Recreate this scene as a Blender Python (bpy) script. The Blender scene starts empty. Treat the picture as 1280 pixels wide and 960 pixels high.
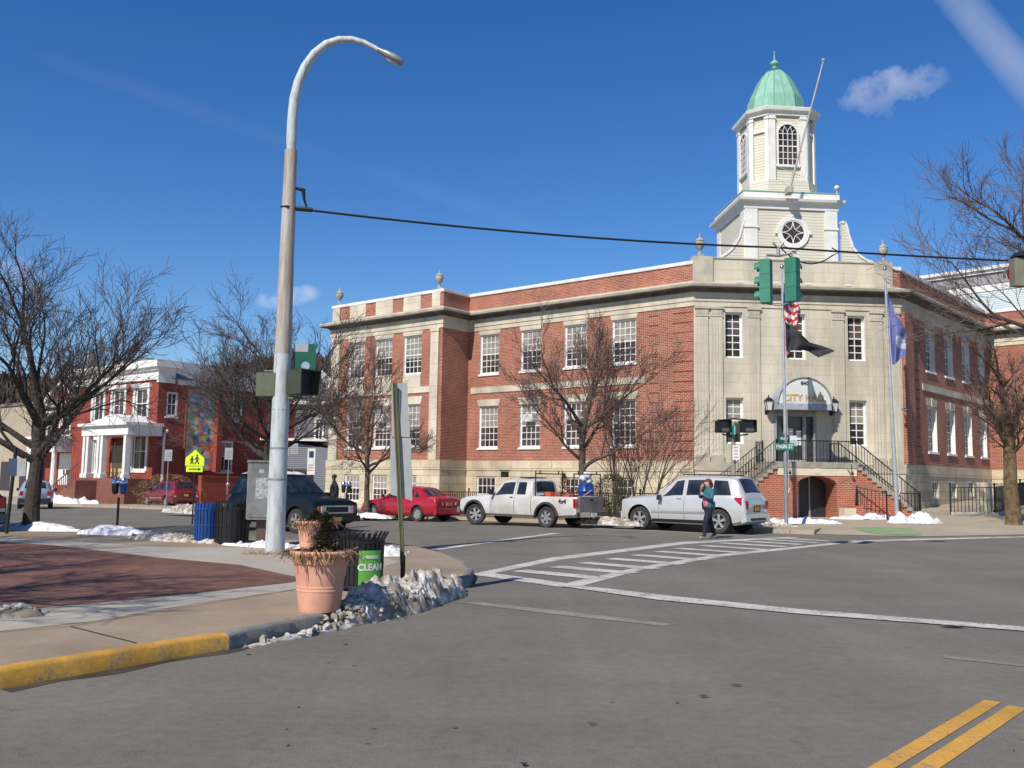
import bpy, bmesh, math, random
from mathutils import Vector, Matrix, noise
PI=math.pi
scene=bpy.context.scene
C=bpy.context.collection
# ---------------------------------------------------------------- camera model
F=1170.;SR=.0155;CR=math.sqrt(1-SR*SR);PT=math.atan(120.5/F);CAMZ=1.6
def ray(px,py):
    dx=px-640;dy=480-py
    a=dx*CR-dy*SR;b=dx*SR+dy*CR
    return (a,F*math.cos(PT)-b*math.sin(PT),F*math.sin(PT)+b*math.cos(PT))
dL=(math.sin(math.radians(-50.5)),math.cos(math.radians(-50.5)))
dR=(math.sin(math.radians(41.5)),math.cos(math.radians(41.5)))
dF=(math.sin(math.radians(85.6)),math.cos(math.radians(85.6)))
def sL(x,y): return dL[0]*x+dL[1]*(y-30)
def sR(x,y): return dR[0]*(x-16.5)+dR[1]*(y-41)
def gz(x,y):
    z=-.013*min(max(sL(x,y),0),50)
    if y<75 or x>0: z+=.05*min(max(sR(x,y),0),30)*(1 if x>0 else 0)
    return z
def at(px,py,dz=0.):                      # ground point under a line of sight
    r=ray(px,py);z=dz
    for i in range(12):
        t=(z-CAMZ)/r[2];x,y=r[0]*t,r[1]*t;z=gz(x,y)+dz
    return (x,y)
def D(px,py,d):
    r=ray(px,py);t=d/r[1];return Vector((r[0]*t,d,CAMZ+r[2]*t))
cam=bpy.data.cameras.new('camera');co=bpy.data.objects.new('camera',cam);C.objects.link(co)
U=Vector((0,-math.sin(PT),math.cos(PT)));X=Vector((1,0,0))
cx=CR*X+SR*U;cy=-SR*X+CR*U;cz=cx.cross(cy)
co.matrix_world=Matrix(((cx.x,cy.x,cz.x,0),(cx.y,cy.y,cz.y,0),(cx.z,cy.z,cz.z,CAMZ),(0,0,0,1)))
cam.sensor_width=36;cam.lens=F/1280*36;cam.clip_end=3000;cam.clip_start=.05
scene.camera=co
scene.view_settings.view_transform='Standard';scene.view_settings.look='None';scene.view_settings.exposure=0
# ---------------------------------------------------------------- light
SUNAZ=math.radians(32.5+180);SUNEL=math.radians(42)
sd=Vector((math.sin(SUNAZ)*math.cos(SUNEL),math.cos(SUNAZ)*math.cos(SUNEL),math.sin(SUNEL)))
sun=bpy.data.lights.new('sun','SUN');so=bpy.data.objects.new('sun',sun);C.objects.link(so)
sun.energy=5.0;sun.angle=math.radians(.5);sun.color=(1,.93,.82)
so.rotation_mode='QUATERNION';so.rotation_quaternion=sd.to_track_quat('Z','Y')
so.location=(0,0,60)
w=bpy.data.worlds.new('World');scene.world=w;w.use_nodes=True
nt=w.node_tree;N=nt.nodes;Lk=nt.links
for n in list(N): N.remove(n)
out=N.new('ShaderNodeOutputWorld');bg=N.new('ShaderNodeBackground');bg.inputs[1].default_value=.122
sky=N.new('ShaderNodeTexSky');sky.sky_type='NISHITA';sky.sun_disc=False;sky.sun_elevation=SUNEL;sky.sun_rotation=SUNAZ
sky.altitude=50;sky.air_density=1.0;sky.dust_density=.12;sky.ozone_density=4.0
Lk.new(bg.outputs[0],out.inputs[0])
def nmath(nt,op,a,b=None,clamp=False):
    n=nt.nodes.new('ShaderNodeMath');n.operation=op;n.use_clamp=clamp
    for i,v in enumerate((a,b)):
        if v is None: continue
        if hasattr(v,'links'): nt.links.new(v,n.inputs[i])
        else: n.inputs[i].default_value=v
    return n.outputs[0]
def vdot(nt,a,v):
    n=nt.nodes.new('ShaderNodeVectorMath');n.operation='DOT_PRODUCT'
    nt.links.new(a,n.inputs[0]);n.inputs[1].default_value=v
    return n.outputs['Value']
tc=N.new('ShaderNodeTexCoord').outputs['Generated']
hs=N.new('ShaderNodeHueSaturation');hs.inputs['Hue'].default_value=.510;hs.inputs['Saturation'].default_value=1.30;hs.inputs['Value'].default_value=1.0
Lk.new(sky.outputs[0],hs.inputs['Color'])
cur=hs.outputs[0]
def cloud_or_glare(cur,p0,p1,half,strength,nscale,thr,col=(7.2,7.4,8.2,1),soft=1.0):
    # clouds, or painted window glare, as a band between two directions, broken by noise
    a=Vector(ray(*p0)).normalized();b=Vector(ray(*p1)).normalized()
    m=((a+b)/2).normalized();t=(b-a);L=t.length/2;t=(t-m*t.dot(m)).normalized();s=m.cross(t).normalized()
    nz=N.new('ShaderNodeTexNoise');nz.inputs['Scale'].default_value=nscale;nz.inputs['Detail'].default_value=6;nz.inputs['Roughness'].default_value=.6
    Lk.new(tc,nz.inputs['Vector'])
    w_=nmath(nt,'MULTIPLY',nmath(nt,'SUBTRACT',nz.outputs[0],.5),half*1.6*soft)
    u=nmath(nt,'DIVIDE',vdot(nt,tc,t),L);v=nmath(nt,'DIVIDE',nmath(nt,'ADD',vdot(nt,tc,s),w_),half)
    r=nmath(nt,'ADD',nmath(nt,'POWER',nmath(nt,'ABSOLUTE',u),4),nmath(nt,'MULTIPLY',v,v))
    k=nmath(nt,'SUBTRACT',1.0,r,True)
    k=nmath(nt,'MULTIPLY',k,nmath(nt,'MULTIPLY_ADD' if 0 else 'SUBTRACT',nz.outputs[0],thr))
    front=nmath(nt,'GREATER_THAN',vdot(nt,tc,m),.5)
    k=nmath(nt,'MULTIPLY',nmath(nt,'MULTIPLY',k,strength,True),front)
    mx=N.new('ShaderNodeMix');mx.data_type='RGBA';Lk.new(k,mx.inputs[0]);Lk.new(cur,mx.inputs[6]);mx.inputs[7].default_value=col
    return mx.outputs[2]
cur=cloud_or_glare(cur,(1046,134),(1190,90),.017,1.35,30,.24,(4.6,5.0,6.4,1),2.2)
cur=cloud_or_glare(cur,(318,378),(402,366),.010,1.5,44,.30,(7,7.2,8.2,1))
cur=cloud_or_glare(cur,(-60,345),(60,352),.02,.8,26,.30,(6,6.4,7.6,1))
cur=cloud_or_glare(cur,(1150,-60),(1340,170),.018,.62,9,.1,(5.5,5.9,6.8,1),.2)  # reflection in the window glass, painted into the sky as a streak
cur=cloud_or_glare(cur,(20,60),(430,200),.011,.045,12,.1)
cur=cloud_or_glare(cur,(440,205),(720,300),.011,.05,12,.1)
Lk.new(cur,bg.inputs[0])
# ---------------------------------------------------------------- materials
def base_mat(name):
    m=bpy.data.materials.new(name);m.use_nodes=True
    return m,m.node_tree,m.node_tree.nodes['Principled BSDF']
MATS={}
def mat(name,col,rough=.7,metal=0,col2=None,scale=4,bump=0,bscale=30,spec=.5,coat=0,stretch=None,lo=.38,hi=.62):
    if name in MATS: return MATS[name]
    m,t,p=base_mat(name)
    p.inputs['Roughness'].default_value=rough;p.inputs['Metallic'].default_value=metal
    p.inputs['Specular IOR Level'].default_value=spec;p.inputs['Coat Weight'].default_value=coat
    p.inputs['Coat Roughness'].default_value=.06
    c=tuple(col)+(1,)
    tcn=t.nodes.new('ShaderNodeTexCoord')
    v=tcn.outputs['Object']
    if stretch:
        mp=t.nodes.new('ShaderNodeMapping');mp.inputs['Scale'].default_value=stretch;t.links.new(v,mp.inputs[0]);v=mp.outputs[0]
    if col2 is None: col2=tuple(x*.8 for x in col)
    nz=t.nodes.new('ShaderNodeTexNoise');nz.inputs['Scale'].default_value=scale;nz.inputs['Detail'].default_value=7;nz.inputs['Roughness'].default_value=.62
    t.links.new(v,nz.inputs['Vector'])
    mr=t.nodes.new('ShaderNodeMapRange');mr.inputs[1].default_value=lo;mr.inputs[2].default_value=hi
    t.links.new(nz.outputs[0],mr.inputs[0])
    mx=t.nodes.new('ShaderNodeMix');mx.data_type='RGBA';t.links.new(mr.outputs[0],mx.inputs[0])
    mx.inputs[6].default_value=c;mx.inputs[7].default_value=tuple(col2)+(1,)
    t.links.new(mx.outputs[2],p.inputs['Base Color'])
    if bump:
        n2=t.nodes.new('ShaderNodeTexNoise');n2.inputs['Scale'].default_value=bscale;n2.inputs['Detail'].default_value=5
        t.links.new(v,n2.inputs['Vector'])
        b=t.nodes.new('ShaderNodeBump');b.inputs['Strength'].default_value=bump;b.inputs['Distance'].default_value=.02
        t.links.new(n2.outputs[0],b.inputs['Height']);t.links.new(b.outputs[0],p.inputs['Normal'])
    MATS[name]=m;return m
def bricky(name,c1,c2,mortar,bw,bh,ms,rough=.85,nscale=.6,namt=.35,bump=.3,offset=.5,streak=0):
    m,t,p=base_mat(name);p.inputs['Roughness'].default_value=rough;p.inputs['Specular IOR Level'].default_value=.25
    uv=t.nodes.new('ShaderNodeUVMap').outputs[0]
    b=t.nodes.new('ShaderNodeTexBrick');t.links.new(uv,b.inputs['Vector'])
    b.inputs['Scale'].default_value=1;b.inputs['Brick Width'].default_value=bw;b.inputs['Row Height'].default_value=bh
    b.inputs['Mortar Size'].default_value=ms;b.inputs['Mortar Smooth'].default_value=.3;b.offset=offset
    b.inputs['Color1'].default_value=tuple(c1)+(1,);b.inputs['Color2'].default_value=tuple(c2)+(1,);b.inputs['Mortar'].default_value=tuple(mortar)+(1,)
    tcn=t.nodes.new('ShaderNodeTexCoord')
    nz=t.nodes.new('ShaderNodeTexNoise');nz.inputs['Scale'].default_value=nscale;nz.inputs['Detail'].default_value=9;nz.inputs['Roughness'].default_value=.65
    mp=t.nodes.new('ShaderNodeMapping');mp.inputs['Scale'].default_value=(1,1,.35) if streak else (1,1,1)
    t.links.new(tcn.outputs['Object'],mp.inputs[0]);t.links.new(mp.outputs[0],nz.inputs['Vector'])
    mr=t.nodes.new('ShaderNodeMapRange');mr.inputs[1].default_value=.3;mr.inputs[2].default_value=.72;mr.inputs[3].default_value=1-namt;mr.inputs[4].default_value=1+namt*.4
    t.links.new(nz.outputs[0],mr.inputs[0])
    mx=t.nodes.new('ShaderNodeMix');mx.data_type='RGBA';mx.blend_type='MULTIPLY';mx.inputs[0].default_value=1
    t.links.new(b.outputs[0],mx.inputs[6])
    cb=t.nodes.new('ShaderNodeCombineColor')
    for i in range(3): t.links.new(mr.outputs[0],cb.inputs[i])
    t.links.new(cb.outputs[0],mx.inputs[7]);t.links.new(mx.outputs[2],p.inputs['Base Color'])
    bp=t.nodes.new('ShaderNodeBump');bp.inputs['Strength'].default_value=bump;bp.inputs['Distance'].default_value=.015;bp.invert=True
    t.links.new(b.outputs['Fac'],bp.inputs['Height']);t.links.new(bp.outputs[0],p.inputs['Normal'])
    MATS[name]=m;return m
brick=bricky('red brick',(.42,.115,.066),(.26,.062,.040),(.50,.38,.29),.23,.082,.011,namt=.3)
brick_stair=bricky('orange stair brick',(.45,.12,.06),(.33,.08,.045),(.5,.36,.28),.23,.082,.010,namt=.22)
brick_paint=bricky('painted red brick',(.33,.078,.055),(.28,.064,.046),(.24,.055,.04),.23,.082,.008,namt=.2)
cream=bricky('cream limestone',(.68,.61,.48),(.62,.56,.44),(.44,.38,.29),1.6,.62,.012,namt=.42,bump=.15,streak=1)
basest=bricky('base ashlar stone',(.66,.57,.42),(.57,.49,.35),(.36,.29,.20),1.4,.45,.018,namt=.42,bump=.4)
grey_st=bricky('front limestone ashlar',(.66,.60,.48),(.61,.555,.44),(.47,.42,.33),1.5,.46,.010,namt=.42,bump=.15,streak=1)
clap=bricky('cream clapboard',(.70,.66,.55),(.68,.64,.53),(.44,.41,.34),40,.15,.014,namt=.08,bump=.6)
clapb=bricky('pale blue clapboard',(.62,.70,.72),(.6,.68,.7),(.34,.4,.42),40,.17,.018,namt=.08,bump=.9)
clapg=bricky('grey clapboard',(.24,.25,.29),(.225,.235,.27),(.13,.14,.16),40,.15,.02,namt=.08,bump=.9)  # siding colour darkened to stand in for shade
stoneshade=mat('cornice shade stone',(.07,.063,.055),.9,col2=(.13,.12,.10),scale=2)  # soffit colour darkened to paint in the shade under the cornice
stone=mat('plain cut stone',(.54,.49,.39),.9,col2=(.40,.37,.30),scale=1.4)
creamp=mat('plain cream stone',(.68,.60,.46),.9,col2=(.58,.51,.39),scale=1.2)
white=mat('white paint',(.80,.79,.75),.5,col2=(.70,.69,.65),scale=2)
whitedirty=mat('weathered white paint',(.76,.75,.70),.6,col2=(.56,.55,.50),scale=3)
coping=mat('white coping metal',(.80,.80,.80),.5,col2=(.6,.6,.6),scale=1)
copper=mat('green copper patina',(.18,.41,.31),.65,col2=(.28,.49,.39),scale=1.6,stretch=(3,3,.5))
copperseam=mat('dark copper seam',(.14,.34,.26),.7)
iron=mat('black iron',(.012,.012,.013),.5)
darkpl=mat('dark plastic',(.02,.02,.022),.5)
rubber=mat('tyre rubber',(.022,.021,.02),.85,col2=(.05,.047,.043),scale=9)
alu=mat('bare aluminium',(.50,.52,.53),.45,metal=.6,col2=(.40,.42,.43),scale=8)
alusign=mat('sign back aluminium',(.40,.41,.41),.55,metal=.25,col2=(.33,.34,.34),scale=3)
chrome=mat('chrome',(.75,.75,.76),.16,metal=1)
galv=mat('peeling grey pole paint',(.50,.56,.58),.6,col2=(.36,.34,.31),scale=3.5,stretch=(4,4,.8),bump=.3,bscale=25,lo=.45,hi=.7)
galvtop=mat('rust stained pole',(.47,.45,.41),.65,col2=(.33,.27,.21),scale=2.5,stretch=(5,5,.5))
greypipe=mat('grey galvanised pipe',(.33,.34,.35),.5,metal=.4)
greenpost=mat('green sign post',(.09,.13,.07),.7,col2=(.19,.15,.08),scale=3,stretch=(4,4,1))
siggreen=mat('traffic signal green',(.022,.17,.105),.45,col2=(.03,.21,.13),scale=3)
olive=mat('olive signal housing',(.10,.125,.075),.6)
cabinet=mat('grey cabinet',(.27,.275,.27),.6,col2=(.17,.17,.165),scale=3)
sticker=mat('torn white sticker',(.55,.56,.55),.6,col2=(.28,.28,.28),scale=14)
bluepl=mat('blue plastic',(.010,.065,.27),.35)
terra=mat('terracotta pot',(.70,.36,.25),.75,col2=(.58,.28,.19),scale=3)
soil=mat('dark soil',(.05,.035,.025),.95)
deadleaf=mat('dead tan leaves',(.34,.20,.10),.85,col2=(.22,.11,.05),scale=20)
deadleaf2=mat('brown foliage',(.16,.10,.05),.9,col2=(.07,.06,.03),scale=20)
conifer=mat('dull green needles',(.045,.06,.03),.9,col2=(.085,.075,.04),scale=12)
bark=mat('grey brown bark',(.072,.055,.045),.95,col2=(.035,.027,.023),scale=8,bump=.6,bscale=20)
twig=mat('brown twigs',(.095,.075,.066),.95,col2=(.06,.045,.04),scale=5)
twigred=mat('reddish twigs',(.15,.112,.094),.95,col2=(.10,.06,.05),scale=5)
barklit=mat('light bark',(.15,.115,.085),.95,col2=(.08,.06,.047),scale=8,bump=.6,bscale=20)
slate=mat('grey slate roof',(.20,.21,.23),.7,col2=(.13,.135,.15),scale=3)
redp=mat('red car paint',(.40,.010,.028),.32,col2=(.34,.01,.025),scale=1,coat=.6)
marp=mat('dark red car paint',(.20,.008,.018),.3,col2=(.17,.008,.018),scale=1,coat=.6)
silv=mat('silver white car paint',(.60,.60,.60),.30,metal=.3,col2=(.56,.56,.55),scale=1,coat=.5)
silvd=mat('road dusted silver paint',(.66,.65,.63),.42,metal=.12,col2=(.50,.47,.43),scale=1.3,coat=.2)
tailgate=mat('dark tailgate paint',(.27,.24,.22),.5,metal=.2,col2=(.21,.18,.16),scale=2)  # tailgate darker than the body paint
tealp=mat('dark teal car paint',(.004,.010,.011),.45,col2=(.005,.010,.011),scale=1,coat=.12,spec=.3)
blackp=mat('black car paint',(.008,.008,.010),.2,coat=.8)
bluesilv=mat('pale blue silver paint',(.36,.43,.50),.3,metal=.4,coat=.5)
rimm=mat('wheel alloy',(.55,.55,.55),.35,metal=.6,col2=(.40,.39,.38),scale=8)
carglass=mat('car window glass',(.010,.013,.015),.06,spec=.6,col2=(.04,.042,.045),scale=2.5)
tail=mat('red lamp lens',(.42,.008,.015),.2,coat=.8)
lampw=mat('clear lamp lens',(.6,.6,.62),.15,coat=.8)
orange=mat('orange plastic',(.65,.13,.04),.5)
signgreen=mat('street sign green',(.005,.23,.15),.5)
signwhite=mat('sign white',(.78,.78,.76),.5)
yellowg=mat('fluorescent yellow green',(.72,.88,.02),.5,col2=(.68,.84,.02),scale=3)
cleang=mat('bright green banner',(.14,.40,.06),.5,col2=(.11,.35,.05),scale=3)
gold=mat('gold lettering',(.62,.36,.10),.4)
awnw=mat('white awning fabric',(.64,.67,.64),.7,col2=(.56,.60,.58),scale=2)
awnb=mat('blue grey awning edge',(.36,.40,.46),.7)
skin=mat('skin',(.56,.31,.22),.6)
def glassmat(name,c1,c2):
    m=mat(name,c1,.10,col2=c2,scale=.9,spec=.30,lo=.42,hi=.58,stretch=(1,1,.6));return m
pane=glassmat('window pane',(.022,.018,.020),(.085,.06,.055))
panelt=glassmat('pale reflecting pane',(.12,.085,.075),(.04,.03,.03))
curtain=mat('drawn cream blind',(.34,.30,.26),.3,col2=(.22,.19,.17),scale=3)
def snowmat(name,c1,c2,lo,hi,sc):
    m=mat(name,c1,.75,col2=c2,scale=sc,bump=.5,bscale=14,lo=lo,hi=hi);return m
snow=snowmat('clean snow',(.76,.77,.80),(.42,.40,.37),.50,.68,5)
dirty=snowmat('dirty snow',(.62,.59,.54),(.20,.165,.125),.38,.58,4.5)
# ---------------------------------------------------------------- mesh helpers
def tag(o,label=None,cat=None,group=None,kind=None):
    if label: o['label']=label
    if cat: o['category']=cat
    if group: o['group']=group
    if kind: o['kind']=kind
    return o
def rootpos(o):
    p=Vector((0,0,0))
    while o is not None: p+=o.location;o=o.parent
    return p
def empty(name,loc,rz=0,label=None,cat=None,group=None):
    o=bpy.data.objects.new(name,None);C.objects.link(o);o.location=loc;o.rotation_euler=(0,0,rz);o.empty_display_size=.3
    return tag(o,label,cat,group)
class MB:
    def __init__(s): s.v=[];s.f=[];s.uv=[];s.m=[]
    def face(s,pts,uvs=None,m=0):
        b=len(s.v);s.v+=[tuple(p) for p in pts];s.f.append(tuple(range(b,b+len(pts))));s.uv.append(uvs);s.m.append(m)
    def hexa(s,c,m=0,uvw=None):     # c: 8 corners, bottom ring then top ring
        fs=((0,3,2,1),(4,5,6,7),(0,1,5,4),(1,2,6,5),(2,3,7,6),(3,0,4,7))
        for k,f in enumerate(fs):
            pts=[Vector(c[i]) for i in f]
            if uvw: 
                q=[uvw[i] for i in f]
                if k<2: uv=[(a[0],a[1]) for a in q]
                elif k in(2,4): uv=[(a[0],a[2]) for a in q]
                else: uv=[(a[1],a[2]) for a in q]
            else: uv=None
            s.face(pts,uv,m)
    def box(s,x0,x1,y0,y1,z0,z1,m=0,fr=None):
        u=[(x0,y0,z0),(x1,y0,z0),(x1,y1,z0),(x0,y1,z0),(x0,y0,z1),(x1,y0,z1),(x1,y1,z1),(x0,y1,z1)]
        c=[fr(*q) for q in u] if fr else u
        s.hexa(c,m,u)
    def cbox(s,c,d,m=0,rz=0):
        ca,sa=math.cos(rz),math.sin(rz)
        s.box(-d[0]/2,d[0]/2,-d[1]/2,d[1]/2,-d[2]/2,d[2]/2,m,lambda x,y,z:(c[0]+x*ca-y*sa,c[1]+x*sa+y*ca,c[2]+z))
    def tube(s,pts,rad,n=8,m=0,cap=True,smooth=False):
        pts=[Vector(p) for p in pts]
        if not hasattr(rad,'__len__'): rad=[rad]*len(pts)
        b=len(s.v);prev=None
        for i,p in enumerate(pts):
            d=(pts[min(i+1,len(pts)-1)]-pts[max(i-1,0)])
            d=d.normalized() if d.length>1e-9 else Vector((0,0,1))
            if prev is None:
                a=Vector((0,0,1)) if abs(d.z)<.9 else Vector((1,0,0))
                x=d.cross(a).normalized()
            else: 
                x=prev-d*prev.dot(d);x=x.normalized() if x.length>1e-6 else d.orthogonal().normalized()
            prev=x;y=d.cross(x)
            for k in range(n):
                t=2*PI*k/n;s.v.append(tuple(p+(x*math.cos(t)+y*math.sin(t))*rad[i]))
        for i in range(len(pts)-1):
            for k in range(n):
                k2=(k+1)%n
                s.f.append((b+i*n+k,b+i*n+k2,b+(i+1)*n+k2,b+(i+1)*n+k));s.uv.append(None);s.m.append(m)
        if cap:
            s.f.append(tuple(b+k for k in range(n))[::-1]);s.uv.append(None);s.m.append(m)
            e=b+(len(pts)-1)*n;s.f.append(tuple(e+k for k in range(n)));s.uv.append(None);s.m.append(m)
    def lathe(s,prof,n=16,c=(0,0,0),m=0,axis='z',a0=0,rot=0):   # prof: (r,h)
        b=len(s.v)
        for r,h in prof:
            for k in range(n):
                t=2*PI*k/n+rot
                if axis=='z': q=(c[0]+r*math.cos(t),c[1]+r*math.sin(t),c[2]+h)
                elif axis=='y': q=(c[0]+r*math.cos(t),c[1]+h,c[2]+r*math.sin(t))
                else: q=(c[0]+h,c[1]+r*math.cos(t),c[2]+r*math.sin(t))
                s.v.append(q)
        for i in range(len(prof)-1):
            for k in range(n):
                k2=(k+1)%n
                s.f.append((b+i*n+k,b+i*n+k2,b+(i+1)*n+k2,b+(i+1)*n+k));s.uv.append(None);s.m.append(m)
    def ball(s,c,r,m=0,n=10,sz=1):
        s.lathe([(max(r*math.sin(PI*i/n),1e-4),-r*sz*math.cos(PI*i/n)) for i in range(n+1)],n*2,c,m)
    def prism(s,poly,f0,f1,m=0):    # poly list of 2D, f0/f1 map 2D->3D
        a=[f0(*p) for p in poly];b=[f1(*p) for p in poly];n=len(poly)
        s.face(a,[tuple(p) for p in poly],m);s.face(b[::-1],[tuple(p) for p in poly[::-1]],m)
        for i in range(n):
            j=(i+1)%n;s.face([a[j],a[i],b[i],b[j]],None,m)
    def build(s,name,mats,parent=None,world=False,smooth=None,loc=None,rz=0,label=None,cat=None,group=None,kind=None,recalc=True,weld=True):
        if not hasattr(mats,'__len__'): mats=[mats]
        off=rootpos(parent) if (world and parent) else (Vector(loc) if (world and loc) else Vector((0,0,0)))
        me=bpy.data.meshes.new(name)
        me.from_pydata([(v[0]-off.x,v[1]-off.y,v[2]-off.z) for v in s.v],[],s.f)
        for mt in mats: me.materials.append(mt)
        if len(mats)>1:
            for i,p in enumerate(me.polygons): p.material_index=s.m[i]
        if any(u is not None for u in s.uv):
            uvl=me.uv_layers.new(name='UVMap').data
            for p in me.polygons:
                u=s.uv[p.index]
                if u:
                    for k,li in enumerate(p.loop_indices): uvl[li].uv=u[k]
        if recalc or weld:
            bm=bmesh.new();bm.from_mesh(me)
            if weld: bmesh.ops.remove_doubles(bm,verts=bm.verts,dist=.0006)
            if recalc: bmesh.ops.recalc_face_normals(bm,faces=bm.faces)
            if smooth is not None:
                for f in bm.faces: f.smooth=True
                for e in bm.edges:
                    if len(e.link_faces)==2 and e.calc_face_angle(0)>math.radians(smooth): e.smooth=False
            bm.to_mesh(me);bm.free()
        o=bpy.data.objects.new(name,me);C.objects.link(o)
        if parent: o.parent=parent
        elif loc is not None: o.location=loc;o.rotation_euler=(0,0,rz)
        return tag(o,label,cat,group,kind)
def copy_tree(o,parent=None):
    c=o.copy();C.objects.link(c)
    if parent: c.parent=parent
    for ch in [x for x in C.objects if x.parent==o]: copy_tree(ch,c)
    return c
def frame(P,d,n=None):
    if n is None: n=(d[1],-d[0])
    return lambda u,v,z:(P[0]+d[0]*u+n[0]*v,P[1]+d[1]*u+n[1]*v,z)
def text(body,size,name,m,parent,f,ext=.006,align='CENTER',sx=1):
    cu=bpy.data.curves.new(name,'FONT');cu.body=body;cu.size=size;cu.align_x=align;cu.align_y='CENTER';cu.extrude=ext/2
    cu.offset=.004 if size<.3 else .008
    o=bpy.data.objects.new(name,cu);C.objects.link(o)
    dg=bpy.context.evaluated_depsgraph_get();me=bpy.data.meshes.new_from_object(o.evaluated_get(dg))
    bpy.data.objects.remove(o);bpy.data.curves.remove(cu)
    off=rootpos(parent)
    for v in me.vertices: v.co=Vector(f(v.co.x*sx,v.co.y,v.co.z))-off
    me.materials.clear();me.materials.append(m)
    q=bpy.data.objects.new(name,me);C.objects.link(q);q.parent=parent
    return q
# ---------------------------------------------------------------- ground sheets
def sheet(name,pts,dz,m,thick=0,kind='structure',mside=None,grid=0,label=None,ramp=None):
    bm=bmesh.new();vs=[bm.verts.new((p[0],p[1],0)) for p in pts];bm.faces.new(vs)
    def cut(pc,nrm):
        g=list(bm.verts)+list(bm.edges)+list(bm.faces)
        bmesh.ops.bisect_plane(bm,geom=g,plane_co=pc,plane_no=nrm,dist=1e-5)
    for s0 in (0,50): cut((dL[0]*s0,30+dL[1]*s0,0),(dL[0],dL[1],0))
    for s0 in (0,30): cut((16.5+dR[0]*s0,41+dR[1]*s0,0),(dR[0],dR[1],0))
    cut((0.0,0,0),(1,0,0));cut((0.02,0,0),(1,0,0))
    if grid:
        xs=[p[0] for p in pts];ys=[p[1] for p in pts]
        k=min(xs)
        while k<max(xs): cut((k,0,0),(1,0,0));k+=grid
        k=min(ys)
        while k<max(ys): cut((0,k,0),(0,1,0));k+=grid
    bmesh.ops.recalc_face_normals(bm,faces=bm.faces)
    for f in bm.faces:
        if f.normal.z<0: f.normal_flip()
    if thick:
        r=bmesh.ops.extrude_edge_only(bm,edges=[e for e in bm.edges if e.is_boundary])
        low=[g for g in r['geom'] if isinstance(g,bmesh.types.BMVert)]
    else: low=[]
    ls=set(low)
    for v in bm.verts:
        v.co.z=gz(v.co.x,v.co.y)+(dz if not ramp else ramp(v.co.x,v.co.y))-(thick if v in ls else 0)
    uvl=bm.loops.layers.uv.new('UVMap')
    for f in bm.faces:
        for l in f.loops: l[uvl].uv=(l.vert.co.x,l.vert.co.y)
        f.material_index=1 if (mside and abs(f.normal.z)<.3) else 0
    bm.normal_update()
    for f in bm.faces: 
        if mside: f.material_index=1 if abs(f.normal.z)<.3 else 0
    me=bpy.data.meshes.new(name);bm.to_mesh(me);bm.free();me.materials.append(m)
    if mside: me.materials.append(mside)
    o=bpy.data.objects.new(name,me);C.objects.link(o)
    return tag(o,label,None,None,kind)
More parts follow.
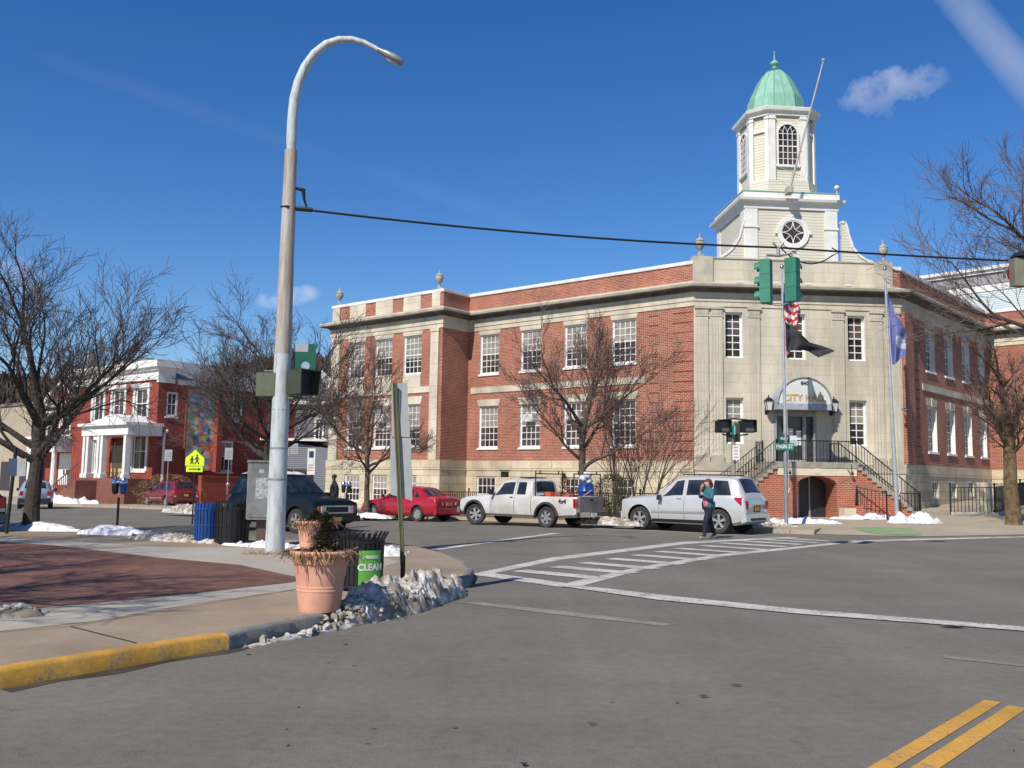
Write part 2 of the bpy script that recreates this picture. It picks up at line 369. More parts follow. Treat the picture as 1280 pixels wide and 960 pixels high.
def groundmat(name,c1,c2,speck,patch=.12,crack=0,stain=0,rough=.9,joint=0,spk=70,worn=None,wl=(.50,.58),lane=0):
    m,t,p=base_mat(name);p.inputs['Roughness'].default_value=rough;p.inputs['Specular IOR Level'].default_value=.25
    o=t.nodes.new('ShaderNodeTexCoord').outputs['Object']
    def nz(s,d=6,r=.6):
        n=t.nodes.new('ShaderNodeTexNoise');n.inputs['Scale'].default_value=s;n.inputs['Detail'].default_value=d;n.inputs['Roughness'].default_value=r
        t.links.new(o,n.inputs['Vector']);return n.outputs[0]
    def rng(a,lo,hi,x=0,y=1):
        n=t.nodes.new('ShaderNodeMapRange')
        for i,v in enumerate((lo,hi,x,y)): n.inputs[1+i].default_value=v
        t.links.new(a,n.inputs[0]);return n.outputs[0]
    mx=t.nodes.new('ShaderNodeMix');mx.data_type='RGBA';mx.inputs[6].default_value=tuple(c1)+(1,);mx.inputs[7].default_value=tuple(c2)+(1,)
    t.links.new(rng(nz(patch,8,.65),.35,.65),mx.inputs[0]);cur=mx.outputs[2]
    def mul(cur,fac):
        cb=t.nodes.new('ShaderNodeVectorMath');cb.operation='SCALE';t.links.new(cur,cb.inputs[0]);t.links.new(fac,cb.inputs['Scale']);return cb.outputs[0]
    cur=mul(cur,rng(nz(spk,3,.8),.3,.7,1-speck,1+speck))
    cur=mul(cur,rng(nz(9,5,.7),.3,.7,1-speck*.5,1+speck*.4))
    if stain: cur=mul(cur,rng(nz(.45,4,.5),.56,.72,1,1-stain))
    if crack:
        v=t.nodes.new('ShaderNodeTexVoronoi');v.feature='DISTANCE_TO_EDGE';v.inputs['Scale'].default_value=.28
        wv=t.nodes.new('ShaderNodeVectorMath');wv.operation='ADD'
        nn=t.nodes.new('ShaderNodeTexNoise');nn.inputs['Scale'].default_value=1.2;nn.inputs['Detail'].default_value=6;t.links.new(o,nn.inputs['Vector'])
        sc=t.nodes.new('ShaderNodeVectorMath');sc.operation='SCALE';sc.inputs['Scale'].default_value=1.4;t.links.new(nn.outputs['Color'],sc.inputs[0])
        t.links.new(o,wv.inputs[0]);t.links.new(sc.outputs[0],wv.inputs[1]);t.links.new(wv.outputs[0],v.inputs['Vector'])
        cur=mul(cur,rng(v.outputs['Distance'],0,.004,1-crack,1))
    if joint:
        b=t.nodes.new('ShaderNodeTexBrick');b.inputs['Scale'].default_value=1;b.inputs['Brick Width'].default_value=joint;b.inputs['Row Height'].default_value=joint;b.offset=0
        b.inputs['Mortar Size'].default_value=.015;mp=t.nodes.new('ShaderNodeMapping');mp.inputs['Rotation'].default_value=(0,0,math.radians(-27))
        t.links.new(o,mp.inputs[0]);t.links.new(mp.outputs[0],b.inputs['Vector']);cur=mul(cur,rng(b.outputs['Fac'],0,1,1,.6))
    if lane:
        for rot_,sc_,am in ((math.radians(-39.5),(.9,.035,1),lane),(math.radians(-62),(.035,.8,1),lane*.5)):
            mp=t.nodes.new('ShaderNodeMapping');mp.inputs['Rotation'].default_value=(0,0,rot_);mp.inputs['Scale'].default_value=sc_;t.links.new(o,mp.inputs[0])
            n=t.nodes.new('ShaderNodeTexNoise');n.inputs['Scale'].default_value=1;n.inputs['Detail'].default_value=5;n.inputs['Roughness'].default_value=.6;t.links.new(mp.outputs[0],n.inputs['Vector'])
            cur=mul(cur,rng(n.outputs[0],.35,.65,1-am*.6,1+am*.4))
        cur=mul(cur,rng(nz(3.1,7,.75),.60,.70,1,.72))
    if worn:
        wm_=t.nodes.new('ShaderNodeMix');wm_.data_type='RGBA';n1=nz(26,4,.75);n2=nz(2.2,5,.7)
        s_=nmath(t,'ADD',nmath(t,'MULTIPLY',n1,.55),nmath(t,'MULTIPLY',n2,.45))
        t.links.new(rng(s_,*wl),wm_.inputs[0]);t.links.new(cur,wm_.inputs[6]);wm_.inputs[7].default_value=tuple(worn)+(1,);cur=wm_.outputs[2]
    t.links.new(cur,p.inputs['Base Color'])
    bp=t.nodes.new('ShaderNodeBump');bp.inputs['Strength'].default_value=.35;bp.inputs['Distance'].default_value=.008
    t.links.new(nz(spk*.8,4,.7),bp.inputs['Height']);t.links.new(bp.outputs[0],p.inputs['Normal'])
    MATS[name]=m;return m
asph=groundmat('asphalt',(.158,.144,.119),(.198,.182,.152),.28,.35,.12,.12,lane=.13)
asphN=groundmat('street asphalt',(.13,.126,.122),(.155,.15,.146),.15,.15,.3,.15)
conc=groundmat('tan sidewalk concrete',(.37,.29,.20),(.28,.215,.15),.12,.6,0,.22,joint=0)
concL=groundmat('pale concrete band',(.43,.39,.32),(.37,.335,.275),.10,.8,0,.15)
concF=groundmat('far sidewalk concrete',(.42,.36,.265),(.36,.305,.225),.12,.25,0,.25,joint=1.8)
kerbm=groundmat('grey kerb granite',(.30,.28,.25),(.20,.185,.165),.25,2.0,0,.3)
yellowk=groundmat('worn yellow kerb paint',(.74,.385,.05),(.50,.29,.09),.16,3.4,0,.5,rough=.7,spk=20,worn=(.27,.22,.16),wl=(.56,.60))
linew=groundmat('worn white road paint',(.62,.60,.55),(.50,.48,.44),.12,1.5,0,.3,spk=30,worn=(.26,.24,.21))
linefaint=groundmat('nearly gone white paint',(.36,.335,.30),(.28,.26,.23),.2,1.5,0,.3,spk=20,worn=(.225,.20,.17),wl=(.42,.52))
liney=groundmat('worn yellow road paint',(.66,.35,.06),(.55,.30,.07),.15,2.5,0,.25,spk=30,worn=(.25,.2,.14),wl=(.53,.62))
wetm=groundmat('damp asphalt',(.045,.038,.03),(.085,.074,.06),.2,2,0,.2,rough=.5)
dirtm=groundmat('winter dirt and dead grass',(.15,.115,.075),(.20,.16,.10),.3,.6,0,.3,spk=25)
greensp=groundmat('green spray paint',(.12,.36,.11),(.24,.33,.17),.2,2.5,0,.1,spk=20,worn=(.36,.31,.22),wl=(.47,.60))
m=bricky('red brick pavers',(.25,.125,.088),(.165,.082,.060),(.09,.055,.045),.2,.1,.006,namt=.3,nscale=1.2)
pavers=m
# ================================================================ GROUND
g=sheet('asphalt_road',[(-900,-60),(900,-60),(900,1500),(-900,1500)],0,asph)
# --- near corner pavement (the island the lamp stands on)
edge=[(-12,-5.2),(-7.1,2.15),at(0,862),at(285,812),at(400,786),at(480,764),at(545,748),at(588,733),at(592,722),at(583,712),at(560,701),at(520,691),at(480,686),at(200,678),at(60,667),at(0,663)]
far=[(edge[-1][0]-60,edge[-1][1]+35),(-120,10),(-80,-40)]
edge_back=edge[8:]
KERBH=.15
def inset(poly,d):
    out=[];n=len(poly)
    for i in range(n):
        p0,p1,p2=poly[i-1],poly[i],poly[(i+1)%n]
        e1=Vector((p1[0]-p0[0],p1[1]-p0[1])).normalized();e2=Vector((p2[0]-p1[0],p2[1]-p1[1])).normalized()
        n1=Vector((-e1.y,e1.x));n2=Vector((-e2.y,e2.x));b=(n1+n2)
        b=b.normalized()*(d/max(.35,b.normalized().dot(n1)));out.append((p1[0]+b.x,p1[1]+b.y))
    return out
poly=edge+far
# orientation: make CCW
def area(p): return sum(p[i-1][0]*p[i][1]-p[i][0]*p[i-1][1] for i in range(len(p)))/2
ccw=area(poly)>0
ins=inset(poly,.12 if ccw else -.12)
def kerb(name,pts_out,pts_in,m,h=KERBH,z0=-.05):
    mb=MB();po=[];pi_=[]
    for i in range(len(pts_out)-1):
        l=math.dist(pts_out[i],pts_out[i+1]);m__=max(1,int(l/.12)) if l<8 else 4
        for j in range(m__):
            t=j/m__;po.append([pts_out[i][k]+(pts_out[i+1][k]-pts_out[i][k])*t for k in (0,1)]);pi_.append([pts_in[i][k]+(pts_in[i+1][k]-pts_in[i][k])*t for k in (0,1)])
    po.append(pts_out[-1]);pi_.append(pts_in[-1]);pts_out=po;pts_in=pi_
    n=len(pts_out)
    P=[];rows=[]
    for i in range(n):
        o=Vector(pts_out[i]);q=Vector(pts_in[i]);d=(q-o).normalized()
        e_=.012*noise.noise(Vector((o.x*2.2,o.y*2.2,3)))+.012*noise.noise(Vector((o.x*9,o.y*9,1)))
        b=o+d*(.035+max(0,e_)*2.5);o=o+d*e_
        g0=gz(o.x,o.y)-abs(e_)*.35
        rows.append([(o.x,o.y,g0+z0),(o.x+d.x*.01,o.y+d.y*.01,g0+h-.03),(b.x,b.y,g0+h+.003),(q.x,q.y,g0+h+.003)])
    for i in range(n-1):
        for k in range(3): mb.face([rows[i][k],rows[i+1][k],rows[i+1][k+1],rows[i][k+1]])
    return mb.build(name,m,smooth=60,kind='structure')
def dens(a,b,n): return [(a[0]+(b[0]-a[0])*i/n,a[1]+(b[1]-a[1])*i/n) for i in range(n)]
yo=[];yi=[]
k=3
yo=edge[:4];yi=ins[:4]
kerb('yellow_kerb',yo,yi,yellowk)
kerb('granite_kerb',edge[3:],ins[3:len(edge)],kerbm)
sheet('sidewalk',ins,KERBH,conc)
# pale concrete band and brick paver field on the pavement
band=[at(-200,795,.154),at(0,789,.154),at(120,776,.154),at(240,755,.154),at(368,737,.154),at(430,720,.154),at(470,712,.154),at(500,702,.154),at(452,690,.154),at(330,684,.154),at(200,684,.154),at(0,672,.154),at(-300,660,.154)]
sheet('pale_concrete_band',band,.154,concL)
pav=[at(-250,790,.158),at(0,767,.158),at(40,760,.158),at(180,748,.158),at(362,728,.158),at(385,724,.158),at(300,706,.158),at(200,697,.158),at(60,681,.158),at(0,677,.158),at(-300,668,.158)]
sheet('brick_paving',pav,.158,pavers)
# sidewalk joint
def strip(name,p,q,wd,dz,m):
    a=Vector(p);b=Vector(q);d=(b-a).normalized();n=Vector((-d.y,d.x))*wd/2
    return sheet(name,[tuple(a+n),tuple(b+n),tuple(b-n),tuple(a-n)],dz,m)
jm=groundmat('dark joint',(.07,.055,.04),(.10,.08,.06),.2)
strip('sidewalk_joint',at(88,783,.154),at(170,803.5,.154),.022,.156,jm)
strip('sidewalk_joint',at(-60,795,.154),at(88,783,.154),.012,.157,jm)
strip('sidewalk_joint',at(88,783,.154),at(368,737,.154),.012,.157,jm)
# --- far block: kerb line beside the parked cars, ramp at the corner
K0=(8.9,31.0)
def kl(t): return (K0[0]+dL[0]*t,K0[1]+dL[1]*t)
E1=at(1015,668);E2=at(1150,671);E3=at(1300,668)
corner=[kl(120),kl(50),kl(25),kl(0),(9.9,30.75)]
ramp0=[(9.9,30.75),E1,E2,E3,(E3[0]+7,E3[1]+4.5),(70,80)]
blk=[kl(120),kl(50),kl(25),kl(0),(9.9,30.75),(10.6,32.2),(E1[0]+.2,E1[1]+2.2),(E2[0]+.1,E2[1]+2.2),(E3[0]+.0,E3[1]+2.4),(E3[0]+6,E3[1]+7),(68,83),(60,260),(-150,260)]
o=sheet('far_sidewalk',blk,KERBH,concF,thick=.2)
def rampz(x,y):
    # 0 at the gutter, full height 2.2 m behind it
    pts=[E1,E2,E3,(E3[0]+7,E3[1]+4.5)]
    best=9
    for a,b in zip(ramp0[:-1],ramp0[1:]):
        a=Vector(a);b=Vector(b);p=Vector((x,y));t=max(0,min(1,(p-a).dot(b-a)/(b-a).length_squared));best=min(best,(p-a-(b-a)*t).length)
    return .012+ (KERBH-.012)*min(1,best/1.9)
sheet('sidewalk_ramp',ramp0+blk[10:4:-1],0,concF,ramp=rampz,grid=.7)
kk=[kl(120),kl(50),kl(25),kl(8),kl(0),(9.9,30.75)]
ki=[(p[0]+.12,p[1]+.14) for p in kk]
kerb('far_kerb',kk,ki,kerbm)
# lawn strips by the building
wl=lambda u,v:(8.72+dL[0]*u-.636*v,44.6+dL[1]*u-.7716*v)
sheet('planting_bed',[wl(0.5,0),wl(14.6,0),wl(14.6,4.6),wl(2,5.2)],KERBH+.012,dirtm,grid=2)
sheet('dirt_strip',[kl(3),kl(26),(kl(26)[0]+1.0,kl(26)[1]+1.25),(kl(3)[0]+1.0,kl(3)[1]+1.25)],KERBH+.008,dirtm)
# green spray paint
gp=[];c=at(1108,661.5,.15)
for i in range(26):
    a=2*PI*i/26;r=1+.28*noise.noise(Vector((math.cos(a)*2,math.sin(a)*2,3.1)))
    gp.append((c[0]+1.05*r*math.cos(a),c[1]+1.35*r*math.sin(a)))
sheet('green_paint_patch',gp,0,greensp,ramp=lambda x,y:rampz(x,y)+.008,grid=.3)
# --- road markings
def pline(name,pts,wd,m,dz=.005):
    for a,b in zip(pts[:-1],pts[1:]): strip(name,a,b,wd,dz,m)
def quad(name,px,m,dz=.005): return sheet(name,[at(*p) for p in px],dz,m)
quad('crosswalk_line',[(583,719),(606,719),(700,700),(860,680),(1000,672),(985,671.3),(850,677.6),(690,697)],linew,.005)
quad('crosswalk_line',[(722,734),(700,731),(800,708.5),(900,693),(1040,679),(1060,679),(910,695),(806,711.5)],linew,.005)
def lerp(a,b,t): return a+(b-a)*t
A1=[(606,719),(700,699),(860,679),(1000,671.5)];B1=[(712,733),(800,709.5),(905,694),(1045,679)]
# rungs lie parallel to the stop line
u0=Vector(at(606,719));u1=Vector(at(985,672));v0=Vector(at(708,733));v1=Vector(at(1045,679.5))
NR=13
for (xa,ya,xb,yb) in ((604,718,716,733.5),(650,713.5,752,723.5),(694,708.5,792,717),(729,703.5,820,711.5),(762,698.5,853,705.5),(794,693.8,878,700.5),(822,689.5,903,695.3),(847,685.8,932,691.4),(875,682,958,687.6),(900,679,982,683.8),(925,676.3,1003,681),(948,674.2,1022,678.6),(968,672.6,1036,676.6)):
    strip('crosswalk_bar',at(xa,ya),at(xb,yb),.46,.009,linew)
quad('stop_line',[(697,733),(712,731),(830,745),(1000,762.5),(1290,785.5),(1290,790.5),(990,767.5),(820,750.5)],linew,.013)
quad('faded_line',[(570,753),(600,753),(700,764),(845,781),(830,783),(690,768)],linefaint,.005)
quad('faded_line',[(1180,820),(1290,832),(1290,835),(1180,823)],linefaint,.005)
quad('lane_line',[(505,691),(530,690),(702,666.5),(690,666.5)],linew,.005)
quad('lane_line',[(640,655.5),(980,671),(960,671),(630,657)],linefaint,.003)
a=Vector(at(1103,960));b=Vector(at(1241,877));dd=(a-b).normalized()
pline('double_yellow_line',[tuple(b),tuple(b+dd*6)],.115,liney)
a2=Vector(at(1172,960));b2=Vector(at(1272,884));dd2=(a2-b2).normalized()
pline('double_yellow_line',[tuple(b2),tuple(b2+dd*6)],.125,liney)
quad('gutter_line',[(1060,676),(1150,673.5),(1290,670.5),(1290,671.5),(1150,675.5),(1060,678.5)],linew,.006)
def blot(name,px,py,rx,ry,m,dz=.004,seed=0,rot=0):
    c=at(px,py);pts=[]
    for i in range(40):
        a=2*PI*i/40;r=1+.55*noise.noise(Vector((math.cos(a)*1.6+seed,math.sin(a)*1.6,seed*1.7)))+.15*noise.noise(Vector((math.cos(a)*7,math.sin(a)*7,seed)))
        x=rx*r*math.cos(a);y=ry*r*math.sin(a)
        pts.append((c[0]+x*math.cos(rot)-y*math.sin(rot),c[1]+x*math.sin(rot)+y*math.cos(rot)))
    return sheet(name,pts,dz,m)
gk=[];go=[]
for i in range(40):
    t=i/39*3.999;k_=min(int(t),3);f=t-k_;a_=edge[2+k_];b__=edge[3+k_];x=a_[0]+(b__[0]-a_[0])*f;y=a_[1]+(b__[1]-a_[1])*f
    e_=Vector((b__[0]-a_[0],b__[1]-a_[1])).normalized();n_=Vector((e_.y,-e_.x));n_=n_ if n_.x>0 else -n_
    gk.append((x-n_.x*.02,y-n_.y*.02));wd_=.07+.10*max(0,noise.noise(Vector((x*1.7,y*1.7,2)))+.25)*2.0;go.append((x+n_.x*wd_,y+n_.y*wd_))
sheet('gutter_grime',gk+go[::-1],.003,wetm)
am_=groundmat('old asphalt patch',(.085,.075,.063),(.11,.098,.083),.28,.6,.15,.2)
def oriented(name,px,py,w_,h_,rot,m,dz):
    c=at(px,py);ca,sa=math.cos(rot),math.sin(rot)
    return sheet(name,[(c[0]+x*ca-y*sa,c[1]+x*sa+y*ca) for x,y in ((-w_,-h_),(w_,-h_),(w_,h_),(-w_,h_))],dz,m)
oriented('asphalt_patch',420,668,1.4,.7,math.radians(140),am_,.0025)
lm_=groundmat('salt bleached asphalt',(.19,.17,.145),(.15,.133,.11),.26,1.2,.0,.2)
tar=mat('black road spot',(.02,.02,.021),.8)
rs_=random.Random(12)
tar_pts=[(rs_.uniform(300,1280),rs_.uniform(740,950)) for _ in range(20)]
for (tx,ty) in tar_pts:
    blot('oil_spot',tx,ty,rs_.uniform(.006,.022),rs_.uniform(.006,.022),am_ if rs_.random()<.6 else tar,.004,rs_.randint(0,99))
for px,py,rx,ry,sd_ in ((1193,785,.14,.05,4),(655,958,.02,.02,6),(740,907,.03,.012,7),(920,858,.05,.02,8),(880,872,.04,.02,2),(1170,677,.35,.12,9)):  # small dark spots laid on the road
    blot('dark_spot',px,py,rx,ry,tar,.017,sd_)
# ---------------------------------------------------------------- snow
def snowpile(name,label,px,py,rx,ry,h,rot=0,seed=0,m=None,clumps=0,rough=.35,dz=.15,n=46,group='snow heaps left along the kerbs',ridge=False,pos=None,fq=1.0):
    c=pos or at(px,py,dz);mb=MB();z0=gz(*c)+dz
    cr,sr_=math.cos(rot),math.sin(rot)
    nx=int(n*max(1,rx/ry)**.5);ny=int(n*max(1,ry/rx)**.5)
    V={}
    for i in range(nx+1):
        for j in range(ny+1):
            u=-1.15+2.3*i/nx;v=-1.15+2.3*j/ny
            x=u*rx;y=v*ry
            e=noise.noise(Vector((u*1.8+seed,v*1.8,seed*.37)))*.35
            r=math.sqrt(u*u+v*v)+e
            b=max(0,1-r*r)
            p=Vector((x*2.2*fq+seed*3,y*2.2*fq,seed))
            f=b**.6*(1+rough*1.4*noise.noise(p)+rough*.8*noise.noise(p*2.7))+(rough*.35*abs(noise.noise(p*6.5))+(rough*.5*noise.noise(p*4.1) if fq>1 else 0) if b>0 else 0)*(b**.5)
            z=h*max(0,f)-(0.03 if b<=0 else 0)
            V[i,j]=(x*cr-y*sr_,x*sr_+y*cr,z)
    for i in range(nx):
        for j in range(ny):
            q=[V[i,j],V[i+1,j],V[i+1,j+1],V[i,j+1]]
            if max(t[2] for t in q)>0: mb.face(q)
    rnd=random.Random(seed)
    for k in range(clumps):
        a=rnd.uniform(0,2*PI);r=rnd.uniform(.1,1.02);x=r*math.cos(a)*rx;y=r*math.sin(a)*ry
        s=rnd.uniform(.012,.055)*(1 if r<.9 else .6);zz=h*max(0,1-r*r)**.6*.9
        pr=[(max(1e-3,s*math.sin(PI*t/5)),-s*.8*math.cos(PI*t/5)) for t in range(6)]
        b0=len(mb.v);mb.lathe(pr,7,(x*cr-y*sr_,x*sr_+y*cr,zz+s*.2))
        for t in range(b0,len(mb.v)):
            q=Vector(mb.v[t]);mb.v[t]=tuple(q+noise.noise_vector(q*14+Vector((seed,0,0)))*s*.7)
    return mb.build(name,m or snow,smooth=50 if not clumps else 38,loc=(c[0],c[1],z0),label=label,cat='snow',group=group)
snowpile('snow_pile','big lumpy dirty snow bank along the near kerb beside the terracotta pot',0,0,1.80,.37,.33,math.radians(70),15,dirty,1100,.38,-.012,150,pos=(-1.40,11.75),fq=1.7)
snowpile('snow_pile','low smear of grey slush trailing along the kerb before the terracotta pot',0,0,1.1,.08,.035,math.radians(62),9,dirty,50,.5,0,50,pos=(-1.97,9.9))
snowpile('snow_pile','clean snow mound at the foot of the double parking meter',146,668,.95,.42,.20,-.3,2,snow,0,.35)
snowpile('snow_pile','snow mound at the foot of the large bare tree on the left',50,663,1.4,.4,.20,-.35,3,snow,0,.3)
snowpile('snow_pile','flat grey snow patch at the left edge of the brick paving',4,770,.42,.22,.10,.3,4,dirty,40,.5)
snowpile('snow_pile','broken snow crumbs beside the blue slatted bin',215,676,1.6,.25,.14,-.5,5,dirty,60,.5)
snowpile('snow_pile','snow around the leg of the grey control cabinet',335,684,1.0,.25,.09,-.4,6,snow,30,.5)
snowpile('snow_pile','small snow bit behind the round black litter bin',484,694,.45,.3,.16,0,7,snow,10,.4)
snowpile('snow_pile','rounded snow heap before the basement arch of the city hall',1000,654,1.7,.45,.17,.1,8,snow,30,.6)
snowpile('snow_pile','short dirty snow ridge at the kerb behind the silver white car',948,663,1.5,.35,.30,-.05,10,dirty,60,.4,.0)
snowpile('snow_pile','peaked white snow heap at the foot of the blue flag pole',1143,647,1.2,.5,.28,.15,11,snow,50,.8)
snowpile('snow_pile','long thin snow strip along the right brick foot of the stair',1085,648,1.7,.3,.22,.15,12,snow,0,.4)
snowpile('snow_pile','snow bank on the sidewalk between red sedan and pickup truck',583,641,1.5,.5,.30,-.6,13,snow,0,.4)
snowpile('snow_pile','snow bank on the pavement left of the red sedan',455,646,1.4,.35,.16,-.6,14,snow,0,.4)
snowpile('snow_pile','snow bank before the brown steps of the red house',165,628,3.0,1.0,.32,-.65,15,snow,0,.4)
snowpile('snow_pile','dirty snow lumps at the kerb near the dark red car',240,641,1.8,.5,.34,-.6,16,dirty,40,.4)
snowpile('snow_pile','snow strip at the foot of the mural wall',340,617,5,1.0,.5,.9,17,snow,0,.4)
snowpile('snow_pile','thin snow strip behind the pale blue silver car',80,629,3.5,1.0,.5,-.65,18,snow,0,.4)
snowpile('snow_pile','gritty snow heap by the shrub between truck and silver white car',766,655,1.4,.4,.22,-.6,19,dirty,60,.4)
# ================================================================ CITY HALL
A=(8.72,44.6);Bp=(A[0]+dF[0]*10.35,A[1]+dF[1]*10.35)
nL=(-dL[1],dL[0]);nF=(dF[1],-dF[0]);nR=(dR[1],-dR[0])
hall=empty('city_hall',(13.8,45.0,.15),0,'two storey red brick and limestone city hall with white tower and green dome','public building')
FL=frame(A,dL,nL);FF=frame(A,dF,nF);FR=frame(Bp,dR,nR)
P1=FL(14.6,0,0);Q=FL(14.6,2.2,0)
FQ=frame(Q,dL,nL)
FRet=frame(Q,(-nL[0],-nL[1]),(-dL[0],-dL[1]))        # return wall, u from pavilion corner back to main wall
RQ=FR(14.8,0,0);FRret=frame(RQ,nR,(-dR[0],-dR[1]));RP=FR(14.8,2.2,0);FRP=frame(RP,dR,nR)
LEN={'L':14.6,'Q':9.6,'F':10.35,'R':14.8}
rw=random.Random(4);rvl=MB();bk=MB();bs=MB();cr_=MB();gs=MB();cn=MB();cop=MB();plain=MB();grs=MB();qn=MB()
def wall(mb,fr,u0,u1,z0,z1,ops=(),depth=.14,mrev=None):
    us=sorted({u0,u1}|{o[0] for o in ops}|{o[1] for o in ops});zs=sorted({z0,z1}|{o[2] for o in ops}|{o[3] for o in ops})
    us=[u for u in us if u0<=u<=u1];zs=[z for z in zs if z0<=z<=z1]
    for a,b in zip(us[:-1],us[1:]):
        for c,d in zip(zs[:-1],zs[1:]):
            mu,mz=(a+b)/2,(c+d)/2
            if any(o[0]<mu<o[1] and o[2]<mz<o[3] for o in ops): continue
            mb.face([fr(a,0,c),fr(b,0,c),fr(b,0,d),fr(a,0,d)],[(a,c),(b,c),(b,d),(a,d)])
    rv=mrev or mb
    for o in ops:
        a,b,c,d=o[:4]
        if mrev=='sep': rv=MB()
        if not(z0<=c and d<=z1): continue
        for q in (((a,0,c),(a,-depth,c),(a,-depth,d),(a,0,d)),((b,0,d),(b,-depth,d),(b,-depth,c),(b,0,c)),((a,0,d),(a,-depth,d),(b,-depth,d),(b,0,d)),((a,-depth,c),(a,0,c),(b,0,c),(b,-depth,c))):
            rv.face([fr(*p) for p in q],[(p[0]+p[1],p[2]) for p in q])
        if mrev=='sep': rv.build('window_reveal',white,hall,world=True,recalc=False)
def window(fr,u0,u1,z0,z1,cols,rt,rb,parent,rec=.12,fw=.09,sill=True,pm=None,blind=0,wm=None,ac=0,mw=.036,meet=True):
    mb=MB();v0,v1=-rec,-rec+.07
    mb.box(u0,u0+fw,v0,v1,z0,z1,fr=fr);mb.box(u1-fw,u1,v0,v1,z0,z1,fr=fr)
    mb.box(u0+fw,u1-fw,v0,v1,z1-fw,z1,fr=fr);mb.box(u0+fw,u1-fw,v0,v1+.02,z0,z0+fw*1.1,fr=fr)
    a,b=u0+fw,u1-fw;c,d=z0+fw*1.1,z1-fw;zm=c+(d-c)*rb/(rt+rb) if rt else d
    mv=(v0+.02,v1-.02)
    if meet and rt: mb.box(a,b,mv[0],v1-.004,zm-.03,zm+.03,fr=fr)
    for i in range(1,cols):
        u=a+(b-a)*i/cols;mb.box(u-mw/2,u+mw/2,mv[0],mv[1],c,d,fr=fr)
    def rows(z_0,z_1,n):
        for i in range(1,n):
            z=z_0+(z_1-z_0)*i/n;mb.box(a,b,mv[0]+.003,mv[1]-.003,z-mw/2,z+mw/2,fr=fr)
    if rt: rows(zm,d,rt)
    rows(c,zm,rb)
    w_=mb.build('window',wm or white,parent,world=True)
    g_=MB();vv=v0+.03
    if rt:
        g_.face([fr(a,vv,c),fr(b,vv,c),fr(b,vv,zm),fr(a,vv,zm)],None,0)
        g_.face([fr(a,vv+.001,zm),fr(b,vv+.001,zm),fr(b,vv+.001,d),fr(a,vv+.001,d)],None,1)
    else: g_.face([fr(a,vv,c),fr(b,vv,c),fr(b,vv,d),fr(a,vv,d)],None,0)
    if parent is hall and z1-z0>1.2:
        fr_c=rw.choice((0,0,.22,.35,.48,.48,.6,.8))
        if fr_c: g_.face([fr(a,vv+.004,d-(d-c)*fr_c),fr(b,vv+.004,d-(d-c)*fr_c),fr(b,vv+.004,d),fr(a,vv+.004,d)],None,2)
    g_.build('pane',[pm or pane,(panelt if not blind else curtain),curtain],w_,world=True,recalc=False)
    if sill:
        s_=MB();s_.box(u0-.08,u1+.08,-rec,.07,z0-.11,z0-.002,fr=fr);s_.build('sill',white if wm is None else wm,w_,world=True)
    if ac:
        k=MB();uc=(u0+u1)/2;k.box(uc-.33,uc+.33,v0,.22,zm+.22,zm+.62,fr=fr)
        for i in range(5): k.box(uc-.30,uc+.30,.22,.235,zm+.26+i*.07,zm+.29+i*.07,fr=fr)
        k.build('air_conditioner',whitedirty,w_,world=True)
    return w_
def flare(mb,fr,u0,u1,z0,z1,e=.16,v=.02,key=False):
    poly=[(u0-.04,z0),(u1+.04,z0),(u1+e,z1),(u0-e,z1)]
    mb.prism(poly,lambda a,b:fr(a,v,b),lambda a,b:fr(a,-.03,b))
    if key:
        m_=(u0+u1)/2;mb.prism([(m_-.10,z0-.02),(m_+.10,z0-.02),(m_+.15,z1+.04),(m_-.15,z1+.04)],lambda a,b:fr(a,v+.03,b),lambda a,b:fr(a,-.02,b))
ZT=12.22
rw=random.Random(4)
def wing(fr,L,wins,base_wins,bz0,grooves,u_start,u_end,right=False):
    ops=[(a,b,7.6,9.85) for a,b in wins]+[(a,b,3.4,5.75) for a,b in wins]
    wall(bk,fr,0,L,2.67,10.13,ops,.34 if right else .20,'sep')
    for a,b in wins:
        window(fr,a,b,7.6,9.85,4,3,3,hall,rec=.30 if right else .17,blind=rw.random()<.35)
        window(fr,a,b,3.4,5.75,4,3,3,hall,rec=.30 if right else .17,blind=rw.random()<.45,ac=(rw.random()<.3))
        flare(cr_,fr,a,b,9.87,10.128,.12)
        flare(cr_,fr,a,b,5.77,6.15,.16,key=right)
    # string course
    cr_.box(u_start,u_end,.0,.05,6.52,6.86,fr=fr)
    # base band and ashlar
    bs.box(0,L,-.2,.10,2.14,2.67,fr=fr)
    bo=[(a,b,c,d) for a,b,c,d in base_wins]
    wall(bs,frame(fr(0,.06,0),(fr(1,0,0)[0]-fr(0,0,0)[0],fr(1,0,0)[1]-fr(0,0,0)[1]),(fr(0,1,0)[0]-fr(0,0,0)[0],fr(0,1,0)[1]-fr(0,0,0)[1])),0,L,bz0,2.14,bo,.16)
    for a,b,c,d in bo: window(fr,a,b,c,d,4 if not right else 3,0 if d-c<1.1 else 2,2 if d-c<1.1 else 2,hall,rec=.08,sill=False)
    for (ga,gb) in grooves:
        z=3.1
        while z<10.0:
            bk.box(ga,gb,.002,.006,z,z+.05,1,fr);z+=.48  # dark strips painting the shadow of the recessed courses
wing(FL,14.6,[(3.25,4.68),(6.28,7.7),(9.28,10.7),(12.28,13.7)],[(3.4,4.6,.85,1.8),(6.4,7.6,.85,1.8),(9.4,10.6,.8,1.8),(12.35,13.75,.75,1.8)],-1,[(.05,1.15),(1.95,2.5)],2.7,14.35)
bsL=bs;bs=MB()
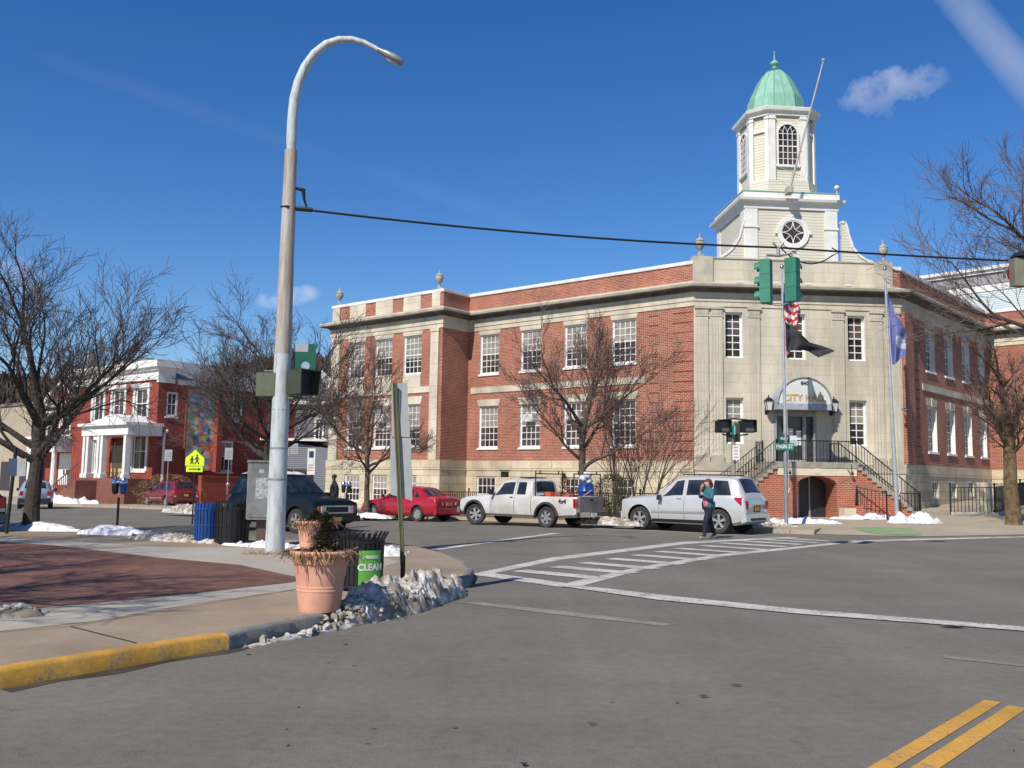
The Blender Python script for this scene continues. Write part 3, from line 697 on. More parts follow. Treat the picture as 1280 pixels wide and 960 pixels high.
wing(FR,14.8,[(3.6,5.05),(6.7,8.15),(9.85,11.3),(12.95,14.3)],[(3.8,4.9,1.0,1.9),(6.9,8.0,1.0,1.9),(10.0,11.1,1.1,1.95)],-1,[(.05,1.15),(1.95,2.5)],2.9,14.8,True)
bsR=bs;bs=bsL
# left pavilion
ops=[(a,b,7.6,9.85) for a,b in ((1.65,3.1),(4.08,5.53),(6.5,7.95))]+[(a,b,3.4,5.85) for a,b in ((1.65,3.1),(4.08,5.53),(6.5,7.95))]
wall(bk,FQ,0,9.6,2.67,10.13,ops,.2,'sep')
for i,(a,b) in enumerate(((1.65,3.1),(4.08,5.53),(6.5,7.95))):
    window(FQ,a,b,7.6,9.85,4,3,3,hall,rec=.17,sill=False)
    window(FQ,a,b,3.4,5.85,4,3,3,hall,rec=.17,ac=(i==1))
    flare(cr_,FQ,a,b,9.87,10.128,.12);flare(cr_,FQ,a,b,5.87,6.3,.16)
    cr_.box(a,b,.0,.04,6.86,7.598,fr=FQ)
cr_.box(.84,8.68,.0,.05,6.5,6.857,fr=FQ)
for a,b in ((.22,.84),(8.7,9.5)):
    cr_.box(a,b,-.05,.12,2.67,10.13,fr=FQ);cr_.box(a-.04,b+.04,-.02,.16,9.93,10.12,fr=FQ)
wall(bk,FRet,0,2.2,2.67,10.13)
bs.box(-.11,2.1,-.2,.10,2.14,2.67,fr=FRet);wall(bs,frame(FRet(0,.06,0),(-nL[0],-nL[1]),(-dL[0],-dL[1])),-.06,2.14,-1,2.14)
bs.box(0,9.7,-.2,.10,2.14,2.668,fr=FQ)
pw=[(1.75,3.05,.2,1.8),(4.15,5.45,.2,1.8),(6.55,7.9,.2,1.8)]
wall(bs,frame(FQ(0,.06,0),dL,nL),-.06,9.7,-1,2.14,pw,.16)
for a,b,c,d in pw: window(FQ,a,b,c,d,4,2,2,hall,rec=.08,sill=False)
# far end of the pavilion and rear
FE=frame(FQ(9.6,0,0),(-nL[0],-nL[1]),dL);wall(bk,FE,0,14,2.67,12.2);wall(bs,FE,0,14,-1,2.67)
bs=bsR
# right pavilion
wall(bk,FRret,0,2.2,2.67,10.13);bs.box(0,2.3,-.2,.10,2.14,2.67,fr=FRret);wall(bs,frame(FRret(0,.06,0),nR,(-dR[0],-dR[1])),0,2.26,-1,2.14)
wall(bk,FRP,0,9.6,2.67,10.13);wall(bs,FRP,0,9.6,-1,2.67)
FE2=frame(FRP(9.6,0,0),(-nR[0],-nR[1]),dR);wall(bk,FE2,0,14,2.67,12.2)
bs=bsL;bsR.build('stone_base',basest,hall,world=True)
# entablature profile swept along the whole street outline
path=[FE(14,0,0),FQ(9.6,0,0),FQ(0,0,0),FL(14.6,0,0),FL(0,0,0),FF(10.35,0,0),FR(14.8,0,0),FRP(0,0,0),FRP(9.6,0,0),FE2(14,0,0)]
path=[Vector((p[0],p[1])) for p in path]
def offs(d):
    out=[]
    for i,p in enumerate(path):
        def nn(a,b):
            e=(b-a).normalized();return Vector((e.y,-e.x))
        if i==0: n_=nn(path[0],path[1]);out.append(p+n_*d);continue
        if i==len(path)-1: n_=nn(path[-2],path[-1]);out.append(p+n_*d);continue
        n1=nn(path[i-1],p);n2=nn(p,path[i+1]);b=(n1+n2).normalized();out.append(p+b*(d/max(.3,b.dot(n1))))
    return out
def sweep(mb,prof,skip=()):     # prof list of (offset,z)
    cols=[offs(o) for o,z in prof]
    for k in range(len(prof)-1):
        run=0
        for i in range(len(path)-1):
            if i in skip: continue
            a,b=cols[k][i],cols[k][i+1];c,d=cols[k+1][i],cols[k+1][i+1];l=(b-a).length
            z0,z1=prof[k][1],prof[k+1][1];h=abs(z1-z0)+abs(prof[k+1][0]-prof[k][0])
            mb.face([(a.x,a.y,z0),(b.x,b.y,z0),(d.x,d.y,z1),(c.x,c.y,z1)],[(run,z0),(run+l,z0),(run+l,z0+h),(run,z0+h)])
            run+=l
sgn=offs(1.0)[4]-path[4]
SG=1 if sgn.dot(Vector((nF[0],nF[1])))>0 else -1
def pr(l): return [(o*SG,z) for o,z in l]
sweep(cr_,pr([(.0,10.12),(.05,10.13),(.05,10.36),(.09,10.37),(.09,10.84),(.0,10.86)]))
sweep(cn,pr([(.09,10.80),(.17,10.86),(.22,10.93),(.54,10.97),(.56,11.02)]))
sweep(gs,pr([(.56,11.02),(.60,11.13),(.58,11.18),(.05,11.24)]))
sweep(cr_,pr([(.06,11.20),(.06,11.34),(.0,11.36)]))
sweep(bk,pr([(.0,11.30),(.0,12.20)]),skip=(4,))
sweep(cop,pr([(-.3,12.18),(.06,12.185),(.07,12.24),(.07,12.36),(-.3,12.38)]),skip=(4,))
# parapet back
rf=MB();rp=[(p.x,p.y,11.9) for p in offs(-.3*SG)];rf.face(rp)
rf.build('roof',slate,hall,world=True,recalc=False)
# pavilion parapet panels
for a,b in ((1.78,3.2),(4.1,5.6),(6.5,7.95)): cr_.box(a,b,.0,.04,11.362,12.18,fr=FQ)
for a,b in ((.2,.85),(8.9,9.55)): cr_.box(a,b,.0,.06,11.362,12.18,fr=FQ)
# front: limestone centre
dop=(3.9,6.0,2.62,5.15)
fops=[(1.55,2.42,7.65,9.88),(4.6,5.55,7.65,9.88),(7.66,8.54,7.65,9.88),(1.55,2.42,3.5,5.72),(7.66,8.54,3.5,5.72),dop]
wall(grs,FF,0,10.35,2.2,10.13,fops,.34,'sep')
for o in fops[:5]: window(FF,o[0],o[1],o[2],o[3],2,3,3,hall,rec=.30,fw=.085,sill=False,mw=.045)
wall(grs,frame(FF(0,.08,0),dF,nF),0,10.35,-.5,2.2,[(4.2,5.9,0,2.0)],.3);plain.box(-.02,10.37,-.1,.12,2.2,2.62,fr=FF)
for a,b in ((.1,.70),(.84,1.40),(2.7,3.25),(6.88,7.45),(8.80,9.40),(9.62,10.25)):
    grs.box(a,b,-.02,.07,2.95,9.62,fr=FF);plain.box(a-.03,b+.03,-.02,.11,2.622,2.95,fr=FF)
    plain.box(a-.02,b+.02,-.02,.10,9.62,9.70,fr=FF);plain.box(a,b,-.02,.085,9.70,10.0,fr=FF);plain.box(a-.05,b+.05,-.02,.14,10.0,10.118,fr=FF)
    for k in range(4):
        uu=a+(b-a)*(k+.5)/4;plain.box(uu-.022,uu+.022,.0705,.0725,3.1,9.5,fr=FF)
        plain.box(uu-.03,uu+.03,.086,.105,9.75,9.93,fr=FF)
grs.box(0,9.96,-.3,.0,11.25,12.5,fr=FF);bk.box(9.96,10.36,-.3,.0,11.34,12.2,fr=FF);cop.box(9.96,10.42,-.3,.07,12.2,12.38,fr=FF)
for u in (0,1.6,3.0,4.4,5.9,7.3,8.7): plain.box(u+.02,u+.03,.0,.004,11.3,12.45,fr=FF)
plain.box(-.05,.95,-.35,.08,11.3,12.58,fr=FF);plain.box(9.05,9.97,-.35,.08,11.3,12.58,fr=FF);plain.box(.95,9.05,-.35,.05,12.5,12.56,fr=FF)
# blocks at the arch springing in the base
bk.box(-.02,1.2,0,.2,2.672,10.12,fr=FR);bk.build('brick_wall',[brick,mat('groove shadow brick',(.13,.045,.03),.9)],hall,world=True);bs.build('stone_base',basest,hall,world=True);cr_.build('limestone_trim',cream,hall,world=True)
cn.build('cornice_soffit',stoneshade,hall,world=True,recalc=False);gs.build('cornice',stone,hall,world=True);cop.build('coping',coping,hall,world=True)
grs.build('limestone_front',grey_st,hall,world=True);plain.build('stone_moulding',stone,hall,world=True)
def urn(p,s=1.0):
    mb=MB();mb.box(-.22*s,.22*s,-.22*s,.22*s,0,.16*s)
    mb.lathe([(.10,.16),(.08,.22),(.06,.34),(.10,.40),(.20,.52),(.27,.70),(.28,.80),(.24,.86),(.27,.90),(.25,.95),(.16,1.04),(.08,1.10),(.05,1.16),(.07,1.22),(.04,1.30),(.01,1.38)],14)
    mb.v=[(v[0]*(s if abs(v[0])>.01 else 1)+p[0],v[1]*s+p[1],v[2]*s+p[2]) for v in mb.v]
    return mb.build('urn',mat('grey urn stone',(.42,.40,.36),.85,col2=(.26,.25,.23),scale=5),hall,world=True,smooth=40)
for p in (FQ(9.2,-.15,12.38),FQ(.5,-.15,12.38),FF(.35,-.1,12.58),FF(9.6,-.1,12.58)): urn(p,.86)
# small uplights on the parapet ledge
for u in (2.2,3.9,5.6,7.6):
    mb=MB();mb.box(u-.16,u+.16,.25,.4,11.26,11.36,fr=FF);mb.box(u-.03,u+.03,.3,.36,11.2,11.26,fr=FF);mb.build('flood_light',whitedirty,hall,world=True)
def onplane(P,d,px,py):
    r=ray(px,py);n=(d[1],-d[0]);t=(P[0]*n[0]+P[1]*n[1])/(r[0]*n[0]+r[1]*n[1])
    x,y=r[0]*t,r[1]*t
    return ((x-P[0])*d[0]+(y-P[1])*d[1],CAMZ+r[2]*t)
# ---------------------------------------------------------------- tower
TW=4.68
T0=D(932,300,45.7);T0=(T0.x,T0.y)
FT=frame(T0,dF,nF)
zc0=15.5;zc1=D(990,239,45.5).z
mb=MB()
CXO=.13
def octa(h,c,cx_=TW/2+CXO,cy_=-TW/2):
    return [(cx_-h+c,cy_+h),(cx_+h-c,cy_+h),(cx_+h,cy_+h-c),(cx_+h,cy_-h+c),(cx_+h-c,cy_-h),(cx_-h+c,cy_-h),(cx_-h,cy_-h+c),(cx_-h,cy_+h-c)]
def ring(mb,rings,closed_top=True,m=0,fr=None):
    fr=fr or FT
    for (p,z0),(q,z1) in zip(rings[:-1],rings[1:]):
        n=len(p);run=0
        for i in range(n):
            j=(i+1)%n;l=math.dist(p[i],p[j])
            mb.face([fr(p[i][0],p[i][1],z0),fr(p[j][0],p[j][1],z0),fr(q[j][0],q[j][1],z1),fr(q[i][0],q[i][1],z1)],[(run,z0),(run+l,z0),(run+l,z1+.001),(run,z1+.001)],m);run+=l
    if closed_top:
        p,z=rings[-1];mb.face([fr(a,b,z) for a,b in p],None,m)
def sq(h): return [(TW/2-h,-TW/2+h),(TW/2+h,-TW/2+h),(TW/2+h,-TW/2-h),(TW/2-h,-TW/2-h)]
ring(mb,[(sq(TW/2),11.5),(sq(TW/2),zc0+.05)])
# volute side panels in the plane of the front
vr=[(1052,276),(1057.5,277),(1060,284),(1062,293),(1067.5,309),(1075,318),(1083,323.5),(1092,327)]
vl=[(932,274),(928.5,275),(926,282),(923,295),(915,308.5),(908,315),(900,320),(890,324)]
trim=MB();scr=MB()
for pts in (vr,vl):
    q=[onplane(T0,dF,*p) for p in pts]
    poly=[(q[0][0],12.2)]+q+[(q[-1][0],12.2)]
    mb.prism(poly,lambda a,b:FT(a,-.02,b),lambda a,b:FT(a,-.22,b))
    for a,b in zip(q[:-1],q[1:]):
        dx,dz=b[0]-a[0],b[1]-a[1];l=math.hypot(dx,dz);nx,nz=dz/l*.12,-dx/l*.12
        if nz>0: nx,nz=-nx,-nz
        scr.hexa([FT(a[0],.03,a[1]),FT(b[0],.03,b[1]),FT(b[0],-.27,b[1]),FT(a[0],-.27,a[1])]+[FT(a[0]+nx,.03,a[1]+nz),FT(b[0]+nx,.03,b[1]+nz),FT(b[0]+nx,-.27,b[1]+nz),FT(a[0]+nx,-.27,a[1]+nz)])
tw=mb.build('tower_wall',clap,hall,world=True)
for a,b in ((-.03,.60),(TW-.60,TW+.03)):
    trim.box(a,b,-.3,.07,11.8,zc0,fr=FT);trim.box(a-.05,b+.05,-.2,.12,14.35,14.45,fr=FT)
    trim.box(a,b,-TW-.05,-TW+.5,11.8,zc0,fr=FT)
trim.box(-.06,.3,-.62,.0,11.8,zc0,fr=FT)
h=TW/2
ring(trim,[(sq(h+.02),zc0-.18),(sq(h+.09),zc0-.16),(sq(h+.12),zc0+.1),(sq(h+.34),zc0+.2),(sq(h+.38),zc0+.32),(sq(h+.14),zc0+.36),(sq(h+.14),zc1)])
trim.build('tower_trim',white,hall,world=True);scr.build('scroll_edge',white,hall,world=True)
mb=MB();ring(mb,[(sq(h+.17),zc1+.001),(sq(h+.17),zc1+.05),(sq(1.9),zc1+.12)]);mb.build('tower_deck',copper,hall,world=True)
# vents
# oculus
ou,oz=onplane(T0,dF,991,291)
fo=lambda a,b,v:FT(ou+a,v,oz+b)
mb=MB();n=40
def annulus(mb,r0,r1,v0,v1,fo=fo,n=40,a0=0,a1=2*PI):
    for i in range(n):
        t0=a0+(a1-a0)*i/n;t1=a0+(a1-a0)*(i+1)/n
        p=lambda r,t,v:fo(r*math.cos(t),r*math.sin(t),v)
        mb.hexa([p(r0,t0,v0),p(r0,t1,v0),p(r1,t1,v0),p(r1,t0,v0),p(r0,t0,v1),p(r0,t1,v1),p(r1,t1,v1),p(r1,t0,v1)])
annulus(mb,.62,.82,0,.09);annulus(mb,.56,.62,0,.06)
for k in range(4):
    t=k*PI/2;c,s=math.cos(t),math.sin(t)
    mb.hexa([fo(c*.8-s*a,s*.8+c*a,0.) for a in (-.07,.07)]+[fo(c*.93-s*a,s*.93+c*a,0.) for a in (.1,-.1)]+[fo(c*.8-s*a,s*.8+c*a,.12) for a in (-.07,.07)]+[fo(c*.93-s*a,s*.93+c*a,.12) for a in (.1,-.1)])
    # star: concave arcs between the cardinal points, and diagonal bars
    a0=t;p0=(.56*math.cos(a0),.56*math.sin(a0));p1=(.56*math.cos(a0+PI/2),.56*math.sin(a0+PI/2))
    pts=[]
    for i in range(9):
        u=i/8;ca,sa=math.cos(a0+PI/4),math.sin(a0+PI/4)
        x=p0[0]*(1-u)+p1[0]*u;y=p0[1]*(1-u)+p1[1]*u;kk_=.19*math.sin(PI*u)
        pts.append(fo(x-ca*kk_,y-sa*kk_,.035))
    mb.tube(pts,.022,5)
    dg_=a0+PI/4;mb.tube([fo(.22*math.cos(dg_),.22*math.sin(dg_),.03),fo(.57*math.cos(dg_),.57*math.sin(dg_),.03)],.018,5)
ow=mb.build('round_window',white,hall,world=True)
mb=MB();mb.face([fo(.58*math.cos(2*PI*i/32),.58*math.sin(2*PI*i/32),.012) for i in range(32)]);mb.build('pane',pane,ow,world=True,recalc=False)
# cupola
H=1.72;CH=.74;zp=D(985,222,46).z;zct=D(985,129,45.9).z;zcb=D(985,138.5,46.1).z;zd=D(985,196,46).z
mb=MB();ring(mb,[(octa(H+.22,CH+.05),zc1+.02),(octa(H+.22,CH+.05),zc1+.35),(octa(H+.08,CH),zc1+.42),(octa(H+.08,CH),zp),(octa(H-.05,CH),zp+.02),(octa(H-.05,CH),zcb+.1)])
mb.build('cupola_wall',clap,hall,world=True)
mb=MB();oc=octa(H,CH)
# pilasters on each corner
def pil(mb,a,b,wd,z0,z1,o=.06):
    a=Vector(a);b=Vector(b);e=(b-a).normalized();nn=Vector((e.y,-e.x))
    cc=Vector((TW/2,-TW/2))
    if nn.dot((a+b)/2-cc)<0: nn=-nn
    for s0,s1 in ((0,wd),((b-a).length-wd,(b-a).length)):
        p=a+e*s0;q=a+e*s1
        mb.hexa([FT(*(p-nn*.06),z0),FT(*(q-nn*.06),z0),FT(*(q+nn*o),z0),FT(*(p+nn*o),z0),FT(*(p-nn*.06),z1),FT(*(q-nn*.06),z1),FT(*(q+nn*o),z1),FT(*(p+nn*o),z1)])
        mb.hexa([FT(*(p-e*.03-nn*.06),z1-.3),FT(*(q+e*.03-nn*.06),z1-.3),FT(*(q+e*.03+nn*(o+.04)),z1-.3),FT(*(p-e*.03+nn*(o+.04)),z1-.3),FT(*(p-e*.03-nn*.06),z1-.2),FT(*(q+e*.03-nn*.06),z1-.2),FT(*(q+e*.03+nn*(o+.04)),z1-.2),FT(*(p-e*.03+nn*(o+.04)),z1-.2)])
for i in range(8):
    a,b=oc[i],oc[(i+1)%8];big=(i%2==0)
    pil(mb,a,b,.32 if big else .2,zp+.02,zcb)
    # string line on the diagonal faces
    if not big:
        a_=Vector(a);b_=Vector(b);e=(b_-a_).normalized();nn=Vector((e.y,-e.x));nn=nn if nn.dot((a_+b_)/2-Vector((TW/2,-TW/2)))>0 else -nn
        z=zcb-.95
        mb.hexa([FT(*(a_-nn*.05),z),FT(*(b_-nn*.05),z),FT(*(b_+nn*.03),z),FT(*(a_+nn*.03),z),FT(*(a_-nn*.05),z+.12),FT(*(b_-nn*.05),z+.12),FT(*(b_+nn*.03),z+.12),FT(*(a_+nn*.03),z+.12)])
ring(mb,[(octa(H+.02,CH),zcb-.12),(octa(H+.08,CH),zcb-.1),(octa(H+.08,CH),zcb+.05),(octa(H+.24,CH+.05),zcb+.12),(octa(H+.28,CH+.05),zct-.05),(octa(H+.22,CH+.05),zct)])
mb.build('cupola_trim',white,hall,world=True)
def arched(fr,uc,w_,z0,z1,v=.03):
    # gothic-tracery arched sash
    mb=MB();r=w_/2;zs=z1-r;f=lambda a,b,vv:fr(uc+a,vv,zs+b)
    mb.box(uc-r-.09,uc-r,0,v+.06,z0,zs,fr=fr);mb.box(uc+r,uc+r+.09,0,v+.06,z0,zs,fr=fr)
    annulus(mb,r,r+.09,0,v+.06,f,20,0,PI)
    mb.box(uc-r-.14,uc+r+.14,0,v+.10,z0-.12,z0,fr=fr)
    for i in range(1,4):
        u=uc-r+w_*i/4;mb.box(u-.018,u+.018,v,v+.025,z0,zs,fr=fr)
    n_=5
    for i in range(1,n_+1):
        z=z0+(zs-z0)*i/n_;t=.03 if i==3 else .016
        mb.box(uc-r,uc+r,v+.001,v+.024,z-t,z+t,fr=fr)
    for c_,sg in [(-r,1),(r,-1)]:
        for k in (1,2,3):
            R_=w_*k/4;pts=[]
            for i in range(9):
                t=PI/2*i/8;x=c_+sg*R_*math.cos(t);z=R_*math.sin(t)*1.0
                if x*x+z*z<=r*r*1.02: pts.append(fr(uc+x,v+.012,zs+z))
            if len(pts)>1: mb.tube(pts,.016,4)
    o=mb.build('arched_window',white,hall,world=True)
    g=MB();g.face([fr(uc-r,v-.01,z0),fr(uc+r,v-.01,z0)]+[fr(uc+r*math.cos(PI*i/16),v-.01,zs+r*math.sin(PI*i/16)) for i in range(17)]);g.build('pane',pane,o,world=True,recalc=False)
zw0=D(985,202,46).z;zw1=D(985,151,46).z
FCf=frame(FT(TW/2+CXO,-TW/2+H-.04,0),dF,nF);arched(FCf,.0,.98,zw0,zw1)
FCl=frame(FT(TW/2+CXO-H+.04,-TW/2,0),(-nF[0],-nF[1]),(-dF[0],-dF[1]));arched(FCl,0,.98,zw0,zw1)
FCr=frame(FT(TW/2+CXO+H-.04,-TW/2,0),nF,dF);arched(FCr,0,.98,zw0,zw1)
# dome, an eight sided bell
prof=[(1.85,zct),(1.7,zct+.03)]
for y,hh in ((129,1.50),(126,1.42),(123,1.35),(118,1.26),(113,1.15),(107.5,1.04),(102.5,.93),(97,.78),(92,.60),(89,.42),(87,.22),(86,.12)):
    prof.append((hh*.92,D(973,y,48).z))
prof[2]=(1.40,zct+.06)
mb=MB();rg=[(octa(a,a*.586),z) for a,z in prof];ring(mb,rg)
dome=mb.build('dome',copper,hall,world=True,smooth=20)
mb=MB()
for i in range(8):
    mb.tube([FT(o_[i][0],o_[i][1],z+.01) for o_,z in rg[2:]],.022,4)
    mb.tube([FT((o_[i][0]+o_[(i+1)%8][0])/2,(o_[i][1]+o_[(i+1)%8][1])/2,z+.01) for o_,z in rg[2:]],.013,4)
mb.build('seam',copperseam,dome,world=True)
mb=MB();c=FT(TW/2+CXO,-TW/2,0);zt=prof[-1][1];zf=D(970,62,48).z;k=(zf-zt)
mb.lathe([(.16,0),(.24,.06*k),(.14,.12*k),(.12,.18*k),(.17,.22*k),(.24,.32*k),(.20,.42*k),(.10,.50*k),(.05,.56*k),(.09,.58*k),(.04,.62*k),(.025,.9*k),(.06,.93*k),(.05,.97*k),(.005,k)],12,(c[0],c[1],zt))
mb.build('finial',copper,dome,world=True,smooth=50)
# tower staff
p0=D(988,234,44.9);p1=D(1029,77,44.2)
mb=MB();mb.tube([p0,p1],[.06,.035],8);mb.ball(tuple(p1+Vector((0,0,.08))),.085);mb.tube([D(1002,190,45.6),D(1000,186,44.7)],.02,4)
mb.tube([D(968,206,46),D(1006,222,45)],.012,4);mb.cbox(tuple(p0+Vector((0,.2,-.12))),(.3,.6,.3))
fs=mb.build('roof_staff',galvtop,hall,world=True)
mb=MB();q=D(1046,235,45.2);mb.ball(tuple(q),.13,n=8);mb.tube([q,q-Vector((0,0,.35))],.03,5);mb.build('antenna',whitedirty,hall,world=True,smooth=60)
# ---------------------------------------------------------------- entrance
grey=mat('grey painted door frame',(.34,.35,.36),.5)
mb=MB()
for a,b in ((3.9,4.03),(5.87,6.0)): mb.box(a,b,-.25,.02,2.64,5.13,fr=FF)
mb.box(4.03,5.87,-.25,-.03,4.88,5.13,fr=FF)
for a,b in ((4.42,4.56),(5.36,5.50)): mb.box(a,b,-.25,-.05,2.64,4.88,fr=FF)
mb.box(4.56,5.36,-.22,-.1,2.64,2.8,fr=FF)
ent=mb.build('entrance_frame',grey,hall,world=True)
mb=MB();mb.face([FF(4.0,-.2,2.64),FF(5.9,-.2,2.64),FF(5.9,-.2,4.9),FF(4.0,-.2,4.9)]);mb.build('door_glass',carglass,ent,world=True,recalc=False)
mb=MB();mb.box(5.05,5.3,-.19,-.17,3.5,4.2,fr=FF);mb.box(4.62,4.9,-.19,-.17,3.9,4.3,fr=FF);mb.build('notice',signwhite,ent,world=True)
# awning
uc=5.06;hw=1.30;zb=5.13;zs=5.42;PRJ=.95
mb=MB();N_=24
arc=[(uc+hw*math.cos(PI*i/N_),zs+1.24*math.sin(PI*i/N_)) for i in range(N_+1)]
for a,b in zip(arc[:-1],arc[1:]): mb.face([FF(a[0],.0,a[1]),FF(b[0],.0,b[1]),FF(b[0],PRJ,b[1]),FF(a[0],PRJ,a[1])],None,1)
mb.face([FF(a[0],PRJ-.01,a[1]) for a in arc],None,0)
for (u0,u1) in ((uc-hw,uc+hw),): 
    mb.face([FF(u0,PRJ,zb),FF(u1,PRJ,zb),FF(u1,PRJ,zs),FF(u0,PRJ,zs)],None,1)
    mb.face([FF(u0,0,zb),FF(u0,PRJ,zb),FF(u0,PRJ,zs),FF(u0,0,zs)],None,1);mb.face([FF(u1,0,zb),FF(u1,PRJ,zb),FF(u1,PRJ,zs),FF(u1,0,zs)],None,1)
aw=mb.build('awning',[awnw,awnb],hall,world=True,recalc=False)
mb=MB();mb.tube([FF(a[0],PRJ+.01,a[1]) for a in arc],.045,6);mb.build('awning_piping',mat('grey piping',(.28,.30,.32),.6),aw,world=True)
tf=lambda sz,zc:(lambda x,y,z:FF(uc+x,PRJ+.012+z,zc+y))
text('CITY HALL',.44,'lettering',gold,aw,tf(1,5.68),sx=.98)
text('840',.24,'lettering',darkpl,aw,tf(1,6.38))
# wall lanterns
def lantern(u,z):
    mb=MB();mb.box(u-.07,u+.07,-.02,.03,z-.25,z+.05,fr=FF);mb.tube([FF(u,.02,z-.15),FF(u,.25,z-.22),FF(u,.38,z-.1)],.025,6)
    b=MB()
    for (s,t) in ((-1,-1),(1,-1),(1,1),(-1,1)): mb.tube([FF(u+s*.11,.38+t*.11,z-.1),FF(u+s*.16,.38+t*.16,z+.36)],.015,4)
    mb.hexa([FF(u+s*.20,.38+t*.20,z+.36) for s,t in ((-1,-1),(1,-1),(1,1),(-1,1))]+[FF(u+s*.07,.38+t*.07,z+.52) for s,t in ((-1,-1),(1,-1),(1,1),(-1,1))])
    mb.tube([FF(u,.38,z+.5),FF(u,.38,z+.66)],[.05,.02],6);mb.box(u-.12,u+.12,.26,.5,z-.13,z-.08,fr=FF)
    l=mb.build('wall_lantern',iron,hall,world=True)
    b.hexa([FF(u+s*.10,.38+t*.10,z-.08) for s,t in ((-1,-1),(1,-1),(1,1),(-1,1))]+[FF(u+s*.145,.38+t*.145,z+.35) for s,t in ((-1,-1),(1,-1),(1,1),(-1,1))])
    b.build('lantern_glass',mat('frosted lantern glass',(.66,.66,.64),.3),l,world=True)
lantern(3.52,5.2);lantern(6.72,5.2)
# ---------------------------------------------------------------- double stair
V0,V1=1.35,3.2;LU0,LU1=2.85,6.5;ZL=2.62
st=empty('entrance_stair',FF((LU0+LU1)/2,2,.15),0,'brick double stair with stone steps and a basement arch below the city hall door','stair')
mb=MB();NS=14;TR=.225;rise=(ZL-.15)/NS
tr=MB();sb=MB()
tr.box(LU0-.05,LU1+.05,-.02,V1+.06,ZL-.26,ZL,fr=FF)
for sgn_,e in ((-1,LU0),(1,LU1)):
    for i in range(NS-1):
        z=ZL-rise*(i+1);a=e+sgn_*TR*i;b=e+sgn_*TR*(i+1)
        tr.box(min(a,b)-.01,max(a,b)+.01,V0,V1+.07,z-.16,z,fr=FF)
        sb.box(min(a,b),max(a,b),V0+.05,V1,-.3,z-.16,fr=FF)
# front wall with arch
au,aw2=4.66,.90;zs_=1.62
apts=[(au+aw2*math.cos(PI*i/14),zs_+.38*math.sin(PI*i/14)) for i in range(15)]
fr=FF
sb.face([fr(LU0,V1,-.3),fr(au-aw2,V1,-.3),fr(au-aw2,V1,zs_),fr(LU0,V1,2.0),],[(LU0,-.3),(au-aw2,-.3),(au-aw2,zs_),(LU0,2.0)])
sb.face([fr(LU1,V1,-.3),fr(LU1,V1,2.0),fr(au+aw2,V1,zs_),fr(au+aw2,V1,-.3)],[(LU1,-.3),(LU1,2.0),(au+aw2,zs_),(au+aw2,-.3)])
for i in range(14):
    a,b=apts[i],apts[i+1];ta=(LU1-(LU1-LU0)*i/14,2.06);tb=(LU1-(LU1-LU0)*(i+1)/14,2.06)
    sb.face([fr(a[0],V1,a[1]),fr(ta[0],V1,ta[1]),fr(tb[0],V1,tb[1]),fr(b[0],V1,b[1])],[a,ta,tb,b])
    sb.face([fr(a[0],V1,a[1]),fr(b[0],V1,b[1]),fr(b[0],.3,b[1]),fr(a[0],.3,a[1])],[(a[0],0),(b[0],0),(b[0],3),(a[0],3)])
for u in (au-aw2,au+aw2): sb.face([fr(u,V1,-.3),fr(u,V1,zs_),fr(u,.3,zs_),fr(u,.3,-.3)],[(3,-.3),(3,zs_),(0,zs_),(0,-.3)])
sb.box(LU0,LU0+.6,V0,V1-.01,-.3,2.3,fr=FF);sb.box(LU1-.6,LU1,V0,V1-.01,-.3,2.3,fr=FF)
pb=MB();pb.box(LU0+.02,LU1-.02,V1-.3,V1+.03,2.02,2.358,fr=FF);pb.box(4.55,4.8,V1+.03,V1+.05,2.1,2.35,fr=FF)
pb.box(5.5,6.02,V1+.3,V1+.9,.05,.62,fr=FF)
sb.box(6.02,6.35,V1+.1,V1+.85,.0,.72,fr=FF)
sb.build('brick_wall',brick_stair,st,world=True);tr.build('step',mat('worn stone steps',(.36,.335,.28),.9,col2=(.25,.23,.19),scale=4),st,world=True);pb.build('stone_panel',creamp,st,world=True)
mb=MB();mb.box(3.7,5.62,1.9,1.95,.15,2.0,fr=FF);dr=mb.build('door_shade_panel',mat('dark door and arch shade',(.03,.03,.033),.4),st,world=True)  # dark panel across the arch: basement door plus painted shade inside
mb=MB();mb.box(4.2,4.3,1.96,2.0,.15,1.95,fr=FF);mb.box(4.75,4.82,1.96,2.0,.15,1.95,fr=FF);mb.build('door_post',grey,dr,world=True)
def railing(mb,pts,hh=.95,sp=.16,r=.016,rt=.026,mid=False,post=None):
    P=[Vector(p) for p in pts]
    mb.tube([p+Vector((0,0,hh)) for p in P],rt,6)
    mb.tube([p+Vector((0,0,.10)) for p in P],.014,4)
    if mid: mb.tube([p+Vector((0,0,hh*.55)) for p in P],.012,4)
    for a,b in zip(P[:-1],P[1:]):
        l=(b-a).length;n=max(1,int(l/sp))
        for i in range(n+1):
            q=a+(b-a)*(i/n);mb.tube([q+Vector((0,0,0.02)),q+Vector((0,0,hh))],r*.9,4,cap=False)
    for q in (P[0],P[-1]): mb.tube([q,q+Vector((0,0,hh+.05))],.03,5)
zr=lambda k:ZL-rise*k
mb=MB();railing(mb,[FF(LU0,V1-.05,ZL),FF(LU1,V1-.05,ZL)])
mb.build('landing_railing',iron,st,world=True)
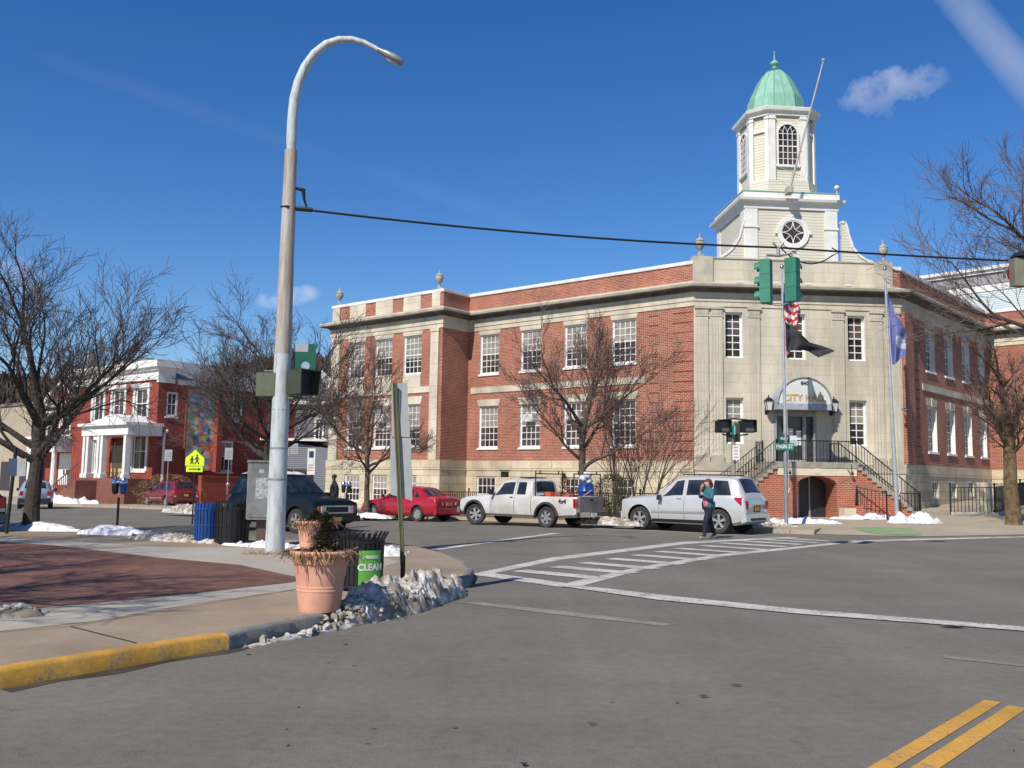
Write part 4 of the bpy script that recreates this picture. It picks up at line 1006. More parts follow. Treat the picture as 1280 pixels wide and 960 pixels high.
for e,s in ((LU0,-1),(LU1,1)):
    for v,ln in ((V1-.05,NS-1),(V0-.02,NS-1)):
        mb=MB();pts=[FF(e+s*TR*k,v-(.0 if v>2 else .0),zr(k)+.01) for k in (0,4,8,ln)]
        if v<2: pts+= [FF(e+s*(TR*ln+.9),v,zr(ln))]
        railing(mb,pts);mb.build('stair_railing',iron,st,world=True)
    mb=MB();railing(mb,[FF(e-s*.02,V0,ZL),FF(e-s*.02,.4,ZL)]);mb.build('landing_railing',iron,st,world=True)
mb=MB();railing(mb,[FF(6.4,V1+.15,.6),FF(7.35,V1+1.0,.35)],.95);mb.tube([FF(6.3,V1+.15,.2),FF(6.4,V1+.15,1.5)],.03,5);mb.tube([FF(7.35,V1+1,.1),FF(7.35,V1+1,1.35)],.035,5)
mb.build('basement_handrail',iron,st,world=True)
for u in (3.2,6.05):
    mb=MB();mb.tube([FF(u,V1+.05,2.3),FF(u+.1,V1+.25,2.1),FF(u+.05,V1+.3,2.55)],.02,5);mb.ball(FF(u+.12,V1+.25,2.12),.07,n=6);mb.build('bracket',iron,st,world=True)
# wall light on brick of right wing
mb=MB();q=D(1130,512,44.6);mb.ball(tuple(q),.14,n=8,sz=.7);mb.tube([q,q+Vector((.2,.5,0))],.04,5);mb.build('dome_light',chrome,hall,world=True,smooth=60)
mb=MB();q=D(631,593,50.2);mb.cbox(tuple(q),(.3,.3,.3),rz=.9);mb.cbox(tuple(q+Vector((0,0,.2))),(.5,.4,.06),rz=.9);mb.build('wall_light',iron,hall,world=True)
# conduit lines on the ashlar
# ---------------------------------------------------------------- fences
def fence(name,label,pts,hh,sp=.13,base=None,mid=True,zb=.15):
    P=[Vector((p[0],p[1],gz(*p[:2])+zb)) for p in pts]
    r=empty(name,P[0],0,label,'fence')
    mb=MB();railing(mb,P,hh,sp,.02,.022,mid);mb.build('bars',iron,r,world=True)
    for a,b in zip(P[:-1],P[1:]):
        l=(b-a).length;n=max(1,round(l/2.4))
        for i in range(n+1):
            q=a+(b-a)*i/n;k=MB();k.tube([q,q+Vector((0,0,hh+.12))],.04,6);k.ball(tuple(q+Vector((0,0,hh+.15))),.055,n=6);k.build('post',iron,r,world=True)
            if i==n and b is not P[-1]: break
    if base:
        k=MB()
        for a,b in zip(P[:-1],P[1:]):
            e=(b-a).normalized();nn=Vector((e.y,-e.x,0))*.14
            k.hexa([a-nn-Vector((0,0,.3)),b-nn-Vector((0,0,.3)),b+nn-Vector((0,0,.3)),a+nn-Vector((0,0,.3)),a-nn+Vector((0,0,base)),b-nn+Vector((0,0,base)),b+nn+Vector((0,0,base)),a+nn+Vector((0,0,base))])
        k.build('stone_curb',stone,r,world=True)
    return r
fence('iron_fence','low black iron fence before the basement windows left of the stair',[wl(13.9,3.4),wl(0.9,3.4),wl(-.8,3.8)],1.0)
fr_=lambda u,v:FR(u,v,0)[:2]
fence('iron_fence','black iron fence on a stone curb around the sunken area of the right wing',[fr_(-1.2,2.4),fr_(-.6,4.1),fr_(1.8,4.1),fr_(15.5,3.9)],1.25,.15,.14)
k=fence('iron_gate','short dark iron gate at the far end of the right wing fence',[fr_(16.2,3.9),fr_(19.2,3.9)],1.5,.12,.15)
# concrete pier and bits in the sunken area
for u_,v_,s_ in ((1.3,3.2,.5),(4.6,3.0,.25)):
    mb=MB();p=fr_(u_,v_);mb.cbox((p[0],p[1],.95),(s_,s_,1.8),rz=.7);mb.build('concrete_pier',creamp,hall,world=True)
# pale blue building behind right wing
b2=empty('clapboard_building',FR(20,-16,.5),0,'pale blue clapboard building with white cornice rising behind the right wing','building')
q0=D(1161,345,76);q1=D(1300,322,70)
e=Vector((q1.x-q0.x,q1.y-q0.y));e.normalize();FB=frame((q0.x,q0.y),(e.x,e.y))
L2=26
mb=MB();wall(mb,FB,-.2,L2,0,q0.z-1.0);mb.box(-.2,L2,-12,-.02,0,q0.z-1.0,fr=FB);mb.build('wall',clapb,b2,world=True)
mb=MB();mb.box(-.6,L2,-12,.5,q0.z-.25,q0.z,fr=FB);mb.box(-.4,L2,-12,.3,q0.z-.5,q0.z-.25,fr=FB);mb.box(-.3,L2,-12,.06,q0.z-1.9,q0.z-1.35,fr=FB);mb.build('cornice',white,b2,world=True)
mb=MB();mb.box(-.35,L2,-12,.12,q0.z-1.35,q0.z-.5,fr=FB);mb.build('frieze',mat('mauve grey frieze',(.30,.29,.31),.8),b2,world=True)
# ================================================================ STREET LAMP, SIGNALS, WIRE
LP=D(343,700,18.3);lampz=.15
def L(px,py,d=18.3): return D(px,py,d)
lamp=empty('street_lamp',(LP.x,LP.y,.1),0,'tall pale peeling street lamp with curved arm on the near corner','street lamp')
mb=MB();mb.tube([(LP.x,LP.y,-.02),(LP.x,LP.y,.12)],[.25,.25],16);mb.tube([(LP.x,LP.y,.1),(LP.x,LP.y,.7),(LP.x,LP.y,4.0)],[.195,.18,.165],16,cap=False);mb.build('pole',galv,lamp,world=True,smooth=50)
mb=MB();mb.tube([(LP.x,LP.y,4.0),(LP.x,LP.y,8.15)],[.164,.125],16);mb.build('upper_pole',galvtop,lamp,world=True,smooth=50)
for z in (1.55,2.15,2.9,4.05,4.35,5.8):
    k=MB();r=.195-.0085*z;k.tube([(LP.x,LP.y,z-.02),(LP.x,LP.y,z+.02)],r,14);k.build('band',greypipe,lamp,world=True,smooth=50)
pts=[L(364,190),L(364.5,175),L(365.5,150),L(368,125),L(373,103),L(381,84),L(393,67),L(408,55),L(424,49.5),L(440,49),L(455,53),L(468,59.5),L(476,64)]
pts=[Vector((p.x+(LP.x-pts[0].x)*(1-i/12),LP.y,p.z)) for i,p in enumerate(pts)]
mb=MB();mb.tube([pts[0]-Vector((0,0,.3))]+pts,[.085]*2+[.105]*3+[.095,.09,.085,.08,.07,.062,.055,.05,.045],12);mb.build('arm',galv,lamp,world=True,smooth=50)
e=pts[-1];t=(L(501,77)-L(474,62)).normalized()
mb=MB();mb.tube([e-t*.06,e+t*.02,e+t*.14,e+t*.32,e+t*.46,e+t*.54],[.045,.055,.08,.088,.075,.03],12);mb.v=[tuple(Vector((q.x,LP.y+(q.y-LP.y)*1.7,q.z))) for q in map(Vector,mb.v)];mb.build('lamp_head',mat('lamp head grey',(.33,.34,.35),.4,metal=.3),lamp,world=True,smooth=50)
mb=MB();dn=Vector((t.z,0,-t.x));mb.tube([e+t*.14+dn*.05,e+t*.24+dn*.055,e+t*.40+dn*.055,e+t*.5+dn*.03],[.035,.06,.055,.02],12);mb.build('lens',lampw,lamp,world=True,smooth=50)
mb=MB();q=Vector((LP.x,LP.y,6.95));mb.tube([q+Vector((.12,0,.42)),q+Vector((.28,0,.38)),q+Vector((.30,0,.2)),q+Vector((.36,0,.02))],[.03,.05,.03,.02],6);mb.tube([q+Vector((-.15,-.05,.02)),q+Vector((0,-.16,0)),q+Vector((.15,0,0))],.02,5);mb.build('wire_bracket',iron,lamp,world=True)
# span wire
W0=Vector((LP.x+.15,LP.y,6.95));W1=Vector((6.05,21.0,7.0));W2=Vector((13.0,23.0,7.25));W3=Vector((26,27,8.6))
def sagged(a,b,s,n=14): return [a+(b-a)*i/n-Vector((0,0,s*4*(i/n)*(1-i/n))) for i in range(n+1)]
mb=MB();mb.tube(sagged(W0,W1,.12),.024,6);mb.tube(sagged(W1,W2,.02),.024,6);mb.tube(sagged(W2,W3,.1),.024,6)
mb.tube([W0-Vector((.0,0,0)),W0+Vector((.32,0,-.02))],.05,6)
mb.tube(sagged(W1+Vector((.05,0,0)),W1+Vector((1.3,.2,-.12)),.28,10)+[W1+Vector((1.5,.25,-.02)),W1+Vector((1.3,.2,.06))],.016,5)
for i in range(0):
    q=W0;mb.tube([q+Vector((-.04,0,-.1-.0*i)),q+Vector((.04,0,-.02))],.02,4)
mb.build('span_wire',mat('black cable',(.015,.015,.016),.6),None,label='black overhead cable strung from the street lamp across the street',cat='cable',smooth=50)
# hanging signals
def section_signal(name,label,c,rz,h=1.0,wd=.27,n=3,group=None,m=None,facing=1):
    m=m or siggreen
    r=empty(name,(c[0],c[1],c[2]),rz,label,'traffic signal',group)
    mb=MB();mb.box(-wd/2,wd/2,-.12,.12,-h/2,h/2);
    for i in range(1,n): mb.box(-wd/2-.006,wd/2+.006,-.126,.126,-h/2+h*i/n-.008,-h/2+h*i/n+.008)
    mb.build('housing',m,r)
    for i in range(n):
        z=-h/2+h*(i+.5)/n
        v=MB();N2=12;a0=-.35;a1=PI+.35
        for k in range(N2):
            t0=a0+(a1-a0)*k/N2;t1=a0+(a1-a0)*(k+1)/N2;R_=h/n*.42
            v.face([(R_*math.cos(t0),.12,z+R_*math.sin(t0)),(R_*math.cos(t1),.12,z+R_*math.sin(t1)),(R_*math.cos(t1),.24,z-.02+R_*math.sin(t1)),(R_*math.cos(t0),.24,z-.02+R_*math.sin(t0))])
        v.build('visor',m,r,recalc=False)
        l=MB();l.lathe([(.001,.125),(R_*.9,.125),(R_*.9,.12)],14,(0,0,z),axis='y')
        l.build('lens',mat('dark lens %d'%i,[(.25,.01,.01),(.3,.16,.01),(.01,.2,.08)][i%3],.2),r)
    return r
s1=section_signal('traffic_signal','green hanging traffic signal on the left of the hanging pair',D(957.5,352,21),math.radians(62),group='green signals hanging on the cable')
s2=section_signal('traffic_signal','green hanging traffic signal on the right of the hanging pair',D(990.5,350,21),math.radians(-40),group='green signals hanging on the cable')
mb=MB();a=D(957.5,324,21);b=D(990.5,322,21);m_=D(973,320,21)
mb.tube([a,a+Vector((.02,0,.1)),m_,b+Vector((-.02,0,.1)),b],.03,6);mb.tube([m_,W1],.04,6);mb.tube([W1+Vector((-.12,0,.12)),W1-Vector((0,0,.05)),W1+Vector((.12,0,.12))],.03,5)
mb.tube([D(957.5,380,21),D(973,381,21)-Vector((0,0,.02)),D(990.5,378,21)],.015,5)
mb.build('signal_hanger',greypipe,None,label='rusty grey hanger bar joining the pair of green signals to the cable',cat='hanger')
s3=section_signal('traffic_signal','dull grey signal seen from behind at the right edge of the picture',D(1275,341,20.5),math.radians(0),h=.62,wd=.36,n=1,m=mat('dull tan signal',(.22,.20,.15),.6))
mb=MB();q=D(1275,323,20.5);mb.tube([q+Vector((0,0,.02)),q+Vector((0,0,.12))],[.21,.12],10);mb.tube([q,q+Vector((0,0,.35))],.03,6);mb.build('cap',iron,None,world=True,loc=(q.x,q.y,q.z)).parent=None
bpy.data.objects['cap'].parent=s3;bpy.data.objects['cap'].location=Vector((q.x,q.y,q.z))-s3.location
# pedestrian signals on the lamp
def ped_signal(label,c,rz,m,front):
    r=empty('pedestrian_signal',c,rz,label,'pedestrian signal',None)
    mb=MB();mb.box(-.23,.23,-.12,.12,-.23,.23);mb.build('housing',m,r)
    v=MB();v.box(-.25,-.23,-.12,-.34,-.23,.24);v.box(.23,.25,-.12,-.34,-.23,.24);v.box(-.25,.25,-.34,-.12,.23,.25);v.build('visor',m,r)
    g_=MB();g_.box(-.21,.21,-.125,-.12,-.21,.21);g_.build('screen',darkpl,r);return r
ped_signal('olive walk signal seen from behind on the left of the lamp pole',D(337,481,18.3),math.radians(172),olive,0)
ped_signal('dark hooded walk signal on the right of the lamp pole',D(374.5,479,18.15),math.radians(52),mat('dark olive signal',(.05,.06,.04),.6),0)
mb=MB()
for py in (464,498): mb.tube([D(330,py,18.3),D(383,py,18.2)],.022,6)
mb.build('signal_bracket',mat('green bracket pipe',(.10,.15,.12),.6),lamp,world=True)
# green street sign panel on the lamp
r=empty('street_sign',D(381,448,18.4),math.radians(8),'green square sign panel with a white block on the lamp pole','sign')
mb=MB();mb.box(-.21,.21,-.012,.012,-.29,.29);mb.build('panel',mat('dark green sign',(.003,.11,.06),.5),r)
mb=MB();mb.box(-.21,.06,-.016,-.0125,.13,.29);mb.build('white_block',mat('pale grey vinyl',(.42,.42,.46),.5),r)
mb=MB();mb.lathe([(.001,-.016),(.085,-.016),(.085,-.0125)],16,(.02,0,-.15),axis='y');mb.build('round_mark',mat('blue white disc',(.35,.45,.62),.5),r)
# ---------------------------------------------------------------- near sign post seen from behind
pb_=at(503,733,.15);PB=Vector((pb_[0],pb_[1],.12));d0=PB.y;PTp=D(493.5,479,d0-.05)
r=empty('sign_post',PB,0,'rusty green channel post with two grey sign backs in the near pavement','sign post')
mb=MB();mb.tube([PB,PB+Vector((0,0,.45))],[.035,.035],6);mb.build('post_base',iron,r,world=True)
mb=MB();
pv=[PB+Vector((0,0,.3)),D(501,650,d0),D(499,600,d0),D(495,520,d0),PTp]
for k,off in enumerate((-.022,.022)):
    mb.tube([p+Vector((off,-.01,0)) for p in pv],.012,4)
mb.tube([p+Vector((0,.01,0)) for p in pv],.02,4);mb.build('post',greenpost,r,world=True)
def plate(name,px,m,th=.006,dd=.03,rr=.04):
    c=[D(p[0],p[1],d0+dd) for p in px];mb=MB();mb.hexa([c[0],c[1],c[1]+Vector((0,th,0)),c[0]+Vector((0,th,0)),c[3],c[2],c[2]+Vector((0,th,0)),c[3]+Vector((0,th,0))]);return mb.build(name,m,r,world=True)
plate('sign_back',[(489.5,546),(512.5,546),(509,479),(489.5,479)],alusign)
plate('sign_back',[(488,618),(515.5,626),(513.5,546.5),(488,545)],alusign,dd=.045)
# ---------------------------------------------------------------- litter bin
cp=at(450,737,.15)
def litter_bin(name,label,x,y,z,rad,h,m,slats=26,flaring=True,banner=False,rz=0):
    r=empty(name,(x,y,z),rz,label,'litter bin')
    mb=MB()
    for i in range(slats):
        t=2*PI*i/slats;c,s=math.cos(t),math.sin(t);w_=rad*2*PI/slats*.33
        pts=[(rad*.96,.04),(rad,h*.75),(rad*1.02,h*.86)]+([(rad*1.10,h*.93),(rad*1.22,h)] if flaring else [(rad,h)])
        for (r0,z0),(r1,z1) in zip(pts[:-1],pts[1:]):
            tx,ty=-s*w_,c*w_
            mb.hexa([(r0*c-tx,r0*s-ty,z0),(r0*c+tx,r0*s+ty,z0),((r0+.01)*c+tx,(r0+.01)*s+ty,z0),((r0+.01)*c-tx,(r0+.01)*s-ty,z0),(r1*c-tx,r1*s-ty,z1),(r1*c+tx,r1*s+ty,z1),((r1+.01)*c+tx,(r1+.01)*s+ty,z1),((r1+.01)*c-tx,(r1+.01)*s-ty,z1)])
    mb.build('slats',m,r)
    k=MB();k.lathe([(rad*.3,.02),(rad*.95,.03),(rad*.99,h*.82),(rad*.93,h*.82),(rad*.85,.08),(.01,.07)],24);k.build('liner',darkpl,r,smooth=40)
    k=MB()
    for zz in (.06,h*.45,h*.86): 
        k=MB();k.lathe([(rad*1.0,zz-.015),(rad*1.035,zz-.015),(rad*1.035,zz+.015),(rad*1.0,zz+.015)],28)
        k.build('hoop',m,r)
    if banner:
        k=MB();n=10;a0,a1=banner;zb0,zb1=.06,h*.70
        P=lambda a,z,o=.022:((rad+o)*math.cos(a),(rad+o)*math.sin(a),z)
        for i in range(n):
            t0=a0+(a1-a0)*i/n;t1=a0+(a1-a0)*(i+1)/n
            k.face([P(t0,zb0),P(t1,zb0),P(t1,zb1),P(t0,zb1)])
        bn=k.build('banner',cleang,r,recalc=False)
        am=(a0+a1)/2
        def tfm(zc):
            def f(x,y,z):
                a=am+x/(rad+.03);v=Vector(P(a,zc+y,.026+z));v.rotate(Matrix.Rotation(rz,3,'Z'));return v+Vector((r.location))
            return f
        text('PEEKSKILL',.05,'lettering',mat('pale green text',(.55,.75,.5),.5),bn,tfm(.44),ext=.002)
        text('CLEAN',.115,'lettering',signwhite,bn,tfm(.31),ext=.002)
    return r
litter_bin('litter_bin','black slatted litter bin with a bright green CLEAN banner',cp[0],cp[1],.15,.29,.75,iron,28,True,(math.radians(274),math.radians(334)))
bp_=at(259,678,.15);litter_bin('litter_bin','blue slatted bin beside the black bin left of the grey cabinet',bp_[0],bp_[1],.15,.29,.86,bluepl,26,False)
bp_=at(288,679,.15);litter_bin('litter_bin','big black bin between the blue bin and the grey cabinet',bp_[0]+.05,bp_[1]-.1,.15,.36,.9,mat('black bin paint',(.008,.008,.009),.5),22,False)
# ---------------------------------------------------------------- terracotta planters with dead plants
def planter(label,x,y,z,s,seed,mark=False,kind=0,ch=.36):
    r=empty('planter',(x,y,z),seed*.7,label,'planter')
    R_=.305*s;H_=.60*s
    mb=MB();mb.lathe([(.01,0),(R_*.66,0),(R_*.68,.02*s),(R_*.75,.20*s),(R_*.765,.203*s),(R_*.765,.215*s),(R_*.755,.218*s),(R_*.76,.235*s),(R_*.77,.238*s),(R_*.77,.25*s),(R_*.76,.253*s),(R_*.88,.47*s),(R_*.93,.475*s),(R_*.95,.51*s),(R_*.95,.535*s),(R_*.98,.54*s),(R_*1.03,.56*s),(R_*1.04,.585*s),(R_*1.0,H_),(R_*.90,H_),(R_*.87,.55*s),(.01,.54*s)],40)
    mb.build('pot',terra,r,smooth=35)
    k=MB();k.lathe([(.01,.56*s),(R_*.87,.555*s),(R_*.87,.53*s)],20);k.build('soil',soil,r)
    rnd=random.Random(seed)
    k=MB()
    for i in range(560):       # dead curling leaves and stalks
        a=rnd.uniform(0,2*PI);rr=R_*rnd.uniform(.1,.85);b=Vector((rr*math.cos(a),rr*math.sin(a),.55*s));ln=rnd.uniform(.06,.28)*s
        o=Vector((math.cos(a+rnd.uniform(-.8,.8)),math.sin(a+rnd.uniform(-.8,.8)),0))
        pts=[];n=5;up=rnd.uniform(.2,1.0);w_=rnd.uniform(.003,.011)*s
        for j in range(n+1):
            t=j/n;pts.append(b+o*ln*t*rnd.uniform(.7,1.15)+Vector((rnd.gauss(0,.012),rnd.gauss(0,.012),rnd.gauss(0,.008)))+Vector((0,0,ln*(up*t*1.6-1.9*up*t*t))))
        sd_=Vector((-o.y,o.x,.2)).normalized()
        for j in range(n):
            wa=w_*math.sin(PI*(j+.3)/(n+.6));wb=w_*math.sin(PI*(j+1.3)/(n+1.6))
            k.face([pts[j]-sd_*wa,pts[j]+sd_*wa,pts[j+1]+sd_*wb,pts[j+1]-sd_*wb],None,rnd.choice((0,0,1)))
    k.build('dead_plant',[deadleaf,deadleaf2],r,recalc=False,weld=False)
    k=MB()                      # small cone of needles
    cxp,cyp=(.03*s,-.02*s) if not kind else (0,0)
    for i in range(3600):
        t=rnd.random()**.8;hh=.53*s+t*ch*s*(1+.25*math.sin(i*1.7));rad=(.165*s)*math.sin(PI*min(1,.18+t*.82))**.7*rnd.uniform(.3,1.05)
        a=rnd.uniform(0,2*PI);p=Vector((cxp+rad*math.cos(a),cyp+rad*math.sin(a),hh));o=Vector((math.cos(a),math.sin(a),rnd.uniform(-.1,1.2))).normalized()*rnd.uniform(.02,.05)*s
        q=o.cross(Vector((0,0,1))).normalized()*.010
        k.face([p-q,p+q,p+o],None,rnd.choice((0,1,1)) if kind else rnd.choice((0,0,1)))
    k.build('dwarf_conifer',[conifer,deadleaf2],r,recalc=False,weld=False)
    if mark:
        k=MB();k.box(-.06,.06,-.01,.0,-.03,.03);o=k.build('label_plate',signwhite,r);o.location=(math.cos(-1.57-seed*.7+.25)*R_*.9,math.sin(-1.57-seed*.7+.25)*R_*.9,.43*s);o.rotation_euler=(0,0,-seed*.7+.25)
    return r
q=at(399,763,.15);planter('large terracotta pot with dead plants at the near kerb beside the snow bank',q[0],q[1],.15,1.09,1)
q=at(386,694,.15);planter('smaller looking terracotta pot with brown foliage behind the near pot by the lamp',q[0]+.25,17.0,.15,1.12,2,True,1,.20)
# broken roots lump at the lamp foot
k=MB();rnd=random.Random(5);q=Vector((LP.x+.05,LP.y-.5,.15))
for i in range(260):
    a=rnd.uniform(0,2*PI);b=q+Vector((rnd.uniform(-.5,.45),rnd.uniform(-.25,.25),0));o=Vector((rnd.uniform(-1,1),rnd.uniform(-.5,.5),rnd.uniform(.1,.8)))*rnd.uniform(.06,.22)
    s_=Vector((.006,0,0));k.face([b-s_,b+s_,b+o],None,0)
k.build('dead_grass_tuft',deadleaf,None,recalc=False,weld=False,label='tuft of dead tan grass at the foot of the street lamp',cat='dead grass',kind='stuff')
# ---------------------------------------------------------------- control cabinet
q=at(325,682,.15);r=empty('control_cabinet',(q[0],q[1],.15),math.radians(20),'grey metal control cabinet with a torn white sticker on a short post','cabinet')
mb=MB();mb.box(-.30,.30,-.22,.22,.55,1.75);mb.box(-.32,.32,-.24,.24,1.75,1.79);mb.build('cabinet_body',cabinet,r)
mb=MB();mb.box(-.27,.27,-.232,-.221,.60,1.70);mb.build('cabinet_door',cabinet,r)
mb=MB();mb.box(-.16,.14,-.236,-.2325,.98,1.42);mb.box(-.10,.0,-.236,-.2325,1.52,1.60);mb.build('sticker',sticker,r)
mb=MB();mb.box(.20,.22,-.25,-.232,1.1,1.25);mb.build('handle',iron,r)
mb=MB();mb.box(-.09,.09,-.09,.09,-.02,.55);mb.build('post',mat('rusted post',(.12,.08,.06),.8),r)
# ---------------------------------------------------------------- parking meters
def meter(label,x,y,s=1.0,double=True,rz=0,cm=None):
    r=empty('parking_meter',(x,y,gz(x,y)+.15),rz,label,'parking meter')
    k=MB();k.tube([(0,0,-.02),(0,0,1.0*s)],.035,8);k.build('post',iron,r)
    for sx in ((-.12,.12) if double else (0,)):
        k=MB();k.lathe([(.03,.98),(.08,1.02),(.095,1.2),(.10,1.28)],12,(sx*s,0,0));k.build('meter_head',(cm if sx>0 or not double else darkpl),r,smooth=40)
        k=MB();k.lathe([(.10,1.28),(.095,1.36),(.06,1.42),(.001,1.44)],12,(sx*s,0,0));k.build('meter_dome',chrome,r,smooth=40)
    return r
q=at(146,664,.15);meter('double headed parking meter, one blue head, standing in a snow mound',q[0],q[1],.9,True,0,bluepl)
q=D(432,640,38);meter('single parking meter by the silver car parked near the stone base',q.x,q.y,1,True,.6,darkpl)
q=D(283,640,52);meter('small red topped meter before the mural wall',q.x,q.y,1,False,0,marp)
q=D(432,640,39.5)
# ---------------------------------------------------------------- signs
def signpost(label,x,y,h,m=iron,r_=.03,group=None,cat='sign'):
    r=empty('street_sign',(x,y,gz(x,y)+.1),0,label,cat,group);k=MB();k.tube([(0,0,-.1),(0,0,h)],r_,7);k.build('post',m,r);return r
def sp(px,d,h,label,**kw):
    q=D(px,600,d);return signpost(label,q.x,q.y,h,**kw),q
# school crossing
q=D(241,640,34);zc=D(241,576,34).z;r=signpost('fluorescent yellow school crossing sign with two walking figures',q.x,q.y,zc+.3,cat='warning sign')
g0=r.location.z
k=MB();k.prism([(-.34,-.18),(.34,-.18),(.34,.10),(0,.40),(-.34,.10)],lambda a,b:(a,-.06,zc-g0+b),lambda a,b:(a,-.045,zc-g0+b));pn=k.build('sign_panel',yellowg,r)
k=MB();k.box(-.30,.30,-.06,-.045,zc-g0-.40,zc-g0-.20);pl=k.build('sign_plate',yellowg,r)
k=MB()
for sx,sc in ((-.10,.85),(.08,1.0)):
    zb=zc-g0-.12
    P=lambda x,z:(sx+x*sc,-.063,zb+z*sc)
    def st_(pts,w_):
        for a,b in zip(pts[:-1],pts[1:]):
            d_=Vector((b[0]-a[0],0,b[1]-a[1]));n_=Vector((-d_.z,0,d_.x)).normalized()*w_
            k.face([Vector(P(*a))-n_,Vector(P(*a))+n_,Vector(P(*b))+n_,Vector(P(*b))-n_])
    st_([(-.06,0),(-.01,.14),(.0,.26)],.022);st_([(.07,0),(.02,.12),(.0,.2)],.022);st_([(-.08,.16),(0,.27),(.08,.17)],.016)
    k.face([P(.035*math.cos(2*PI*i/10),.31+.035*math.sin(2*PI*i/10)) for i in range(10)])
k.build('walking_figures',darkpl,pn,recalc=False)
k=MB();k.box(-.2,.16,-.064,-.061,zc-g0-.32,zc-g0-.28);k.prism([(.14,-.36),(.24,-.30),(.14,-.24)],lambda a,b:(a,-.064,zc-g0+b),lambda a,b:(a,-.061,zc-g0+b));k.build('arrow',darkpl,pl)
# handicapped sign
q=D(387,640,36);zc=D(387,577,36).z;r=signpost('tall narrow white parking sign with a small dark symbol beside the teal car',q.x,q.y,zc+.5)
g0=r.location.z;k=MB();k.box(-.15,.15,-.05,-.04,zc-g0-.5,zc-g0+.5);k.build('sign_panel',signwhite,r)
k=MB();k.box(-.09,.09,-.054,-.051,zc-g0+.15,zc-g0+.4);k.build('symbol',mat('navy symbol',(.02,.03,.10),.5),r);k=MB()
for z in (-.35,-.25,-.15): k.box(-.10,.10,-.054,-.051,zc-g0+z,zc-g0+z+.04)
k.build('text_lines',mat('faded red print',(.6,.3,.28),.5),r)
for px,d,py,lb in ((207,50,569,'small grey parking sign on a thin pole above the dark red car'),(354,50,562,'small grey parking sign on a thin pole right of the mural'),(283,48,567,'thin pole with a small grey plate before the mural wall window'),(365,52,561,'small pale sign just left of the lamp pole')):
    q=D(px,640,d);zc=D(px,py,d).z;r=signpost(lb,q.x,q.y,zc+.2,m=greypipe,r_=.025,group='small grey parking signs along the far pavement')
    g0=r.location.z;k=MB();k.box(-.2,.2,-.04,-.03,zc-g0-.3,zc-g0+.3);k.build('sign_panel',alusign,r);k=MB()
    for z in (-.2,-.1,0,.1): k.box(-.13,.13,-.044,-.041,zc-g0+z,zc-g0+z+.035)
    k.build('text_lines',mat('grey print',(.25,.2,.2),.6),r)
# left leaning post with blue-grey sign near tree
a=at(8,668,.15);P0=Vector((a[0],a[1],.1));r=empty('sign_post',P0,0,'dark leaning pole with a small blue and white sign left of the big bare tree','sign post')
k=MB();k.tube([P0,D(20,560,P0.y)],.045,7);k.build('post',iron,r,world=True)
k=MB();c=[D(10,595,P0.y-.05),D(21,595,P0.y-.05),D(22,573,P0.y-.05),D(11,573,P0.y-.05)];k.face(c);k.face([v+Vector((.22,-.01,0)) for v in c],None,1);k.build('sign_panel',[mat('blue sign',(.03,.06,.12),.5),alusign],r,world=True,recalc=False)
# MAIN ST sign pole
q=at(983,657,.15);SP=Vector((q[0],q[1],.1));zt=D(985,541,SP.y).z
r=empty('street_name_sign',SP,0,'green MAIN ST and NELSON street name signs on a grey pole before the stair','street sign')
k=MB();k.tube([SP,Vector((SP.x,SP.y,zt))],.07,10);k.build('pole',greypipe,r,world=True)
def blade(px0,px1,py0,py1,d,m,nm,txt=None,sz=.2,yaw=0,sx=1):
    a=D(px0,(py0+py1)/2,d);b=D(px1,(py0+py1)/2,d);zt_=D(px0,py0,d).z;zb_=D(px0,py1,d).z;c=(a+b)/2
    dx=(b-a);b=b+Vector((0,dx.length*yaw,0));a=a-Vector((0,dx.length*yaw,0));e_=(b-a).normalized();n_=Vector((e_.y,-e_.x,0))
    k=MB();k.hexa([Vector((a.x,a.y,zb_)),Vector((b.x,b.y,zb_)),Vector((b.x,b.y,zb_))-n_*.02,Vector((a.x,a.y,zb_))-n_*.02,Vector((a.x,a.y,zt_)),Vector((b.x,b.y,zt_)),Vector((b.x,b.y,zt_))-n_*.02,Vector((a.x,a.y,zt_))-n_*.02])
    o=k.build(nm,m,r,world=True)
    if txt: text(txt,sz,'lettering',signwhite,o,lambda x,y,z:Vector((c.x,c.y,(zt_+zb_)/2))+e_*x+Vector((0,0,y-.005))+n_*(z+.006),sx=sx)
    return o
blade(969,992.5,553.5,562.5,SP.y-.1,signgreen,'name_blade','MAIN ST',.20,0,.80)
blade(973,987,543.5,552.8,SP.y-.08,mat('dark street green',(.004,.15,.10),.5),'name_blade','NELSON',.13,.3,.75)
blade(987.5,996,544.5,558,SP.y+.1,signwhite,'small_sign',None)
blade(988.5,995,550,557,SP.y+.07,mat('pale blue decal',(.40,.55,.68),.5),'small_sign',None)
k=MB();
